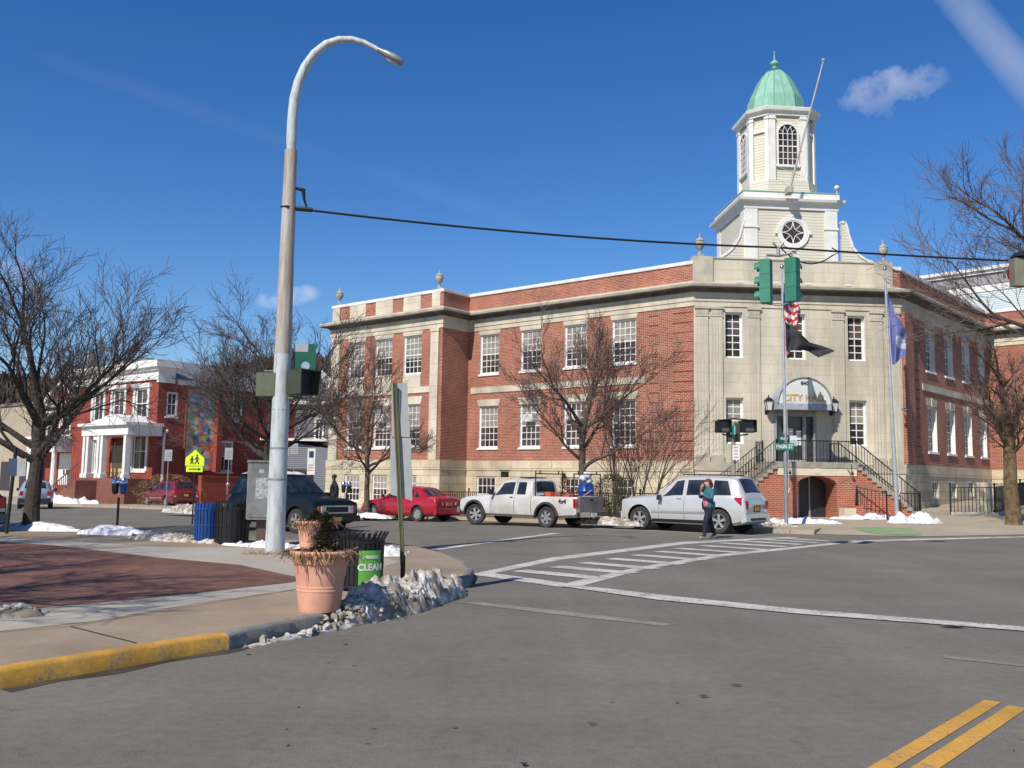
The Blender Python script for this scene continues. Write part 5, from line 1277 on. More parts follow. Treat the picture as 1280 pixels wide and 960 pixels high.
# signal on pole left of the stair, behind the silver white car
q=D(917,600,31.6);r=empty('traffic_signal',(q.x,q.y,.1),0,'black twin head walk signal with small green sign, left of the stair','traffic signal')
gg=lambda px,py,d=31.6:D(px,py,d)
k=MB();k.tube([Vector((q.x,q.y,.1)),Vector((q.x,q.y,D(917,528,31.6).z))],.075,10);k.build('pole',mat('weathered pole',(.30,.26,.21),.8),r,world=True)
for px0,px1,nm in ((894.5,911,'left'),(924,942,'right')):
    k=MB();a=gg(px0,526);b=gg(px1,541);k.box(a.x,b.x,31.4,31.75,b.z,a.z);h_=k.build('signal_head',mat('black signal paint',(.02,.021,.02),.5),r,world=True)
    k=MB();k.box(a.x+.02,b.x-.02,31.15,31.4,a.z,a.z+.02);k.box(a.x,a.x+.02,31.15,31.4,b.z,a.z);k.box(b.x-.02,b.x,31.15,31.4,b.z,a.z);k.build('visor',iron,h_,world=True)
    k=MB();k.box(a.x+.04,b.x-.04,31.39,31.397,b.z+.04,a.z-.04);k.build('lens',mat('grey signal screen',(.10,.10,.10),.4),h_,world=True)
k=MB();k.tube([gg(903,525),gg(917,523),gg(935,525)],.03,6);k.tube([gg(903,543),gg(917,545),gg(935,543)],.03,6);a=gg(910,529);b=gg(924.5,551);k.box(a.x,b.x,31.55,31.8,b.z,a.z);k.build('bracket',mat('dark olive bracket',(.05,.06,.045),.6),r,world=True)
k=MB();a=gg(913,532.5,31.3);b=gg(919.5,543,31.3);k.box(a.x,b.x,31.3,31.32,b.z,a.z);k.build('small_sign',mat('pale sea green sign',(.13,.50,.40),.5),r,world=True)
k=MB();a=gg(915.5,556.5,31.4);b=gg(924.5,575,31.4);k.box(a.x,b.x,31.4,31.42,b.z,a.z);sg_=k.build('notice_sign',signwhite,r,world=True)
k=MB()
for i in range(4):
    z=b.z+.08+i*.11;k.box(a.x+.05,b.x-.05,31.39,31.396,z,z+.03)
k.build('print',mat('faded red print',(.6,.3,.28),.5),sg_,world=True)
# ---------------------------------------------------------------- flag poles and flags
def flagpole(label,p0,p1,r0,r1):
    r=empty('flagpole',p0,0,label,'flagpole');k=MB();k.tube([p0,p1],[r0,r1],12);k.build('pole',mat('brushed pole steel',(.58,.58,.60),.35,metal=.5),r,world=True,smooth=40)
    k=MB();k.ball(tuple(p1+Vector((0,0,.08))),.10,n=8);k.build('ball',chrome,r,world=True,smooth=60)
    k=MB();k.lathe([(.22,-.02),(.22,.1),(.12,.16),(.09,.2)],14,tuple(p0));k.build('base_collar',greypipe,r,world=True,smooth=40)
    k=MB();k.tube([p0+Vector((.1,-.05,1.2)),p1+Vector((.05,-.03,-.1))],.008,4);k.tube([p0+Vector((.05,-.1,1.1)),p0+Vector((.12,-.1,1.3))],.02,4);k.build('halyard',signwhite,r,world=True)
    return r
f0=D(983.5,650,40.6);f0.z=.15;f1=D(977.5,336,40.6);flagpole('steel flagpole left of the stair flying the striped and the black flag',f0,f1,.085,.05)
g0_=D(1121.5,646,41.5);g0_.z=.15;g1_=D(1106,338,41.5);flagpole('steel flagpole right of the stair flying the blue flag',g0_,g1_,.10,.05)
def cloth(name,label,top,bot,d,mats,rows=12,cols=30,fold=.12,wf=5,mi=None,seed=0,uvdir=0):
    def pl(p,t):
        n=len(p)-1;i=min(int(t*n),n-1);f=t*n-i;return (p[i][0]+(p[i+1][0]-p[i][0])*f,p[i][1]+(p[i+1][1]-p[i][1])*f)
    k=MB();V={}
    for i in range(cols+1):
        a=pl(top,i/cols);b=pl(bot,i/cols)
        for j in range(rows+1):
            t=j/rows;px=a[0]+(b[0]-a[0])*t;py=a[1]+(b[1]-a[1])*t
            dd=d+fold*math.sin(wf*(i/cols)*2*PI+t*2+seed)*min(1,i/cols*4)+fold*.4*math.sin(13*i/cols+7*t)
            V[i,j]=D(px,py,dd)
    for i in range(cols):
        for j in range(rows): k.face([V[i,j],V[i+1,j],V[i+1,j+1],V[i,j+1]],None,mi(i/cols,j/rows) if mi else 0)
    o=k.build(name,mats,None,world=True,loc=tuple(V[0,0]),smooth=70,label=label,cat='flag');return o
fr_m=mat('flag red',(.50,.03,.05),.7,col2=(.42,.025,.04));fw_m=mat('flag white',(.72,.68,.68),.7);fb_m=mat('flag navy',(.02,.03,.12),.7)
cloth('striped_flag','red white and blue striped flag hanging limp at the top of the left pole',[(980,352),(984,368),(992,377),(998,380),(1001,388)],[(979,398),(983,404),(991,410),(997,406),(999,398)],40.5,[fr_m,fw_m,fb_m],13,26,.18,2.2,lambda u,v:2 if (u<.30 and v<.6) else int(v*7+u*3)%2)
cloth('striped_flag_end','red and white striped flag end hanging behind the black flag',[(980,400),(983,404),(986,412)],[(981,446),(984,444),(988,440)],40.65,[fr_m,fw_m],6,12,.05,1,lambda u,v:int(u*6)%2)
cloth('black_flag','black flag streaming to the right below the striped flag on the left pole',[(982,399),(990,404),(1000,416),(1012,428),(1027,432),(1043,438)],[(983,438),(990,438),(1000,437),(1010,439),(1023,447),(1042,439.5)],40.5,[mat('black flag cloth',(.014,.014,.02),.8,col2=(.03,.03,.036)),fw_m],12,40,.16,1.6,lambda u,v:0)
blueflag=mat('blue flag cloth',(.15,.17,.40),.75,col2=(.10,.12,.32),scale=2)
def seal(u,v): return 1 if ((u-.72)/.30)**2+((v-.55)/.17)**2<1 else 0
cloth('blue_flag','blue flag with a white round seal hanging on the right pole',[(1109,366),(1114,376),(1119,392),(1128,404),(1133,416)],[(1115,455),(1118,456),(1122,452),(1127,447),(1132,446)],41.35,[blueflag,mat('pale seal print',(.50,.50,.62),.7)],22,24,.14,1.3,seal)
# ================================================================ VEHICLES
class Car:
    def __init__(s,name,label,cat,stations,loc,heading,paint,group=None):
        s.st=sorted(stations,key=lambda q:q[0]);s.root=empty(name,loc,math.atan2(heading[1],heading[0]),label,cat,group);s.paint=paint
    def par(s,x):
        S=s.st;x=max(S[0][0],min(S[-1][0],x))
        for a,b in zip(S[:-1],S[1:]):
            if a[0]<=x<=b[0]:
                t=(x-a[0])/(b[0]-a[0]) if b[0]>a[0] else 0
                return [a[i]+(b[i]-a[i])*t for i in range(7)]
    def sec(s,x):
        _,zb,zs,zt,wb,ws,wt=s.par(x);hgt=zt-zs
        return [(wb*.85,zb),(wb,zb+.09),(ws-.012,zb+(zs-zb)*.30),(ws,zb+(zs-zb)*.58),(ws-.018,zs-.08),(ws-.05,zs),(wt+min(.03,hgt*.2),zt-min(.07,hgt*.6)),(wt-.06,zt-.012),(wt*.5,zt+.012),(0,zt+.02)]
    def p(s,x,t,side=1):
        q=s.sec(x);i=min(int(t),len(q)-2);f=t-i
        return Vector((x,side*(q[i][0]+(q[i+1][0]-q[i][0])*f),q[i][1]+(q[i+1][1]-q[i][1])*f))
    def nrm(s,x,t,side=1):
        a=s.p(x+.03,t,side)-s.p(x-.03,t,side);b=s.p(x,min(t+.1,8.99),side)-s.p(x,max(t-.1,0),side)
        if a.length<1e-6: a=Vector((1,0,0))
        n=a.cross(b)*(-1)*side
        n.normalize()
        if n.y*side<-.2 or (abs(n.y)<.3 and n.z<0): n=-n
        return n
    def body(s,wheels,r,bed=None,cut=.07):
        mb=MB();xs=[q[0] for q in s.st];dx=[]
        for a,b in zip(xs[:-1],xs[1:]):
            n=max(1,int((b-a)/.12));dx+=[a+(b-a)*i/n for i in range(n)]
        dx.append(xs[-1]);rings=[]
        for x in dx:
            q=s.sec(x);rings.append([(x,y,z) for y,z in q]+[(x,-y,z) for y,z in q[-2::-1]])
        n=len(rings[0])
        for a,b in zip(rings[:-1],rings[1:]):
            for i in range(n):
                j=(i+1)%n;mb.face([a[i],a[j],b[j],b[i]])
        mb.face(rings[0][::-1]);mb.face(rings[-1])
        o=mb.build('body',s.paint,s.root,smooth=32)
        cutm=MB()
        for wx in wheels:
            for sd_ in (1,-1): cutm.lathe([(.001,0),(r+cut,0),(r+cut,.6),(.001,.6)],28,(wx,sd_*.52-(0 if sd_>0 else .6),r+.01),axis='y')
        if bed: cutm.box(*bed)
        k=cutm.build('cut',darkpl,None)
        k.parent=s.root
        bpy.context.view_layer.update()
        md=o.modifiers.new('b','BOOLEAN');md.operation='DIFFERENCE';md.object=k;md.solver='EXACT'
        try: md.material_mode='TRANSFER'
        except Exception: pass
        dg=bpy.context.evaluated_depsgraph_get();me=bpy.data.meshes.new_from_object(o.evaluated_get(dg))
        o.modifiers.clear();o.data=me;bpy.data.objects.remove(k)
        me.name='body';s.bodyo=o;return o
    def patch(s,name,m,c,parent=None,off=.007,side=(1,-1),nx=8,nt=4,both=False):
        # c: four (x,t) corners, counterclockwise; bilinear
        for sd_ in side:
            k=MB();V={}
            for i in range(nx+1):
                for j in range(nt+1):
                    u=i/nx;v=j/nt
                    x=(c[0][0]*(1-u)+c[1][0]*u)*(1-v)+(c[3][0]*(1-u)+c[2][0]*u)*v
                    t=(c[0][1]*(1-u)+c[1][1]*u)*(1-v)+(c[3][1]*(1-u)+c[2][1]*u)*v
                    V[i,j]=s.p(x,t,sd_)+s.nrm(x,t,sd_)*off
            for i in range(nx):
                for j in range(nt): k.face([V[i,j],V[i+1,j],V[i+1,j+1],V[i,j+1]])
            out_=k.build(name,m,parent or s.root,smooth=40)
        return out_
    def top(s,name,m,x0,x1,t0,t1=None,off=.008,parent=None,nx=8):   # glass over the centre line from side t0 to side t0
        k=MB();V={};n=10
        t1=t1 or t0
        for i in range(nx+1):
            x=x0+(x1-x0)*i/nx;tt=t0+(t1-t0)*i/nx
            row=[s.p(x,tt+(9-tt)*j/5,1)+s.nrm(x,min(8.9,tt+(9-tt)*j/5),1)*off for j in range(6)]
            row+=[Vector((v.x,-v.y,v.z)) for v in row[-2::-1]]
            for j,v in enumerate(row): V[i,j]=v
        for i in range(nx):
            for j in range(10): k.face([V[i,j],V[i+1,j],V[i+1,j+1],V[i,j+1]])
        return k.build(name,m,parent or s.root,smooth=40)
    def box(s,name,m,x0,x1,y0,y1,z0,z1,parent=None,mirror=False):
        out=[]
        for sd_ in ((1,-1) if mirror else (1,)):
            k=MB();k.box(x0,x1,*sorted((y0*sd_,y1*sd_)),z0,z1);out.append(k.build(name,m,parent or s.root))
        return out
    def wheels(s,xs,r,track,width=.22,spokes=5,steer=0,rimm_=None):
        for i,x in enumerate(xs):
            for sd_ in (1,-1):
                k=MB();c=(0,0,0);h=width/2
                k.lathe([(r*.62,-h*.9),(r*.72,-h),(r*.93,-h),(r*.985,-h*.75),(r,-h*.4),(r,h*.4),(r*.985,h*.75),(r*.93,h),(r*.72,h),(r*.62,h*.9),(r*.60,0),(r*.62,-h*.9)],32,c,axis='y')
                w=k.build('wheel',rubber,s.root,smooth=40);w.location=(x,sd_*(track),r);w.rotation_euler=(0,0,steer if i==0 else 0)
                g=MB();o=sd_*h*.72
                g.lathe([(r*.63,o+sd_*.02),(r*.60,o+sd_*.022),(r*.56,o-sd_*.03),(r*.54,o-sd_*.05)],28,c,axis='y')
                for q in range(spokes):
                    a=2*PI*q/spokes+.3;ca,sa=math.cos(a),math.sin(a)
                    for w0,w1,r0,r1 in ((.055,.075,r*.08,r*.57),):
                        pts=[]
                        for (rr,ww) in ((r0,w0),(r1,w1)):
                            pts+=[(rr*ca-ww*sa*.6,rr*sa+ww*ca*.6),(rr*ca+ww*sa*.6,rr*sa-ww*ca*.6)]
                        a_,b_,c_,d_=pts[0],pts[1],pts[3],pts[2]
                        g.hexa([(v[0],o-sd_*.035,v[1]) for v in (a_,b_,c_,d_)]+[(v[0],o+sd_*.006,v[1]) for v in (a_,b_,c_,d_)])
                g.lathe([(.001,o+sd_*.02),(r*.13,o+sd_*.018),(r*.17,o-sd_*.02)],16,c,axis='y')
                g.build('rim',rimm_ or rimm,w,smooth=35)
                g=MB();g.lathe([(.001,o-sd_*.06),(r*.61,o-sd_*.06),(r*.61,o-sd_*.09),(.001,o-sd_*.09)],20,c,axis='y');g.build('brake_drum',darkpl,w)
def place(contact,heading,local):   # root so that a local point stands on a ground point
    c,s_=heading;x,y=local
    rx=contact[0]-(c*x-s_*y);ry=contact[1]-(s_*x+c*y)
    return (rx,ry,gz(rx,ry)+.005)
def suv(label,loc,heading,paint,L_=4.75,W=.93,H=1.70,name='parked_car',trim=True,roofsnow=False,boxy=0,rails=True,rim=None,wheelbase=2.78,fine=True,lowtrim=True,cladding=None,belt=1.08,rr=.365,over=.86):
    wb=wheelbase/2;nose=wb+over;rear=-(L_-nose);B=belt;b_=belt-1.06
    st=[(nose,.48,.80+b_,.84+b_,.72,.76,.60),(nose-.06,.36,.90+b_,.95+b_,.83,.87,.72),(nose-.30,.28,.94+b_,1.01+b_,.88,W-.01,.78),
        (wb,.26,.97+b_,1.05+b_,.88,W,.80),(.95,.26,1.00+b_,1.09+b_,.88,W,.77),(.86,.26,1.01+b_,1.13+b_,.88,W,.75),
        (.15-.15*boxy+.25*boxy,.26,B-.03,H-.05,.88,W,.62),(-.15,.26,B-.02,H-.01,.88,W,.635),(-.9,.26,B,H,.88,W,.64),
        (rear+.62,.26,B+.01,H-.02,.88,W-.005,.62),(rear+.40,.27,B+.01,H-.06,.87,W-.015,.60),
        (rear+.10,.34,B,B+.10,.86,W-.035,.72),(rear+.04,.38,B-.04,B+.02,.84,W-.06,.72),(rear,.44,.96,.98,.80,W-.10,.70)]
    c=Car(name,label,'car',st,loc,heading,paint);r=rr
    c.body((wb,-wb),r)
    c.patch('sill_strip',darkpl,[(wb-.48,.6),(-wb+.48,.6),(-wb+.48,1.35),(wb-.48,1.35)],off=.012,nx=10)
    c.wheels((wb,-wb),r,W-.13,spokes=5,rimm_=rim)
    g=carglass
    c.top('windscreen',g,.80,.22+.08*boxy,7.15,7.1)
    c.top('rear_window',g,rear+.38,rear+.13,7.2,7.25)
    xr=.13+.1*boxy
    c.patch('side_window',g,[(.60,5.10),(-.16,5.10),(-.16,5.90),(xr-.0,5.88)])
    c.patch('side_window',g,[(-.30,5.10),(-1.10,5.10),(-1.10,5.90),(-.30,5.90)])
    c.patch('side_window',g,[(-1.24,5.10),(rear+.48,5.10),(rear+.66,5.88),(-1.24,5.90)])
    if not fine: 
        c.patch('tail_lamp',tail,[(rear+.25,4.0),(rear+.04,4.0),(rear+.08,5.0),(rear+.22,5.0)],off=.012)
    # shut lines, handles, moulding
    dk=mat('shadow gap',(.03,.03,.03),.9)
    for x in (.72,-.24,-1.16): c.patch('door_gap',dk,[(x+.006,1.2),(x-.006,1.2),(x-.006,5.0),(x+.006,5.0)],off=.004,nx=1,nt=8)
    if cladding: c.patch('sill_cladding',cladding,[(wb-.5,.95),(-wb+.5,.95),(-wb+.5,2.1),(wb-.5,2.1)],off=.012,nx=10)
    else: c.patch('side_moulding',mat('grey moulding',(.30,.30,.31),.5),[(wb-.48,2.35),(-wb+.48,2.35),(-wb+.48,2.62),(wb-.48,2.62)],off=.016,nx=10)
    for x in (-.05,-.98): c.patch('handle',darkpl if paint is tealp else mat('grey handle',(.22,.22,.23),.4),[(x+.09,4.10),(x-.09,4.10),(x-.09,4.42),(x+.09,4.42)],off=.022,nx=2,nt=2)  # grey handles, dark plastic on the teal car
    for sd_ in (1,-1):
        k=MB();k.tube([(.62,sd_*(W-.06),1.08),(.62,sd_*(W+.06),1.10)],.03,6);k.hexa([(x,sd_*(W+y),z) for x,y,z in ((.58,.02,1.02),(.70,.04,1.04),(.70,.17,1.04),(.58,.18,1.02),(.58,.02,1.20),(.67,.04,1.19),(.67,.17,1.19),(.58,.18,1.20))]);k.build('wing_mirror',darkpl if paint is not tealp else paint,c.root)
    # bumpers
    k=MB();k.prism([(rear-.05,.42),(rear+.12,.36),(rear+.12,.62),(rear-.03,.64)],lambda a,b:(a,-W+.06,b),lambda a,b:(a,W-.06,b));bp=k.build('bumper',paint if trim else darkpl,c.root)
    k=MB();k.prism([(nose-.12,.32),(nose+.04,.40),(nose+.05,.60),(nose-.10,.64)],lambda a,b:(a,-W+.16,b),lambda a,b:(a,W-.16,b));k.build('bumper',paint if trim else darkpl,c.root)
    c.box('bumper_insert',darkpl,rear-.058,rear-.03,-.55,.55,.44,.52)
    # tail lamps wrap round the corner
    c.patch('tail_lamp',tail,[(rear+.34,4.05),(rear+.10,3.3),(rear+.10,5.0),(rear+.36,5.0)],off=.010)
    c.box('tail_lamp',tail,rear-.012,rear+.12,W-.30,W-.12,.80,1.06,mirror=True)
    c.box('reversing_lamp',lampw,rear-.016,rear+.05,W-.28,W-.14,.70,.79,mirror=True)
    c.box('number_plate',mat('yellow orange plate',(.60,.33,.05),.5),rear-.018,rear-.004,-.16,.16,.74,.88)
    c.box('plate_recess',darkpl,rear-.008,rear+.02,-.24,.24,.70,.92)
    # front
    c.box('grille',darkpl,nose-.02,nose+.015,-.42,.42,.62,.80)
    c.box('headlamp',lampw,nose-.06,nose+.01,.46,.66,.64,.80,mirror=True)
    if rails:
        for sd_ in (1,-1):
            k=MB();k.tube([(.0,sd_*.55,H),(-.05,sd_*.56,H+.045),(rear+.75,sd_*.56,H+.035),(rear+.68,sd_*.55,H-.01)],.018,5);k.build('roof_rail',darkpl,c.root)
    return c
hd=Vector(dL)
jl=place(at(900,667.5),dL,(-1.47,.80))
c=suv('silver white five door off roader parked at the kerb left of the city hall stair',jl,dL,silv,H=1.84,belt=1.16,wheelbase=2.94,rr=.39,over=.78,L_=4.62)
# teal
hT=(-dL[0],-dL[1])
tl=D(362,640,29.6)
ct=suv('dark teal off roader with snow on the roof parked behind the lamp pole',(tl.x,tl.y,gz(tl.x,tl.y)),hT,tealp,L_=4.55,W=.88,H=1.74,boxy=.6,trim=False,cladding=darkpl)
k=MB();V={}
for i in range(15):
    for j in range(9):
        x=.1-2.0*i/14;y=-.62+1.24*j/8;e=min(1,min(i,14-i)/1.5)*min(1,min(j,8-j)/1.2)
        V[i,j]=(x,y,1.75+.085*e*(1+.7*noise.noise(Vector((x*3,y*3,1)))))
for i in range(14):
    for j in range(8): k.face([V[i,j],V[i+1,j],V[i+1,j+1],V[i,j+1]])
k.build('snow_cover',snow,ct.root,smooth=60)
nose=1.39+.86
k=MB();k.box(nose-.02,nose+.03,-.62,.62,.60,.84);k.build('grille_surround',chrome,ct.root)
k=MB();k.box(nose+.025,nose+.04,-.42,.42,.64,.80);k.build('grille',darkpl,ct.root)
for sd_ in (1,-1):
    k=MB();k.box(nose+.025,nose+.045,*sorted((sd_*.45,sd_*.60)),.64,.80);k.build('headlamp',lampw,ct.root)
    k=MB();k.box(nose-.05,nose+.02,*sorted((sd_*.62,sd_*.72)),.62,.82);k.build('turn_lamp',orange,ct.root)
k=MB();k.box(nose+.0,nose+.13,-.82,.82,.36,.54);k.build('bumper',darkpl,ct.root)
k=MB();k.box(nose+.131,nose+.14,-.22,.10,.40,.50);k.build('number_plate',mat('yellow orange plate',(.60,.33,.05),.5),ct.root)
# left cars
q=D(211,640,61);suv('dark red off roader parked before the mural building',(q.x,q.y,gz(q.x,q.y)+.02),(-.70,.714),marp,L_=4.6,H=1.70)
q=D(44,640,57);suv('pale blue silver off roader seen from behind, left of the brown steps',(q.x,q.y,gz(q.x,q.y)),(-.42,.907),bluesilv,L_=4.6,H=1.66,trim=False)
q=D(-103,640,25);suv('black car at the left edge of the picture',(q.x,q.y,gz(q.x,q.y)+.0),(-.9,.43),blackp,L_=4.6,H=1.66,trim=True)
# red sedan
def sedan(label,loc,heading,paint):
    wb=1.30;nose=2.12;rear=-2.28;W=.86;H=1.40;B=.92
    st=[(nose,.40,.60,.62,.58,.62,.5),(nose-.08,.28,.68,.71,.72,.78,.62),(nose-.3,.22,.76,.80,.80,.85,.70),(wb,.20,.83,.88,.81,W,.72),(.98,.20,.86,.93,.81,W,.70),(.90,.20,.865,.955,.81,W,.69),
        (.20,.20,B-.03,H-.06,.81,W,.56),(-.05,.20,B-.02,H-.01,.81,W,.575),(-.55,.20,B,H,.81,W,.58),(-.95,.2,B,H-.03,.81,W,.57),(-1.15,.2,B+.01,H-.08,.81,W,.56),
        (-1.72,.22,B+.02,B+.09,.80,W-.01,.66),(-1.82,.24,B+.02,B+.07,.80,W-.015,.67),(rear+.12,.30,B+.01,B+.06,.78,W-.05,.66),(rear+.03,.36,B-.05,B+.01,.74,W-.09,.62),(rear,.42,B-.12,B-.08,.70,W-.13,.58)]
    c=Car('parked_car',label,'car',st,loc,heading,paint);r=.31
    c.body((wb,-wb),r,cut=.055);c.wheels((wb,-wb),r,W-.12,.20,7)
    c.top('windscreen',carglass,.84,.26,7.15,7.1);c.top('rear_window',carglass,-1.20,-1.66,7.15,7.2)
    c.patch('side_window',carglass,[(.66,5.12),(-.20,5.12),(-.20,5.90),(.20,5.88)])
    c.patch('side_window',carglass,[(-.30,5.12),(-1.05,5.12),(-.92,5.90),(-.30,5.90)])
    c.patch('side_window',carglass,[(-1.12,5.14),(-1.42,5.14),(-1.18,5.72),(-1.0,5.86)])
    dk=MATS['shadow gap']
    for x in (.80,-.25,-1.12): c.patch('door_gap',dk,[(x+.006,1.2),(x-.006,1.2),(x-.006,5),(x+.006,5)],off=.004,nx=1,nt=8)
    for x in (-.08,-.95): c.patch('handle',marp,[(x+.08,4.15),(x-.08,4.15),(x-.08,4.5),(x+.08,4.5)],off=.02,nx=2,nt=2)
    for sd_ in (1,-1):
        k=MB();k.hexa([(x,sd_*(W+y),z) for x,y,z in ((.62,-.03,.93),(.72,-.02,.94),(.72,.12,.94),(.62,.13,.93),(.62,-.03,1.06),(.69,-.02,1.05),(.69,.12,1.05),(.62,.13,1.06))]);k.build('wing_mirror',paint,c.root)
    k=MB();k.prism([(rear-.05,.34),(rear+.12,.28),(rear+.12,.56),(rear-.03,.58)],lambda a,b:(a,-W+.08,b),lambda a,b:(a,W-.08,b));k.build('bumper',paint,c.root)
    k=MB();k.prism([(nose-.12,.24),(nose+.04,.30),(nose+.05,.50),(nose-.1,.54)],lambda a,b:(a,-W+.14,b),lambda a,b:(a,W-.14,b));k.build('bumper',paint,c.root)
    c.patch('tail_lamp',tail,[(rear+.30,4.1),(rear+.10,3.6),(rear+.12,5),(rear+.32,5)],off=.008)
    c.box('tail_lamp',tail,rear-.012,rear+.1,W-.42,W-.15,.66,.82,mirror=True);c.box('reversing_lamp',lampw,rear-.016,rear+.05,W-.50,W-.43,.68,.80,mirror=True)
    c.box('number_plate',mat('yellow orange plate',(.60,.33,.05),.5),rear-.02,rear-.0,-.16,.16,.66,.79)
    k=MB();k.tube([(rear+.16,-.58,1.04),(rear+.10,-.4,1.10),(rear+.10,.4,1.10),(rear+.16,.58,1.04)],.022,6);k.build('spoiler',paint,c.root)
    return c
rl=place(at(523,652),dL,(-1.30,.74));sedan('bright red four door saloon parked left of the pickup truck',rl,dL,redp)
# ---------------------------------------------------------------- pickup
def pickup(loc,heading):
    wb=1.665;nose=2.50;rear=-2.92;W=.91;H=1.70;B=1.08
    st=[(nose,.50,.80,.84,.70,.74,.6),(nose-.08,.40,.90,.94,.80,.85,.72),(nose-.32,.34,.97,1.02,.86,W-.02,.78),(wb,.34,1.00,1.07,.87,W,.80),(1.10,.34,1.03,1.12,.87,W,.77),(1.02,.34,1.04,1.15,.87,W,.75),
        (.42,.34,B-.02,H-.05,.87,W,.62),(.15,.34,B,H-.01,.87,W,.64),(-.5,.34,B,H,.87,W,.64),(-.78,.34,B,H-.02,.87,W,.63),(-.90,.34,B,H-.08,.87,W,.62),(-.97,.34,B,B+.10,.87,W,.74),(-1.0,.34,B,B+.02,.87,W,.80),(-1.02,.34,B,B+.03,.87,W,.82),
        (-2.2,.36,B,B+.03,.87,W,.82),(rear+.06,.40,B,B+.03,.87,W-.02,.80),(rear,.44,B-.02,B+.01,.86,W-.05,.80)]
    c=Car('pickup_truck','dusty silver pickup truck with a black rack, tools and a blue barrel in its bed','pickup truck',st,loc,heading,silvd);r=.37
    c.body((wb,-wb),r,bed=(rear+.06,-1.08,-.74,.74,.66,1.4),cut=.09);c.wheels((wb,-wb),r,W-.12,.24,6,steer=.45)
    c.top('windscreen',carglass,.96,.48,7.15,7.1);c.top('rear_window',carglass,-.905,-.962,7.3,7.4,off=.012)
    c.patch('side_window',carglass,[(.74,5.10),(-.14,5.10),(-.14,5.90),(.40,5.88)])
    c.patch('side_window',carglass,[(-.30,5.10),(-.70,5.10),(-.66,5.90),(-.30,5.90)])
    dk=MATS['shadow gap']
    for x in (.85,-.22,): c.patch('door_gap',dk,[(x+.007,1.2),(x-.007,1.2),(x-.007,6),(x+.007,6)],off=.004,nx=1,nt=10)
    c.patch('door_gap',dk,[(-.985,1),(-1.0,1),(-1.0,5),(-.985,5)],off=.004,nx=1,nt=8)
    c.patch('handle',darkpl,[(-.02,4.1),(-.16,4.1),(-.16,4.5),(-.02,4.5)],off=.02,nx=2,nt=2)
    for wx in (wb,-wb):
        for sd_ in (1,-1):
            k=MB();n=16
            for i in range(n):
                a0=PI*i/n-.1;a1=PI*(i+1)/n-.1+(.2/n)
                p=lambda rr,a,y:(wx+rr*math.cos(a),sd_*y,r+.01+rr*math.sin(a))
                k.hexa([p(r+.08,a0,W-.06),p(r+.08,a1,W-.06),p(r+.16,a1,W-.06),p(r+.16,a0,W-.06),p(r+.08,a0,W+.03),p(r+.08,a1,W+.03),p(r+.16,a1,W+.02),p(r+.16,a0,W+.02)])
            k.build('fender_flare',mat('grey black flare',(.035,.035,.037),.6),c.root)
    for sd_ in (1,-1):
        k=MB();k.hexa([(x,sd_*(W+y),z) for x,y,z in ((.72,-.02,1.10),(.82,-.02,1.11),(.82,.18,1.11),(.72,.20,1.10),(.72,-.02,1.30),(.79,-.02,1.29),(.79,.18,1.29),(.72,.20,1.30))]);k.build('wing_mirror',darkpl,c.root)
        k=MB();k.box(rear-.01,rear+.09,*sorted((sd_*(W-.17),sd_*(W+.005))),.74,1.04);k.build('tail_lamp',tail,c.root)
    c.box('tailgate',tailgate,rear-.035,rear+.05,-.72,.72,.56,1.11);c.box('tailgate_handle',darkpl,rear-.05,rear-.034,-.1,.1,.96,1.03)
    c.box('bumper',chrome,rear-.16,rear-.02,-.84,.84,.42,.58);c.box('number_plate',signwhite,rear-.17,rear-.16,-.16,.16,.44,.56)
    c.box('bumper',mat('dull chrome',(.4,.4,.4),.3,metal=.8),nose-.02,nose+.12,-.80,.80,.42,.62);c.box('grille',darkpl,nose-.02,nose+.02,-.40,.40,.64,.84);c.box('headlamp',lampw,nose-.06,nose+.015,.44,.68,.64,.82,mirror=True)
    k=MB();k.box(-.62,-.2,-.5,.5,H+.015,H+.05);k.build('roof_bar',darkpl,c.root)
    k=MB()
    for x in (-1.12,-2.78):
        for y in (-.80,.80): k.tube([(x,y,1.08),(x,y,1.98 if x>-2 else 1.86)],.022,6)
        k.tube([(x,-.82,1.88),(x,.82,1.88)],.022,6);k.tube([(x,-.55,1.88),(x,-.55,2.0)],.022,6);k.tube([(x,.55,1.88),(x,.55,2.0)],.022,6)
    k.build('ladder_rack',iron,c.root)
    text('4x4',.20,'lettering',darkpl,c.root,lambda x,y,z:c.root.matrix_world@(Vector((-2.36-x,W+.012+z,.92+y))),sx=1)
    return c
pl_=place(at(684.5,659.5),dL,(-1.665,.79));bpy.context.view_layer.update()
pk=pickup(pl_,dL)
# fix lettering parent frame: the text helper wrote root-relative world axes, so turn it back
for o in list(C.objects):
    if o.parent==pk.root and o.name.startswith('lettering'):
        bpy.context.view_layer.update()
        R_=Matrix.Rotation(math.atan2(dL[1],dL[0]),3,'Z').inverted()
        W_=.91
        o.rotation_euler=(0,0,0)
        # rebuild local coordinates directly
        cu=bpy.data.curves.new('t','FONT');cu.body='4x4';cu.size=.22;cu.align_x='CENTER';cu.align_y='CENTER';cu.extrude=.003;cu.offset=.006
        t_=bpy.data.objects.new('t',cu);C.objects.link(t_);dg=bpy.context.evaluated_depsgraph_get();me=bpy.data.meshes.new_from_object(t_.evaluated_get(dg));bpy.data.objects.remove(t_)
        for v in me.vertices: v.co=Vector((-2.36-v.co.x,.908+v.co.z,.93+v.co.y))
        me.materials.clear();me.materials.append(darkpl);o.data=me
def inbed(x,y,z):
    h=math.atan2(dL[1],dL[0]);return Vector((pl_[0]+x*math.cos(h)-y*math.sin(h),pl_[1]+x*math.sin(h)+y*math.cos(h),pl_[2]+z))
q=inbed(-2.55,-.25,.72)
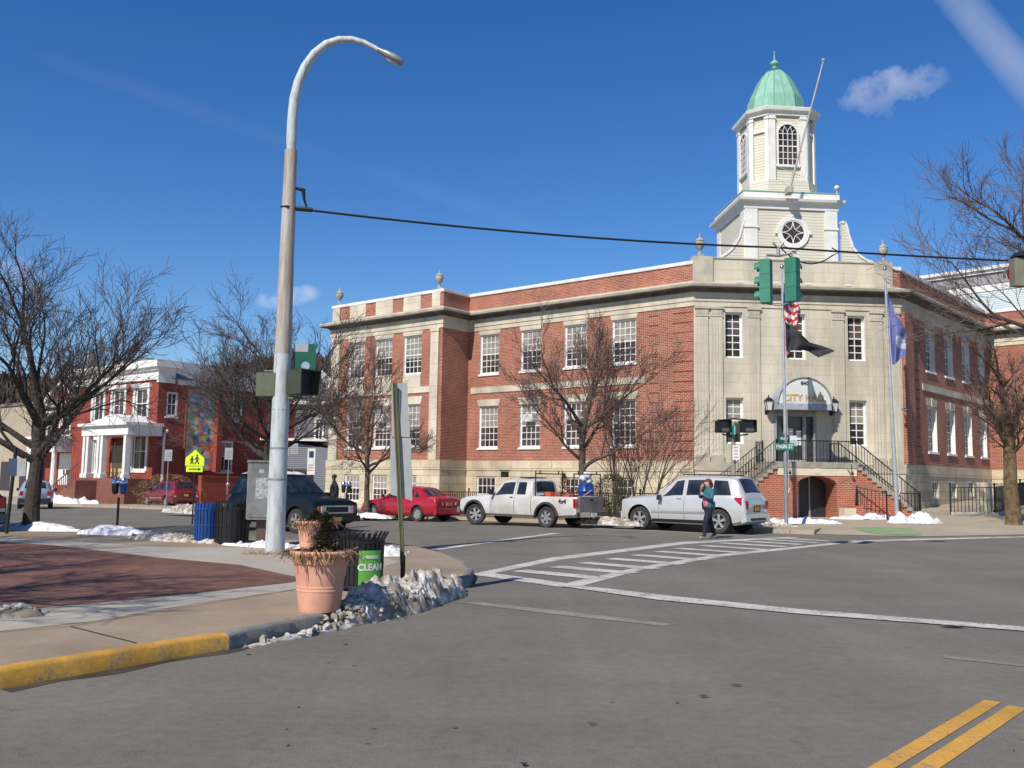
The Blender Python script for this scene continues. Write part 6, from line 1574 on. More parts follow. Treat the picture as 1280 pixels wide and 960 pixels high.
r=empty('barrel',q,0,'blue plastic barrel standing in the bed of the pickup truck','barrel')
k=MB();k.lathe([(.01,0),(.26,0),(.28,.03),(.28,.25),(.295,.27),(.28,.29),(.28,.55),(.295,.57),(.28,.59),(.27,.80),(.20,.86),(.01,.87)],20);k.build('drum',bluepl,r,smooth=40)
k=MB()
for i in range(9):
    a=i*2.3;k.ball((.11*math.cos(a),.11*math.sin(a),.93+.10*(i%3)),.12,n=6)
k.v=[tuple(Vector(v)+noise.noise_vector(Vector(v)*9)*.04) for v in k.v];o=k.build('plastic_bag',mat('white plastic bag',(.75,.76,.78),.4),None,loc=q,label='crumpled white plastic bag on top of the blue barrel',cat='bag',smooth=60)
rnd=random.Random(8);k=MB();q=inbed(-1.7,-.1,.75)
for i in range(1500):
    t=rnd.random();a=rnd.uniform(0,2*PI);rr=.38*(1-t)**.7*rnd.uniform(.2,1);p=Vector((rr*math.cos(a),rr*math.sin(a),t*1.15));o_=Vector((math.cos(a),math.sin(a),rnd.uniform(-.2,.8)))*.10;s_=Vector((-math.sin(a),math.cos(a),0))*.012
    k.face([p-s_,p+s_,p+o_],None,rnd.choice((0,0,1)))
k.build('brush_bundle',[deadleaf2,mat('rust foliage',(.22,.07,.03),.9)],None,loc=q,recalc=False,weld=False,label='rust brown bundle of cut brush in the bed of the pickup truck',cat='brush')
k=MB()
for i in range(6):
    a=inbed(-1.3-.25*i,-.5+.17*i,.95)-inbed(-1.8,0,.8);k.tube([a,a+Vector((.25+.06*i,.1,.28+.05*(i%3)))],.02,5)
k.cbox((.1,.1,.3),(.9,.35,.12),rz=2.4);k.cbox((-.5,.3,.36),(.35,.25,.16),rz=2.2);k.build('tool_heap',orange,None,loc=inbed(-1.8,0,.8),label='orange tools and rails heaped in the bed of the pickup truck',cat='tools')
# traffic triangle like frame
k=MB();b_=inbed(-2.15,.3,1.05);k.tube([b_+Vector((-.16,0,0)),b_+Vector((0,0,.72)),b_+Vector((.16,0,0))],.02,5);k.tube([b_+Vector((-.1,0,.3)),b_+Vector((.1,0,.3))],.02,5);k.v=[tuple(Vector(v)-b_) for v in k.v];k.build('trestle',mat('rusty red frame',(.35,.08,.05),.7),None,loc=b_,label='thin rusty red trestle standing up in the truck bed',cat='trestle')
# ================================================================ PEOPLE
def person(label,loc,rz,joints,edges,rules,mats,scale=1,name='person'):
    me=bpy.data.meshes.new(name);keys=list(joints);idx={k:i for i,k in enumerate(keys)}
    me.from_pydata([joints[k][:3] for k in keys],[(idx[a],idx[b]) for a,b in edges],[])
    o=bpy.data.objects.new(name,me);C.objects.link(o)
    md=o.modifiers.new('s','SKIN');md.use_smooth_shade=True
    for k in keys:
        v=me.skin_vertices[0].data[idx[k]];rr=joints[k][3];v.radius=(rr if not isinstance(rr,tuple) else rr[0],rr if not isinstance(rr,tuple) else rr[1])
        v.use_root=(k=='pelvis')
    sb_=o.modifiers.new('u','SUBSURF');sb_.levels=2;sb_.render_levels=2
    dg=bpy.context.evaluated_depsgraph_get();m2=bpy.data.meshes.new_from_object(o.evaluated_get(dg));o.modifiers.clear();o.data=m2
    m2.materials.clear()
    for m in mats: m2.materials.append(m)
    for p in m2.polygons: p.material_index=rules(p.center);p.use_smooth=True
    o.location=loc;o.rotation_euler=(0,0,rz);o.scale=(scale,)*3
    return tag(o,label,'person')
def hand(J,E,wrist,d,up,s=1.0,n=None):
    w_=Vector(J[wrist][:3]);d=Vector(d).normalized();up=Vector(up).normalized();sd_=d.cross(up)
    pk_=wrist+'palm';J[pk_]=tuple(w_+d*.06)+((.034,.018),);E.append((wrist,pk_))
    for i,(o_,l) in enumerate(((-.03,.065),(-.01,.078),(.01,.073),(.03,.055))):
        a=w_+d*.085+sd_*o_;b=a+d*l*.5-up*.006;c_=b+d*l*.4-up*.02
        J[pk_+'a%d'%i]=tuple(a)+(.010,);J[pk_+'b%d'%i]=tuple(b)+(.009,);J[pk_+'c%d'%i]=tuple(c_)+(.008,)
        E+= [(pk_,pk_+'a%d'%i),(pk_+'a%d'%i,pk_+'b%d'%i),(pk_+'b%d'%i,pk_+'c%d'%i)]
    a=w_+d*.035-sd_*.04;b=a+d*.035-sd_*.012;J[pk_+'t']=tuple(a)+(.011,);J[pk_+'u']=tuple(b)+(.010,);E+=[(wrist,pk_+'t'),(pk_+'t',pk_+'u')]
# woman: +x is her forward, y her left
J=dict(pelvis=(0,0,.90,(.15,.13)),belly=(.02,0,1.03,(.155,.125)),chest=(.01,0,1.20,(.16,.125)),upper=(0,0,1.33,(.13,.10)),neck=(.01,0,1.42,.052),jaw=(.035,0,1.49,(.062,.06)),head=(.03,0,1.555,(.078,.075)),crown=(.02,0,1.61,(.06,.06)),nose=(.115,0,1.535,.012),
 hipL=(.02,.085,.85,.105),kneeL=(.16,.09,.50,.075),ankL=(.20,.09,.09,.045),toeL=(.36,.10,.035,.035),
 hipR=(-.02,-.085,.85,.105),kneeR=(-.10,-.09,.49,.075),ankR=(-.26,-.09,.10,.045),toeR=(-.12,-.10,.035,.035),
 shL=(.0,.165,1.335,.068),elL=(.10,.25,1.10,.055),wrL=(.24,.08,1.24,.034),
 shR=(.0,-.165,1.335,.068),elR=(.08,-.25,1.12,.055),wrR=(.17,-.06,1.38,.034))
E_=[('pelvis','belly'),('belly','chest'),('chest','upper'),('upper','neck'),('neck','jaw'),('jaw','head'),('head','crown'),('head','nose'),('pelvis','hipL'),('hipL','kneeL'),('kneeL','ankL'),('ankL','toeL'),('pelvis','hipR'),('hipR','kneeR'),('kneeR','ankR'),('ankR','toeR'),('upper','shL'),('shL','elL'),('elL','wrL'),('upper','shR'),('shR','elR'),('elR','wrR')]
hand(J,E_,'wrL',(-.2,-.9,.35),(1,0,.2));hand(J,E_,'wrR',(.0,.35,1.0),(1,0,0))
teal_j=mat('teal jacket',(.03,.14,.17),.8,col2=(.022,.10,.13),scale=5);pink=mat('coral shirt',(.72,.17,.20),.8);navy=mat('navy trousers',(.012,.012,.035),.85);shoe=mat('pale grey shoes',(.40,.38,.36),.7)
def rules(c):
    if c.z<.075: return 3
    if c.z<.90: return 2
    if c.z>1.43 and abs(c.y)<.1 and c.x<.14 and c.z>1.455: return 4
    # hands
    wl_=Vector((.24,.08,1.24));wr_=Vector((.17,-.06,1.38))
    if (c-wr_).length<.05 and c.z>1.37 or (c.z>1.385 and c.x>.12): return 4
    if (c-(wl_+Vector((-.02,-.09,.03)))).length<.105 and c.x>.18: return 4
    if c.x>.07 and abs(c.y)<.085 and c.z<1.22 and (c.z<1.17): return 1
    return 0
wp=at(886,673.5);hdg=math.radians(205)
wom=person('woman in teal jacket, coral shirt and navy trousers walking before the silver white car',(wp[0],wp[1],gz(*wp)),hdg,J,E_,rules,[teal_j,pink,navy,shoe,skin],1.03);wom.scale=(1.16,1.16,1.04)
k=MB();k.ball((.005,0,1.575),.098,n=10,sz=1.05);k.v=[(v[0]-(.03 if v[2]<1.56 else 0)-(.045 if (v[0]>.05 and v[2]<1.60) else 0),v[1]*1.02,v[2]) for v in k.v]
k.ball((-.06,0,1.49),.075,n=8,sz=1.2);hair=k.build('hair',mat('auburn hair',(.13,.04,.02),.7,col2=(.08,.025,.012),scale=14),wom,smooth=70)
k=MB()
for y in (-.028,.028): k.ball((.092,y,1.56),.012,n=6)
k.box(.090,.098,-.022,.022,1.498,1.506);k.build('face_features',mat('dark eye brown',(.06,.02,.018),.6),wom)
k=MB()
k.tube([(.0,0,.80),(.0,0,.86),(.005,0,.98),(0,0,1.05)],[.155,.165,.17,.15],16,cap=False)
k.v=[v for v in k.v];k.f=[f for f in k.f if not (sum(k.v[i][0] for i in f)/4>.09 and abs(sum(k.v[i][1] for i in f)/4)<.12)];k.uv=[None]*len(k.f);k.m=[0]*len(k.f)
k.build('jacket_hem',teal_j,wom,recalc=False,smooth=60)
# man behind the teal car
J2=dict(pelvis=(0,0,.95,(.15,.12)),belly=(0,0,1.08,(.16,.12)),chest=(0,0,1.28,(.18,.13)),upper=(0,0,1.42,(.15,.11)),neck=(.01,0,1.52,.055),jaw=(.03,0,1.59,(.062,.06)),head=(.02,0,1.66,(.078,.075)),crown=(.01,0,1.72,(.062,.062)),nose=(.105,0,1.64,.012),
 hipL=(0,.09,.9,.10),kneeL=(.05,.1,.5,.075),ankL=(0,.1,.09,.05),toeL=(.15,.11,.035,.04),hipR=(0,-.09,.9,.10),kneeR=(.02,-.1,.5,.075),ankR=(-.05,-.1,.09,.05),toeR=(.1,-.11,.035,.04),
 shL=(0,.2,1.42,.075),elL=(-.02,.28,1.15,.06),wrL=(.12,.26,.92,.04),shR=(0,-.2,1.42,.075),elR=(-.02,-.28,1.15,.06),wrR=(.12,-.26,.92,.04))
E2_=[e for e in E_ if 'palm' not in e[0] and 'palm' not in e[1]]
E2_=[e for e in E2_ if e[0] in J2 and e[1] in J2]
hand(J2,E2_,'wrL',(.3,0,-1),(0,1,0));hand(J2,E2_,'wrR',(.3,0,-1),(0,-1,0))
dkc=mat('black coat',(.014,.014,.018),.85)
q=D(417,640,31.5)
man=person('man in a black coat and dark cap standing behind the teal car',(q.x,q.y,gz(q.x,q.y)+.02),math.radians(200),J2,E2_,lambda c:1 if (1.56<c.z<1.70 and c.x>.03) or (c.z<.92 and abs(c.y)>.2) else 0,[dkc,mat('brown skin',(.16,.085,.055),.6)],1.0)
k=MB();k.ball((.01,0,1.70),.09,n=8,sz=.75);k.box(.06,.16,-.06,.06,1.695,1.71);k.build('cap',iron,man,smooth=60)
# ================================================================ TREES (bare winter crowns)
def bare_tree(label,base,H,trunk_r,fork,spread,seed,mats,nlimb=5,dens=1.0,rmin=.006,lean=(0,0),parts=True,group=None,bushy=0,stems=1,levels=5,name='bare_tree',upb=.5,first=.55):
    rnd=random.Random(seed);T=MB();B=MB();TW_=MB()
    def emit(mb,pts,rad,n): mb.tube(pts,rad,n,cap=False)
    def rv(): return Vector((rnd.gauss(0,1),rnd.gauss(0,1),rnd.gauss(0,1)))
    def grow(p,d,l,r,lev):
        seg=6 if lev<3 else (5 if lev==3 else (4 if lev==4 else 3))
        pts=[p.copy()];rad=[r];dd=d.copy();q=p.copy();st=l/seg
        for i in range(seg):
            dd=(dd+rv()*(.10 if lev<3 else .15)+Vector((0,0,upb*(.10 if lev<2 else .07)))).normalized()
            q=q+dd*st;pts.append(q.copy());rad.append(max(rmin*.7,r*(1-(i+1)/seg*(.62 if lev<3 else .6))))
        mb=T if lev<=1 else (B if lev==2 else TW_)
        emit(mb,pts,rad,{0:10,1:8,2:6,3:4}.get(lev,3))
        if lev>=levels: return
        if lev==0: return pts,rad
        nb=int((3.6 if lev==1 else (3.6 if lev==2 else (3.2 if lev==3 else 2.6)))*dens+rnd.random())
        for k in range(nb):
            t=.25+.72*(k+rnd.random()*.8)/nb;i=min(int(t*seg),seg-1);f=t*seg-i
            pp=pts[i]+(pts[i+1]-pts[i])*f;rr=rad[i]+(rad[i+1]-rad[i])*f
            pd=(pts[i+1]-pts[i]).normalized()
            side=rv();side=(side-pd*side.dot(pd)).normalized()
            side=(side+Vector((0,0,.25))).normalized()
            ang=math.radians(rnd.uniform(24,46));nd=(pd*math.cos(ang)+side*math.sin(ang)).normalized()
            grow(pp,nd,l*rnd.uniform(.50,.82)*(1-.25*t),max(rmin,rr*rnd.uniform(.45,.62)),lev+1)
        # leader splits at its tip
        for k in range(2 if lev<levels-1 else 1):
            side=rv();nd=(dd+side*.28).normalized();grow(pts[-1],nd,l*rnd.uniform(.50,.72),max(rmin,rad[-1]*.95),lev+1)
    base=Vector(base)
    if stems==1:
        d0=Vector((lean[0],lean[1],1)).normalized();pts=[base-Vector((0,0,.15)),base+Vector((0,0,.12))];n=5
        rad=[trunk_r*1.5,trunk_r*1.15];q=base.copy()
        for i in range(n):
            q=q+(d0+rv()*.035)*(fork/n);pts.append(q.copy());rad.append(trunk_r*(1.05-.3*(i+1)/n))
        emit(T,pts,rad,12)
        # a leader and side limbs
        for k in range(nlimb):
            a=2*PI*(k+rnd.uniform(-.25,.25))/nlimb;t=rnd.uniform(.45,1.0)
            pp=pts[2]+(pts[-1]-pts[2])*t
            el=rnd.uniform(.5,1.0);nd=Vector((math.cos(a)*spread,math.sin(a)*spread,el)).normalized()
            grow(pp,nd,(H-fork)*first*rnd.uniform(.85,1.1),trunk_r*rnd.uniform(.42,.60),1)
        grow(pts[-1],(d0+rv()*.12).normalized(),(H-fork)*first*1.05,trunk_r*.62,1)
    else:
        for k in range(stems):
            a=2*PI*k/stems+rnd.random();p=base+Vector((math.cos(a)*.3*bushy,math.sin(a)*.3*bushy,0))
            nd=Vector((math.cos(a)*spread,math.sin(a)*spread,1)).normalized();grow(p,nd,H*first,trunk_r*rnd.uniform(.6,1),1)
    r=empty(name,base,0,label,'tree' if stems==1 else 'shrub',group)
    T.build('trunk',mats[0],r,world=True,smooth=60,recalc=False,weld=False)
    if B.v: B.build('branches',mats[1],r,world=True,recalc=False,weld=False)
    if TW_.v: TW_.build('twigs',mats[2],r,world=True,recalc=False,weld=False)
    return r
def base_at(px,py,d=None,dz=.12):
    if d: q=D(px,py,d);return (q.x,q.y,gz(q.x,q.y)+dz)
    q=at(px,py,dz);return (q[0],q[1],gz(*q)+dz)
dk3=(bark,bark,twig);lt3=(barklit,barklit,twigred)
bare_tree('large dark bare tree at the far left, trunk standing in snow',base_at(38,664),8.2,.20,3.2,1.5,12,dk3,8,1.15,.007,lean=(.04,0),first=.50)
bare_tree('dark bare tree before the mural house, behind the lamp pole',base_at(333,640,42),9.6,.21,3.8,1.6,27,dk3,8,1.15,.009,first=.52)
bare_tree('slim bare tree before the left end of the city hall behind the red sedan',base_at(459,640,39.5),7.0,.12,3.0,1.4,33,lt3,7,1.0,.0075,first=.48)
bare_tree('reddish bare tree behind the pickup truck in front of the brick wing',base_at(729,640,37.0),8.4,.16,3.6,1.2,46,lt3,8,1.03,.0075,first=.47)
bare_tree('many stemmed bare shrub between the pickup truck and the silver white car',base_at(790,640,37.5),5.3,.06,0,.42,52,lt3,9,1.0,.007,stems=10,bushy=2.0,levels=4,name='bare_shrub',first=.50)
bare_tree('bare tree with yellowish trunk at the right edge on the far sidewalk',base_at(1267,650,37.5),8.6,.27,4.2,.6,63,(mat('yellow brown bark',(.19,.13,.06),.95,col2=(.08,.055,.03),scale=4),bark,twigred),5,1.0,.009,first=.36)
bare_tree('tall bare tree reaching in from the right above the overhead cable',(22.3,34.0,.6),17.0,.34,8.6,1.5,77,(bark,bark,twigred),8,1.2,.010,first=.52)
# trees outside the picture whose branch shadows fall on the brick paving
bare_tree('bare street tree standing left of the picture, shading the brick paving',(-9.3,7.6,.1),7.8,.2,2.6,1.0,81,dk3,5,1.0,.009,first=.45)
bare_tree('second bare street tree left of the picture, shading the street',(-13.6,14.6,.0),9.0,.2,2.8,1.0,85,dk3,5,1.0,.010,first=.45)
# evergreen shrub by the truck, dry hedges
def shrub(label,x,y,z,rx,ry,h,seed,mats,n=2600,name='shrub'):
    rnd=random.Random(seed);k=MB()
    for i in range(n):
        a=rnd.uniform(0,2*PI);t=rnd.random();rr=(rnd.random()**.35)*math.sin(PI*min(.98,.25+t*.7))**.6*(1+.3*noise.noise(Vector((math.cos(a)*2,math.sin(a)*2,t*3+seed))))
        p=Vector((rx*rr*math.cos(a),ry*rr*math.sin(a),h*t));o=Vector((math.cos(a)+rnd.gauss(0,.5),math.sin(a)+rnd.gauss(0,.5),rnd.uniform(-.1,1.1))).normalized()*rnd.uniform(.05,.12)
        s_=o.cross(Vector((rnd.gauss(0,1),rnd.gauss(0,1),rnd.gauss(0,1)))).normalized()*.016
        k.face([p-s_,p+s_,p+o],None,rnd.randrange(len(mats)))
    r=empty(name,(x,y,z),0,label,'shrub')
    k.build('foliage',mats,r,recalc=False,weld=False)
    m_=MB()
    for i in range(6):
        a=i*1.05;m_.tube([(0,0,-.05),(rx*.4*math.cos(a),ry*.4*math.sin(a),h*.5),(rx*.6*math.cos(a),ry*.6*math.sin(a),h*.8)],[.025,.015,.008],4)
    m_.build('stems',bark,r);return r
q=base_at(765,640,35.2);shrub('dark evergreen shrub behind the tailgate of the pickup truck',q[0],q[1],q[2],.85,.8,1.75,3,[conifer,deadleaf2],3600)
q=base_at(795,640,38.5);shrub('low dark hedge before the basement window right of the shrub',q[0],q[1],q[2],1.6,.8,.9,4,[conifer,deadleaf2],3000)
q=base_at(208,640,61);shrub('dry tan ornamental bush at the corner of the red house',q[0],q[1],q[2],2.2,1.2,2.0,5,[deadleaf,mat('straw',(.38,.24,.12),.9)],3600)
q=base_at(150,640,66);shrub('dark brown bush beside the porch of the red house',q[0],q[1],q[2],2.6,1.2,2.2,6,[deadleaf2,deadleaf],3600)
# ================================================================ HOUSES ON THE LEFT
RC=D(192,600,65);RC=(RC.x,RC.y)
zA=lambda px,py,d=65:D(px,py,d).z
house=empty('red_house',(RC[0],RC[1],-.5),0,'red brick house with heavy white cornice and a tall mural on its side wall','house')
FA=frame(RC,dL,nL)                       # front, u runs away to the left
FS=frame(RC,(-nL[0],-nL[1]),(-dL[0],-dL[1])) # side wall, u runs away to the right
zt=zA(192,474);zcor=zA(196,449);zg=-.8
wb_=MB();LW=12.2;LS=12.0
def of(fr,P,d,px0,px1,py0,py1):
    a=onplane(P,d,px0,(py0+py1)/2);b=onplane(P,d,px1,(py0+py1)/2);m_=(px0+px1)/2
    return (min(a[0],b[0]),max(a[0],b[0]),onplane(P,d,m_,py1)[1],onplane(P,d,m_,py0)[1])
sn=(-nL[0],-nL[1])
fw=[of(FA,RC,dL,*q) for q in ((168,186,485,524),(140,157,487,526),(116,131,490,527),(165,184,540,589),(116,128,550,590))]
dor=of(FA,RC,dL,137,157,548,596)
wall(wb_,FA,0,LW,zg,zt,fw+[dor],.2)
for o in fw:
    w_=window(FA,o[0]+.15,o[1]-.15,o[2],o[3],2,1,1,house,rec=.1,fw=.16,mw=.06)
    k=MB();k.box(o[0]-.12,o[0]+.15,0,.08,o[2],o[3],fr=FA);k.box(o[1]-.15,o[1]+.12,0,.08,o[2],o[3],fr=FA);k.box(o[0]-.3,o[1]+.3,0,.2,o[3],o[3]+.3,fr=FA);k.build('surround',white,w_,world=True)
sw=[of(FS,RC,sn,208,222,490,521),of(FS,RC,sn,290,303,498,526),of(FS,RC,sn,271,291,551,590)]
wall(wb_,FS,0,LS,zg,zt,sw,.2)
wb_.box(.3,LS,-LW+.3,-.3,zg,zt-.1,fr=FS)
for i,o in enumerate(sw): window(FS,o[0],o[1],o[2],o[3],2,1,1,house,rec=.1,fw=.14,mw=.06,ac=0,blind=i==2)
wb_.build('wall',brick_paint,house,world=True)
k=MB();k.box(-.12,LW+.2,-1.2,.12,zt,zcor-.7,fr=FA);k.box(-.5,LW+.6,-1.4,.5,zcor-.55,zcor-.05,fr=FA);k.box(-.3,LW+.4,-1.3,.3,zcor-.75,zcor-.5,fr=FA)
k.box(-.12,.12,-1.2,.1,zt-.2,zt,fr=FA)
k.box(1.4,LS,.02,.25,zt-.25,zt+.1,fr=FS)
k.build('cornice',white,house,world=True)
k=MB();zr0=zt+.1;k.face([FS(.9,.3,zr0),FS(LS+.4,.3,zr0),FS(LS-2.2,-4.5,zr0+1.9),FS(1.4,-4.5,zr0+1.9)]);k.face([FS(LS+.4,.3,zr0),FS(LS+.4,-LW,zr0),FS(LS-2.2,-LW+4,zr0+1.9),FS(LS-2.2,-4.5,zr0+1.9)]);k.face([FS(1.4,-4.5,zr0+1.9),FS(LS-2.2,-4.5,zr0+1.9),FS(LS-2.2,-LW+4,zr0+1.9),FS(1.4,-LW+4,zr0+1.9)]);k.face([FS(.9,.3,zr0),FS(1.4,-4.5,zr0+1.9),FS(1.4,-LW+4,zr0+1.9),FS(.9,-LW,zr0)])
k.build('roof',slate,house,world=True,recalc=False)
# dark recess strip and drain pipe
k=MB();k.tube([FS(.55,.12,zg),FS(.55,.12,zt-3.8),FS(.75,.25,zt-3.5)],.09,6);k.build('drain_pipe',white,house,world=True)
# mural, abstract colour field
m,t_,p_=base_mat('abstract mural paint');uvn=t_.nodes.new('ShaderNodeUVMap').outputs[0]
p_.inputs['Roughness'].default_value=.7
nz=t_.nodes.new('ShaderNodeTexNoise');nz.inputs['Scale'].default_value=1.4;nz.inputs['Detail'].default_value=3;t_.links.new(uvn,nz.inputs['Vector'])
ad=t_.nodes.new('ShaderNodeMixRGB');ad.inputs[0].default_value=.22;t_.links.new(uvn,ad.inputs[1]);t_.links.new(nz.outputs['Color'],ad.inputs[2])
vo=t_.nodes.new('ShaderNodeTexVoronoi');vo.inputs['Scale'].default_value=3.6;t_.links.new(ad.outputs[0],vo.inputs['Vector'])
sx_=t_.nodes.new('ShaderNodeSeparateXYZ');t_.links.new(uvn,sx_.inputs[0])
rmp=t_.nodes.new('ShaderNodeValToRGB');cr2=rmp.color_ramp;cr2.interpolation='CONSTANT'
cols=[(0,(.04,.50,.60)),(.14,(.80,.74,.60)),(.26,(.85,.30,.10)),(.38,(.45,.15,.50)),(.48,(.90,.50,.08)),(.58,(.04,.07,.30)),(.68,(.85,.75,.68)),(.78,(.75,.06,.20)),(.9,(.30,.60,.16))]
while len(cr2.elements)<len(cols): cr2.elements.new(.5)
for e_,(ps,cc) in zip(cr2.elements,cols): e_.position=ps;e_.color=cc+(1,)
sp_=t_.nodes.new('ShaderNodeSeparateColor');t_.links.new(vo.outputs['Color'],sp_.inputs[0]);t_.links.new(sp_.outputs[0],rmp.inputs[0])
g2=t_.nodes.new('ShaderNodeValToRGB');g2.color_ramp.elements[0].color=(.40,.03,.04,1);g2.color_ramp.elements[1].color=(.06,.40,.48,1);g2.color_ramp.elements[0].position=.15;g2.color_ramp.elements[1].position=.6
mrr=t_.nodes.new('ShaderNodeMapRange');mrr.inputs[1].default_value=0;mrr.inputs[2].default_value=7
t_.links.new(sx_.outputs[1],mrr.inputs[0]);t_.links.new(mrr.outputs[0],g2.inputs[0])
mm=t_.nodes.new('ShaderNodeMixRGB');mm.inputs[0].default_value=.30;t_.links.new(rmp.outputs[0],mm.inputs[1]);t_.links.new(g2.outputs[0],mm.inputs[2]);t_.links.new(mm.outputs[0],p_.inputs['Base Color'])
mo=of(FS,RC,sn,232,267,487,588)
k=MB();k.face([FS(mo[0],.04,mo[2]),FS(mo[1],.04,mo[2]),FS(mo[1],.04,mo[3]),FS(mo[0],.04,mo[3])],[(0,0),(mo[1]-mo[0],0),(mo[1]-mo[0],mo[3]-mo[2]),(0,mo[3]-mo[2])]);k.build('mural',m,house,world=True,recalc=False)
k=MB();k.box(mo[0]-.1,mo[0],0,.12,mo[2]-.1,mo[3]+.1,fr=FS);k.box(mo[1],mo[1]+.45,0,.5,mo[2]-.1,mo[3]+.1,fr=FS);k.build('mural_frame',brick_paint,house,world=True)
# low side wall
k=MB();k.box(2.2,LS+3,2.0,2.4,-1,zA(280,597,66),fr=FS);k.box(2.2,LS+3,1.95,2.45,zA(280,597,66),zA(280,597,66)+.12,fr=FS);k.build('yard_wall',brick_paint,house,world=True)
# porch
pd_=2.4
a_=of(FA,FA(0,pd_,0)[:2],dL,104,158,534,544)
k=MB();k.box(a_[0]-.2,a_[1]+.2,-.1,pd_,a_[2],a_[3]+.1,fr=FA);k.box(a_[0]-.4,a_[1]+.4,-.1,pd_+.25,a_[3]+.1,a_[3]+.3,fr=FA)
zt2=a_[3]+.3;um=(a_[0]+dor[1])/2;k.prism([(a_[0]-.4,zt2),(a_[0]+4.1,zt2),(a_[0]+1.8,zt2+.6)],lambda a,b:FA(a,pd_+.25,b),lambda a,b:FA(a,.5,b))
zpb=dor[2]-.1
for u in (a_[0]+.25,a_[0]+3.4,a_[0]+3.9,a_[1]-.6,a_[1]-.1): k.box(u-.16,u+.16,pd_-.4,pd_-.05,zpb,a_[2],fr=FA);k.box(u-.22,u+.22,pd_-.46,pd_+.01,zpb,zpb+.3,fr=FA)
k.build('porch',white,house,world=True)
k=MB();k.box(a_[0]-.2,a_[1]+.2,0,pd_,zg,zpb,fr=FA)
brown=bricky('brownstone steps',(.26,.11,.08),(.22,.09,.065),(.16,.08,.06),.6,.2,.012)
for i in range(10): k.box(a_[0]+3.6+i*.42,a_[0]+4.02+i*.42,pd_-.3,pd_+1.5,zg,zpb-(i+1)*.17,fr=FA)
k.build('steps',brown,house,world=True)
k=MB();railing(k,[FA(a_[0]+3.6,pd_+1.4,zpb),FA(a_[0]+7.8,pd_+1.4,zpb-1.9)],1.0,.3,.03,.04);k.build('step_railing',mat('brown red railing',(.22,.09,.07),.7),house,world=True)
k=MB();k.box(dor[0],dor[1],-.18,-.1,dor[2],dor[3]-.5,fr=FA);dd_=k.build('door',mat('wooden door',(.30,.17,.08),.5),house,world=True)
k=MB();k.box(dor[0]+.3,dor[1]-.3,-.099,-.09,dor[2]+1.2,dor[3]-.8,fr=FA);k.build('door_pane',pane,dd_,world=True)
k=MB();k.box(dor[0]+.1,dor[1]-.1,-.098,-.08,dor[2],dor[2]+1.0,fr=FA);k.build('yellow_panel',mat('pale yellow panel',(.62,.50,.22),.6),dd_,world=True)
# small red house with pediment
u1=LW+.3;h2=empty('pediment_house',FA(u1+3,0,-.5),0,'small red house with white pediment, portico and garage door next to the red house','house')
uL=onplane(RC,dL,46,560)[0];ez=onplane(RC,dL,72,500)[1];ap=onplane(RC,dL,70,474)
k=MB();w2=[of(FA,RC,dL,*q) for q in ((85,95,513,547),(66,79,520,545),(48,60,516,548))];gd=of(FA,RC,dL,62,79,566,606)
wall(k,frame(FA(0,-.6,0),dL,nL),u1,uL,zg,ez-.3,w2+[gd],.2)
k.prism([(u1,ez-.3),(uL,ez-.3),((u1+uL)/2,ap[1]-.25)],lambda a,b:FA(a,-.6,b),lambda a,b:FA(a,-.8,b));k.box(u1,uL,-9,-.8,zg,ez-.3,fr=FA);k.build('wall',brick_paint,h2,world=True)
F6=frame(FA(0,-.6,0),dL,nL)
for o in w2:
    w_=window(F6,o[0]+.1,o[1]-.1,o[2],o[3],2,1,1,h2,rec=.1,fw=.14,mw=.06)
    q=MB();q.box(o[0]-.1,o[0]+.1,0,.06,o[2],o[3],fr=F6);q.box(o[1]-.1,o[1]+.1,0,.06,o[2],o[3],fr=F6);q.box(o[0]-.2,o[1]+.2,0,.12,o[3],o[3]+.2,fr=F6);q.build('surround',white,w_,world=True)
k=MB();k.box(u1-.3,uL+.4,0,.45,ez-.5,ez-.1,fr=F6);mu=(u1+uL)/2
for a,b in (((u1-.5,ez-.1),(mu,ap[1])),((uL+.5,ez-.1),(mu,ap[1]))):
    dx,dz=b[0]-a[0],b[1]-a[1];l=math.hypot(dx,dz);nx,nz=-dz/l*.35,dx/l*.35
    if nz>0: nx,nz=-nx,-nz
    k.hexa([F6(a[0],.0,a[1]),F6(b[0],.0,b[1]),F6(b[0]+nx*.0,.0,b[1]-.35),F6(a[0],.0,a[1]-.35),F6(a[0],.4,a[1]),F6(b[0],.4,b[1]),F6(b[0],.4,b[1]-.35),F6(a[0],.4,a[1]-.35)])
po=of(FA,RC,dL,47,80,549,565);k.box(po[0]-.1,po[1]+.1,-.1,1.4,po[2],po[3],fr=F6);k.box(po[0]-.3,po[1]+.3,-.1,1.6,po[3],po[3]+.2,fr=F6)
for u in (po[0]+.2,po[1]-.25): k.tube([F6(u,1.2,zg),F6(u,1.2,po[2])],[.24,.20],10)
k.box(gd[0],gd[1],-.15,-.1,gd[2],gd[3],fr=F6)
k.build('trim',white,h2,world=True)
k=MB();k.box(gd[0]+.5,gd[0]+1.0,-.1,-.09,gd[2]+.8,gd[2]+1.2,fr=F6);k.box(gd[0]+1.2,gd[0]+1.5,-.1,-.09,gd[2]+.8,gd[2]+1.2,fr=F6);k.build('pane',pane,h2,world=True)
k=MB()
for sgn_,uu in ((-1,u1-.5),(1,uL+.5)): k.face([F6(uu,.4,ez-.08),F6(mu,.4,ap[1]+.02),F6(mu,-9,ap[1]+.02),F6(uu,-9,ez-.08)])
k.build('roof',slate,h2,world=True,recalc=False)
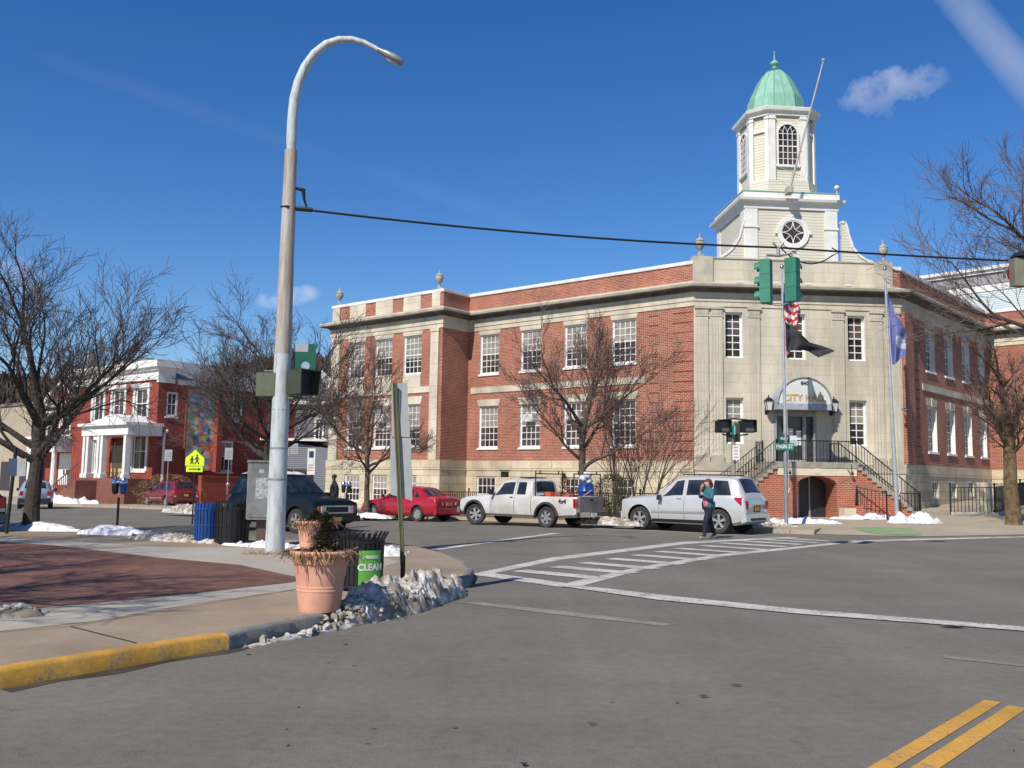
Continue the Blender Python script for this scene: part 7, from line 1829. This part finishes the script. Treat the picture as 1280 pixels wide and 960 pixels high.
# beige building at the left edge
bb=empty('beige_building',D(10,620,84),0,'plain beige building at the left edge behind the small red house','building')
a=D(46,600,82);FBb=frame((a.x,a.y),dL,nL);k=MB();zb_t=D(20,506,84).z
beige=mat('beige stucco',(.44,.37,.28),.9,col2=(.36,.30,.22),scale=.5)
k.box(0,26,-10,0,-1,zb_t,fr=FBb);k.build('wall',beige,bb,world=True)
k=MB();k.box(-.1,26,-10,.15,zb_t,zb_t+.25,fr=FBb);k.build('coping',mat('dark coping',(.2,.17,.14),.8),bb,world=True)
for i in range(2):
    k=MB();k.box(1.4+i*4,3.4+i*4,.0,.05,.0,2.6,fr=FBb);k.build('garage_door',mat('dark door',(.05,.045,.05),.7),bb,world=True)
# gable house behind the lamp
gh=empty('gable_house',D(380,600,80),0,'grey clapboard gable house with slate roof behind the lamp pole','house')
a=D(346,600,74);FG=frame((a.x,a.y),dF,nF);zr_=D(380,467,74).z;ze_=D(380,500,74).z
k=MB();wall(k,FG,-1,9,-1,ze_);k.box(-1,9,-7,-.05,-1,ze_-.1,fr=FG);k.build('wall',clapg,gh,world=True)
k=MB();k.face([FG(-1.4,.4,ze_-.05),FG(9.4,.4,ze_-.05),FG(9.4,-3.2,zr_),FG(-1.4,-3.2,zr_)]);k.face([FG(-1.4,-7.4,ze_-.05),FG(9.4,-7.4,ze_-.05),FG(9.4,-3.2,zr_),FG(-1.4,-3.2,zr_)]);k.build('roof',slate,gh,world=True,recalc=False)
k=MB();k.box(-1.3,9.3,.0,.42,ze_-.35,ze_-.08,fr=FG);k.build('eave',white,gh,world=True)
fdw=onplane((a.x,a.y),dF,402,492)
k=MB();u=fdw[0];k.box(u-.7,u+.7,-1.6,.2,ze_+.2,ze_+1.7,fr=FG);k.prism([(u-.9,ze_+1.6),(u+.9,ze_+1.6),(u,ze_+2.4)],lambda a,b:FG(a,.3,b),lambda a,b:FG(a,-2,b));k.build('dormer',white,gh,world=True)
window(frame(FG(0,.22,0),dF,nF),u-.45,u+.45,ze_+.35,ze_+1.5,2,1,1,gh,rec=.0,fw=.1,sill=False)
for px in (399,): 
    o=of(FG,(a.x,a.y),dF,px-6,px+6,522,552);window(FG,o[0],o[1],o[2],o[3],2,1,1,gh,rec=-.02,fw=.14,mw=.06)
# lower lean-to with dark gable
k=MB();k.prism([(-.5,D(370,548,71).z),(4.4,D(370,560,71).z),(4.4,-1),(-.5,-1)],lambda a,b:FG(a,3,b),lambda a,b:FG(a,0,b));k.build('side_porch',clapg,gh,world=True)
k=MB();k.box(-.8,4.9,-.1,3.4,D(370,551,71).z,D(370,548,71).z,fr=FG);k.build('porch_roof',white,gh,world=True)
k=MB();k.box(1.0,3.2,3.0,3.06,-.3,2.2,fr=FG);k.build('porch_opening',pane,gh,world=True)
# church spire
sp0=D(113,470,150);r=empty('church_tower',(sp0.x,sp0.y,0),0,'distant brown church tower with a pointed spire above the roofs','church')
k=MB();zt_=D(113,462,150).z;k.box(-1.7,1.7,-1.7,1.7,0,zt_);k.build('tower',mat('brownstone',(.16,.10,.07),.9),r)
k=MB();k.lathe([(2.1,zt_),(1.6,zt_+.5),(.02,D(113,432,150).z)],8,(0,0,0));k.build('spire',slate,r)
k=MB()
for s_ in ((-1.5,-1.5),(1.5,-1.5),(1.5,1.5),(-1.5,1.5)): k.lathe([(.4,zt_),(.02,zt_+2.2)],6,(s_[0],s_[1],0))
k.build('pinnacle',slate,r)
# ---------------------------------------------------------------- wooded hill
hm=mat('winter wood hillside',(.10,.072,.052),1,col2=(.06,.045,.032),scale=.12)
k=MB();V={};nx,ny=70,8
def hz(x): return 33+7*math.sin(x*.011+1.2)+5*noise.noise(Vector((x*.02,3,1)))+4*noise.noise(Vector((x*.07,9,4)))
for i in range(nx+1):
    for j in range(ny+1):
        x=-420+600*i/nx;t=j/ny;y=250+90*t
        V[i,j]=(x,y,-6+(hz(x)+6)*math.sin(t*PI/2))
for i in range(nx):
    for j in range(ny): k.face([V[i,j],V[i+1,j],V[i+1,j+1],V[i,j+1]])
k.build('hill',hm,None,kind='structure',smooth=80)
rnd=random.Random(3);k=MB()
for i in range(5200):
    x=rnd.uniform(-330,60);t=rnd.random()**.7;y=250+90*t;z=-6+(hz(x)+6)*math.sin(t*PI/2);h_=rnd.uniform(5,10)
    for q in range(5):
        a=rnd.uniform(0,2*PI);w_=rnd.uniform(.5,1.6);tx=x+rnd.uniform(-2.6,2.6);
        k.face([(x-.12,y,z),(x+.12,y,z),(tx+w_*.3*math.cos(a),y+rnd.uniform(-1,1),z+h_*rnd.uniform(.6,1)),(tx-w_*.3,y,z+h_*rnd.uniform(.5,.9))],None,rnd.choice((0,0,1)))
k.build('wood',[mat('far bare trees',(.13,.092,.07),1),mat('far brown trees',(.085,.06,.045),1)],None,recalc=False,weld=False,kind='stuff',label='bare brown woods covering the hill beyond the roofs',cat='woods')
# far tree line behind the right and the horizon closing belt
k=MB()
for i in range(1400):
    x=rnd.uniform(-700,700);y=rnd.uniform(420,520);h_=rnd.uniform(7,14)
    for q in range(3): 
        tx=x+rnd.uniform(-4,4);k.face([(x-1.5,y,-1),(x+1.5,y,-1),(tx+2,y,h_*rnd.uniform(.6,1)),(tx-2,y,h_*rnd.uniform(.6,1))],None,0)
k.build('far_wood',[mat('far bare trees',(.13,.092,.07),1)],None,recalc=False,weld=False,kind='stuff',label='distant belt of bare trees closing the horizon',cat='woods')
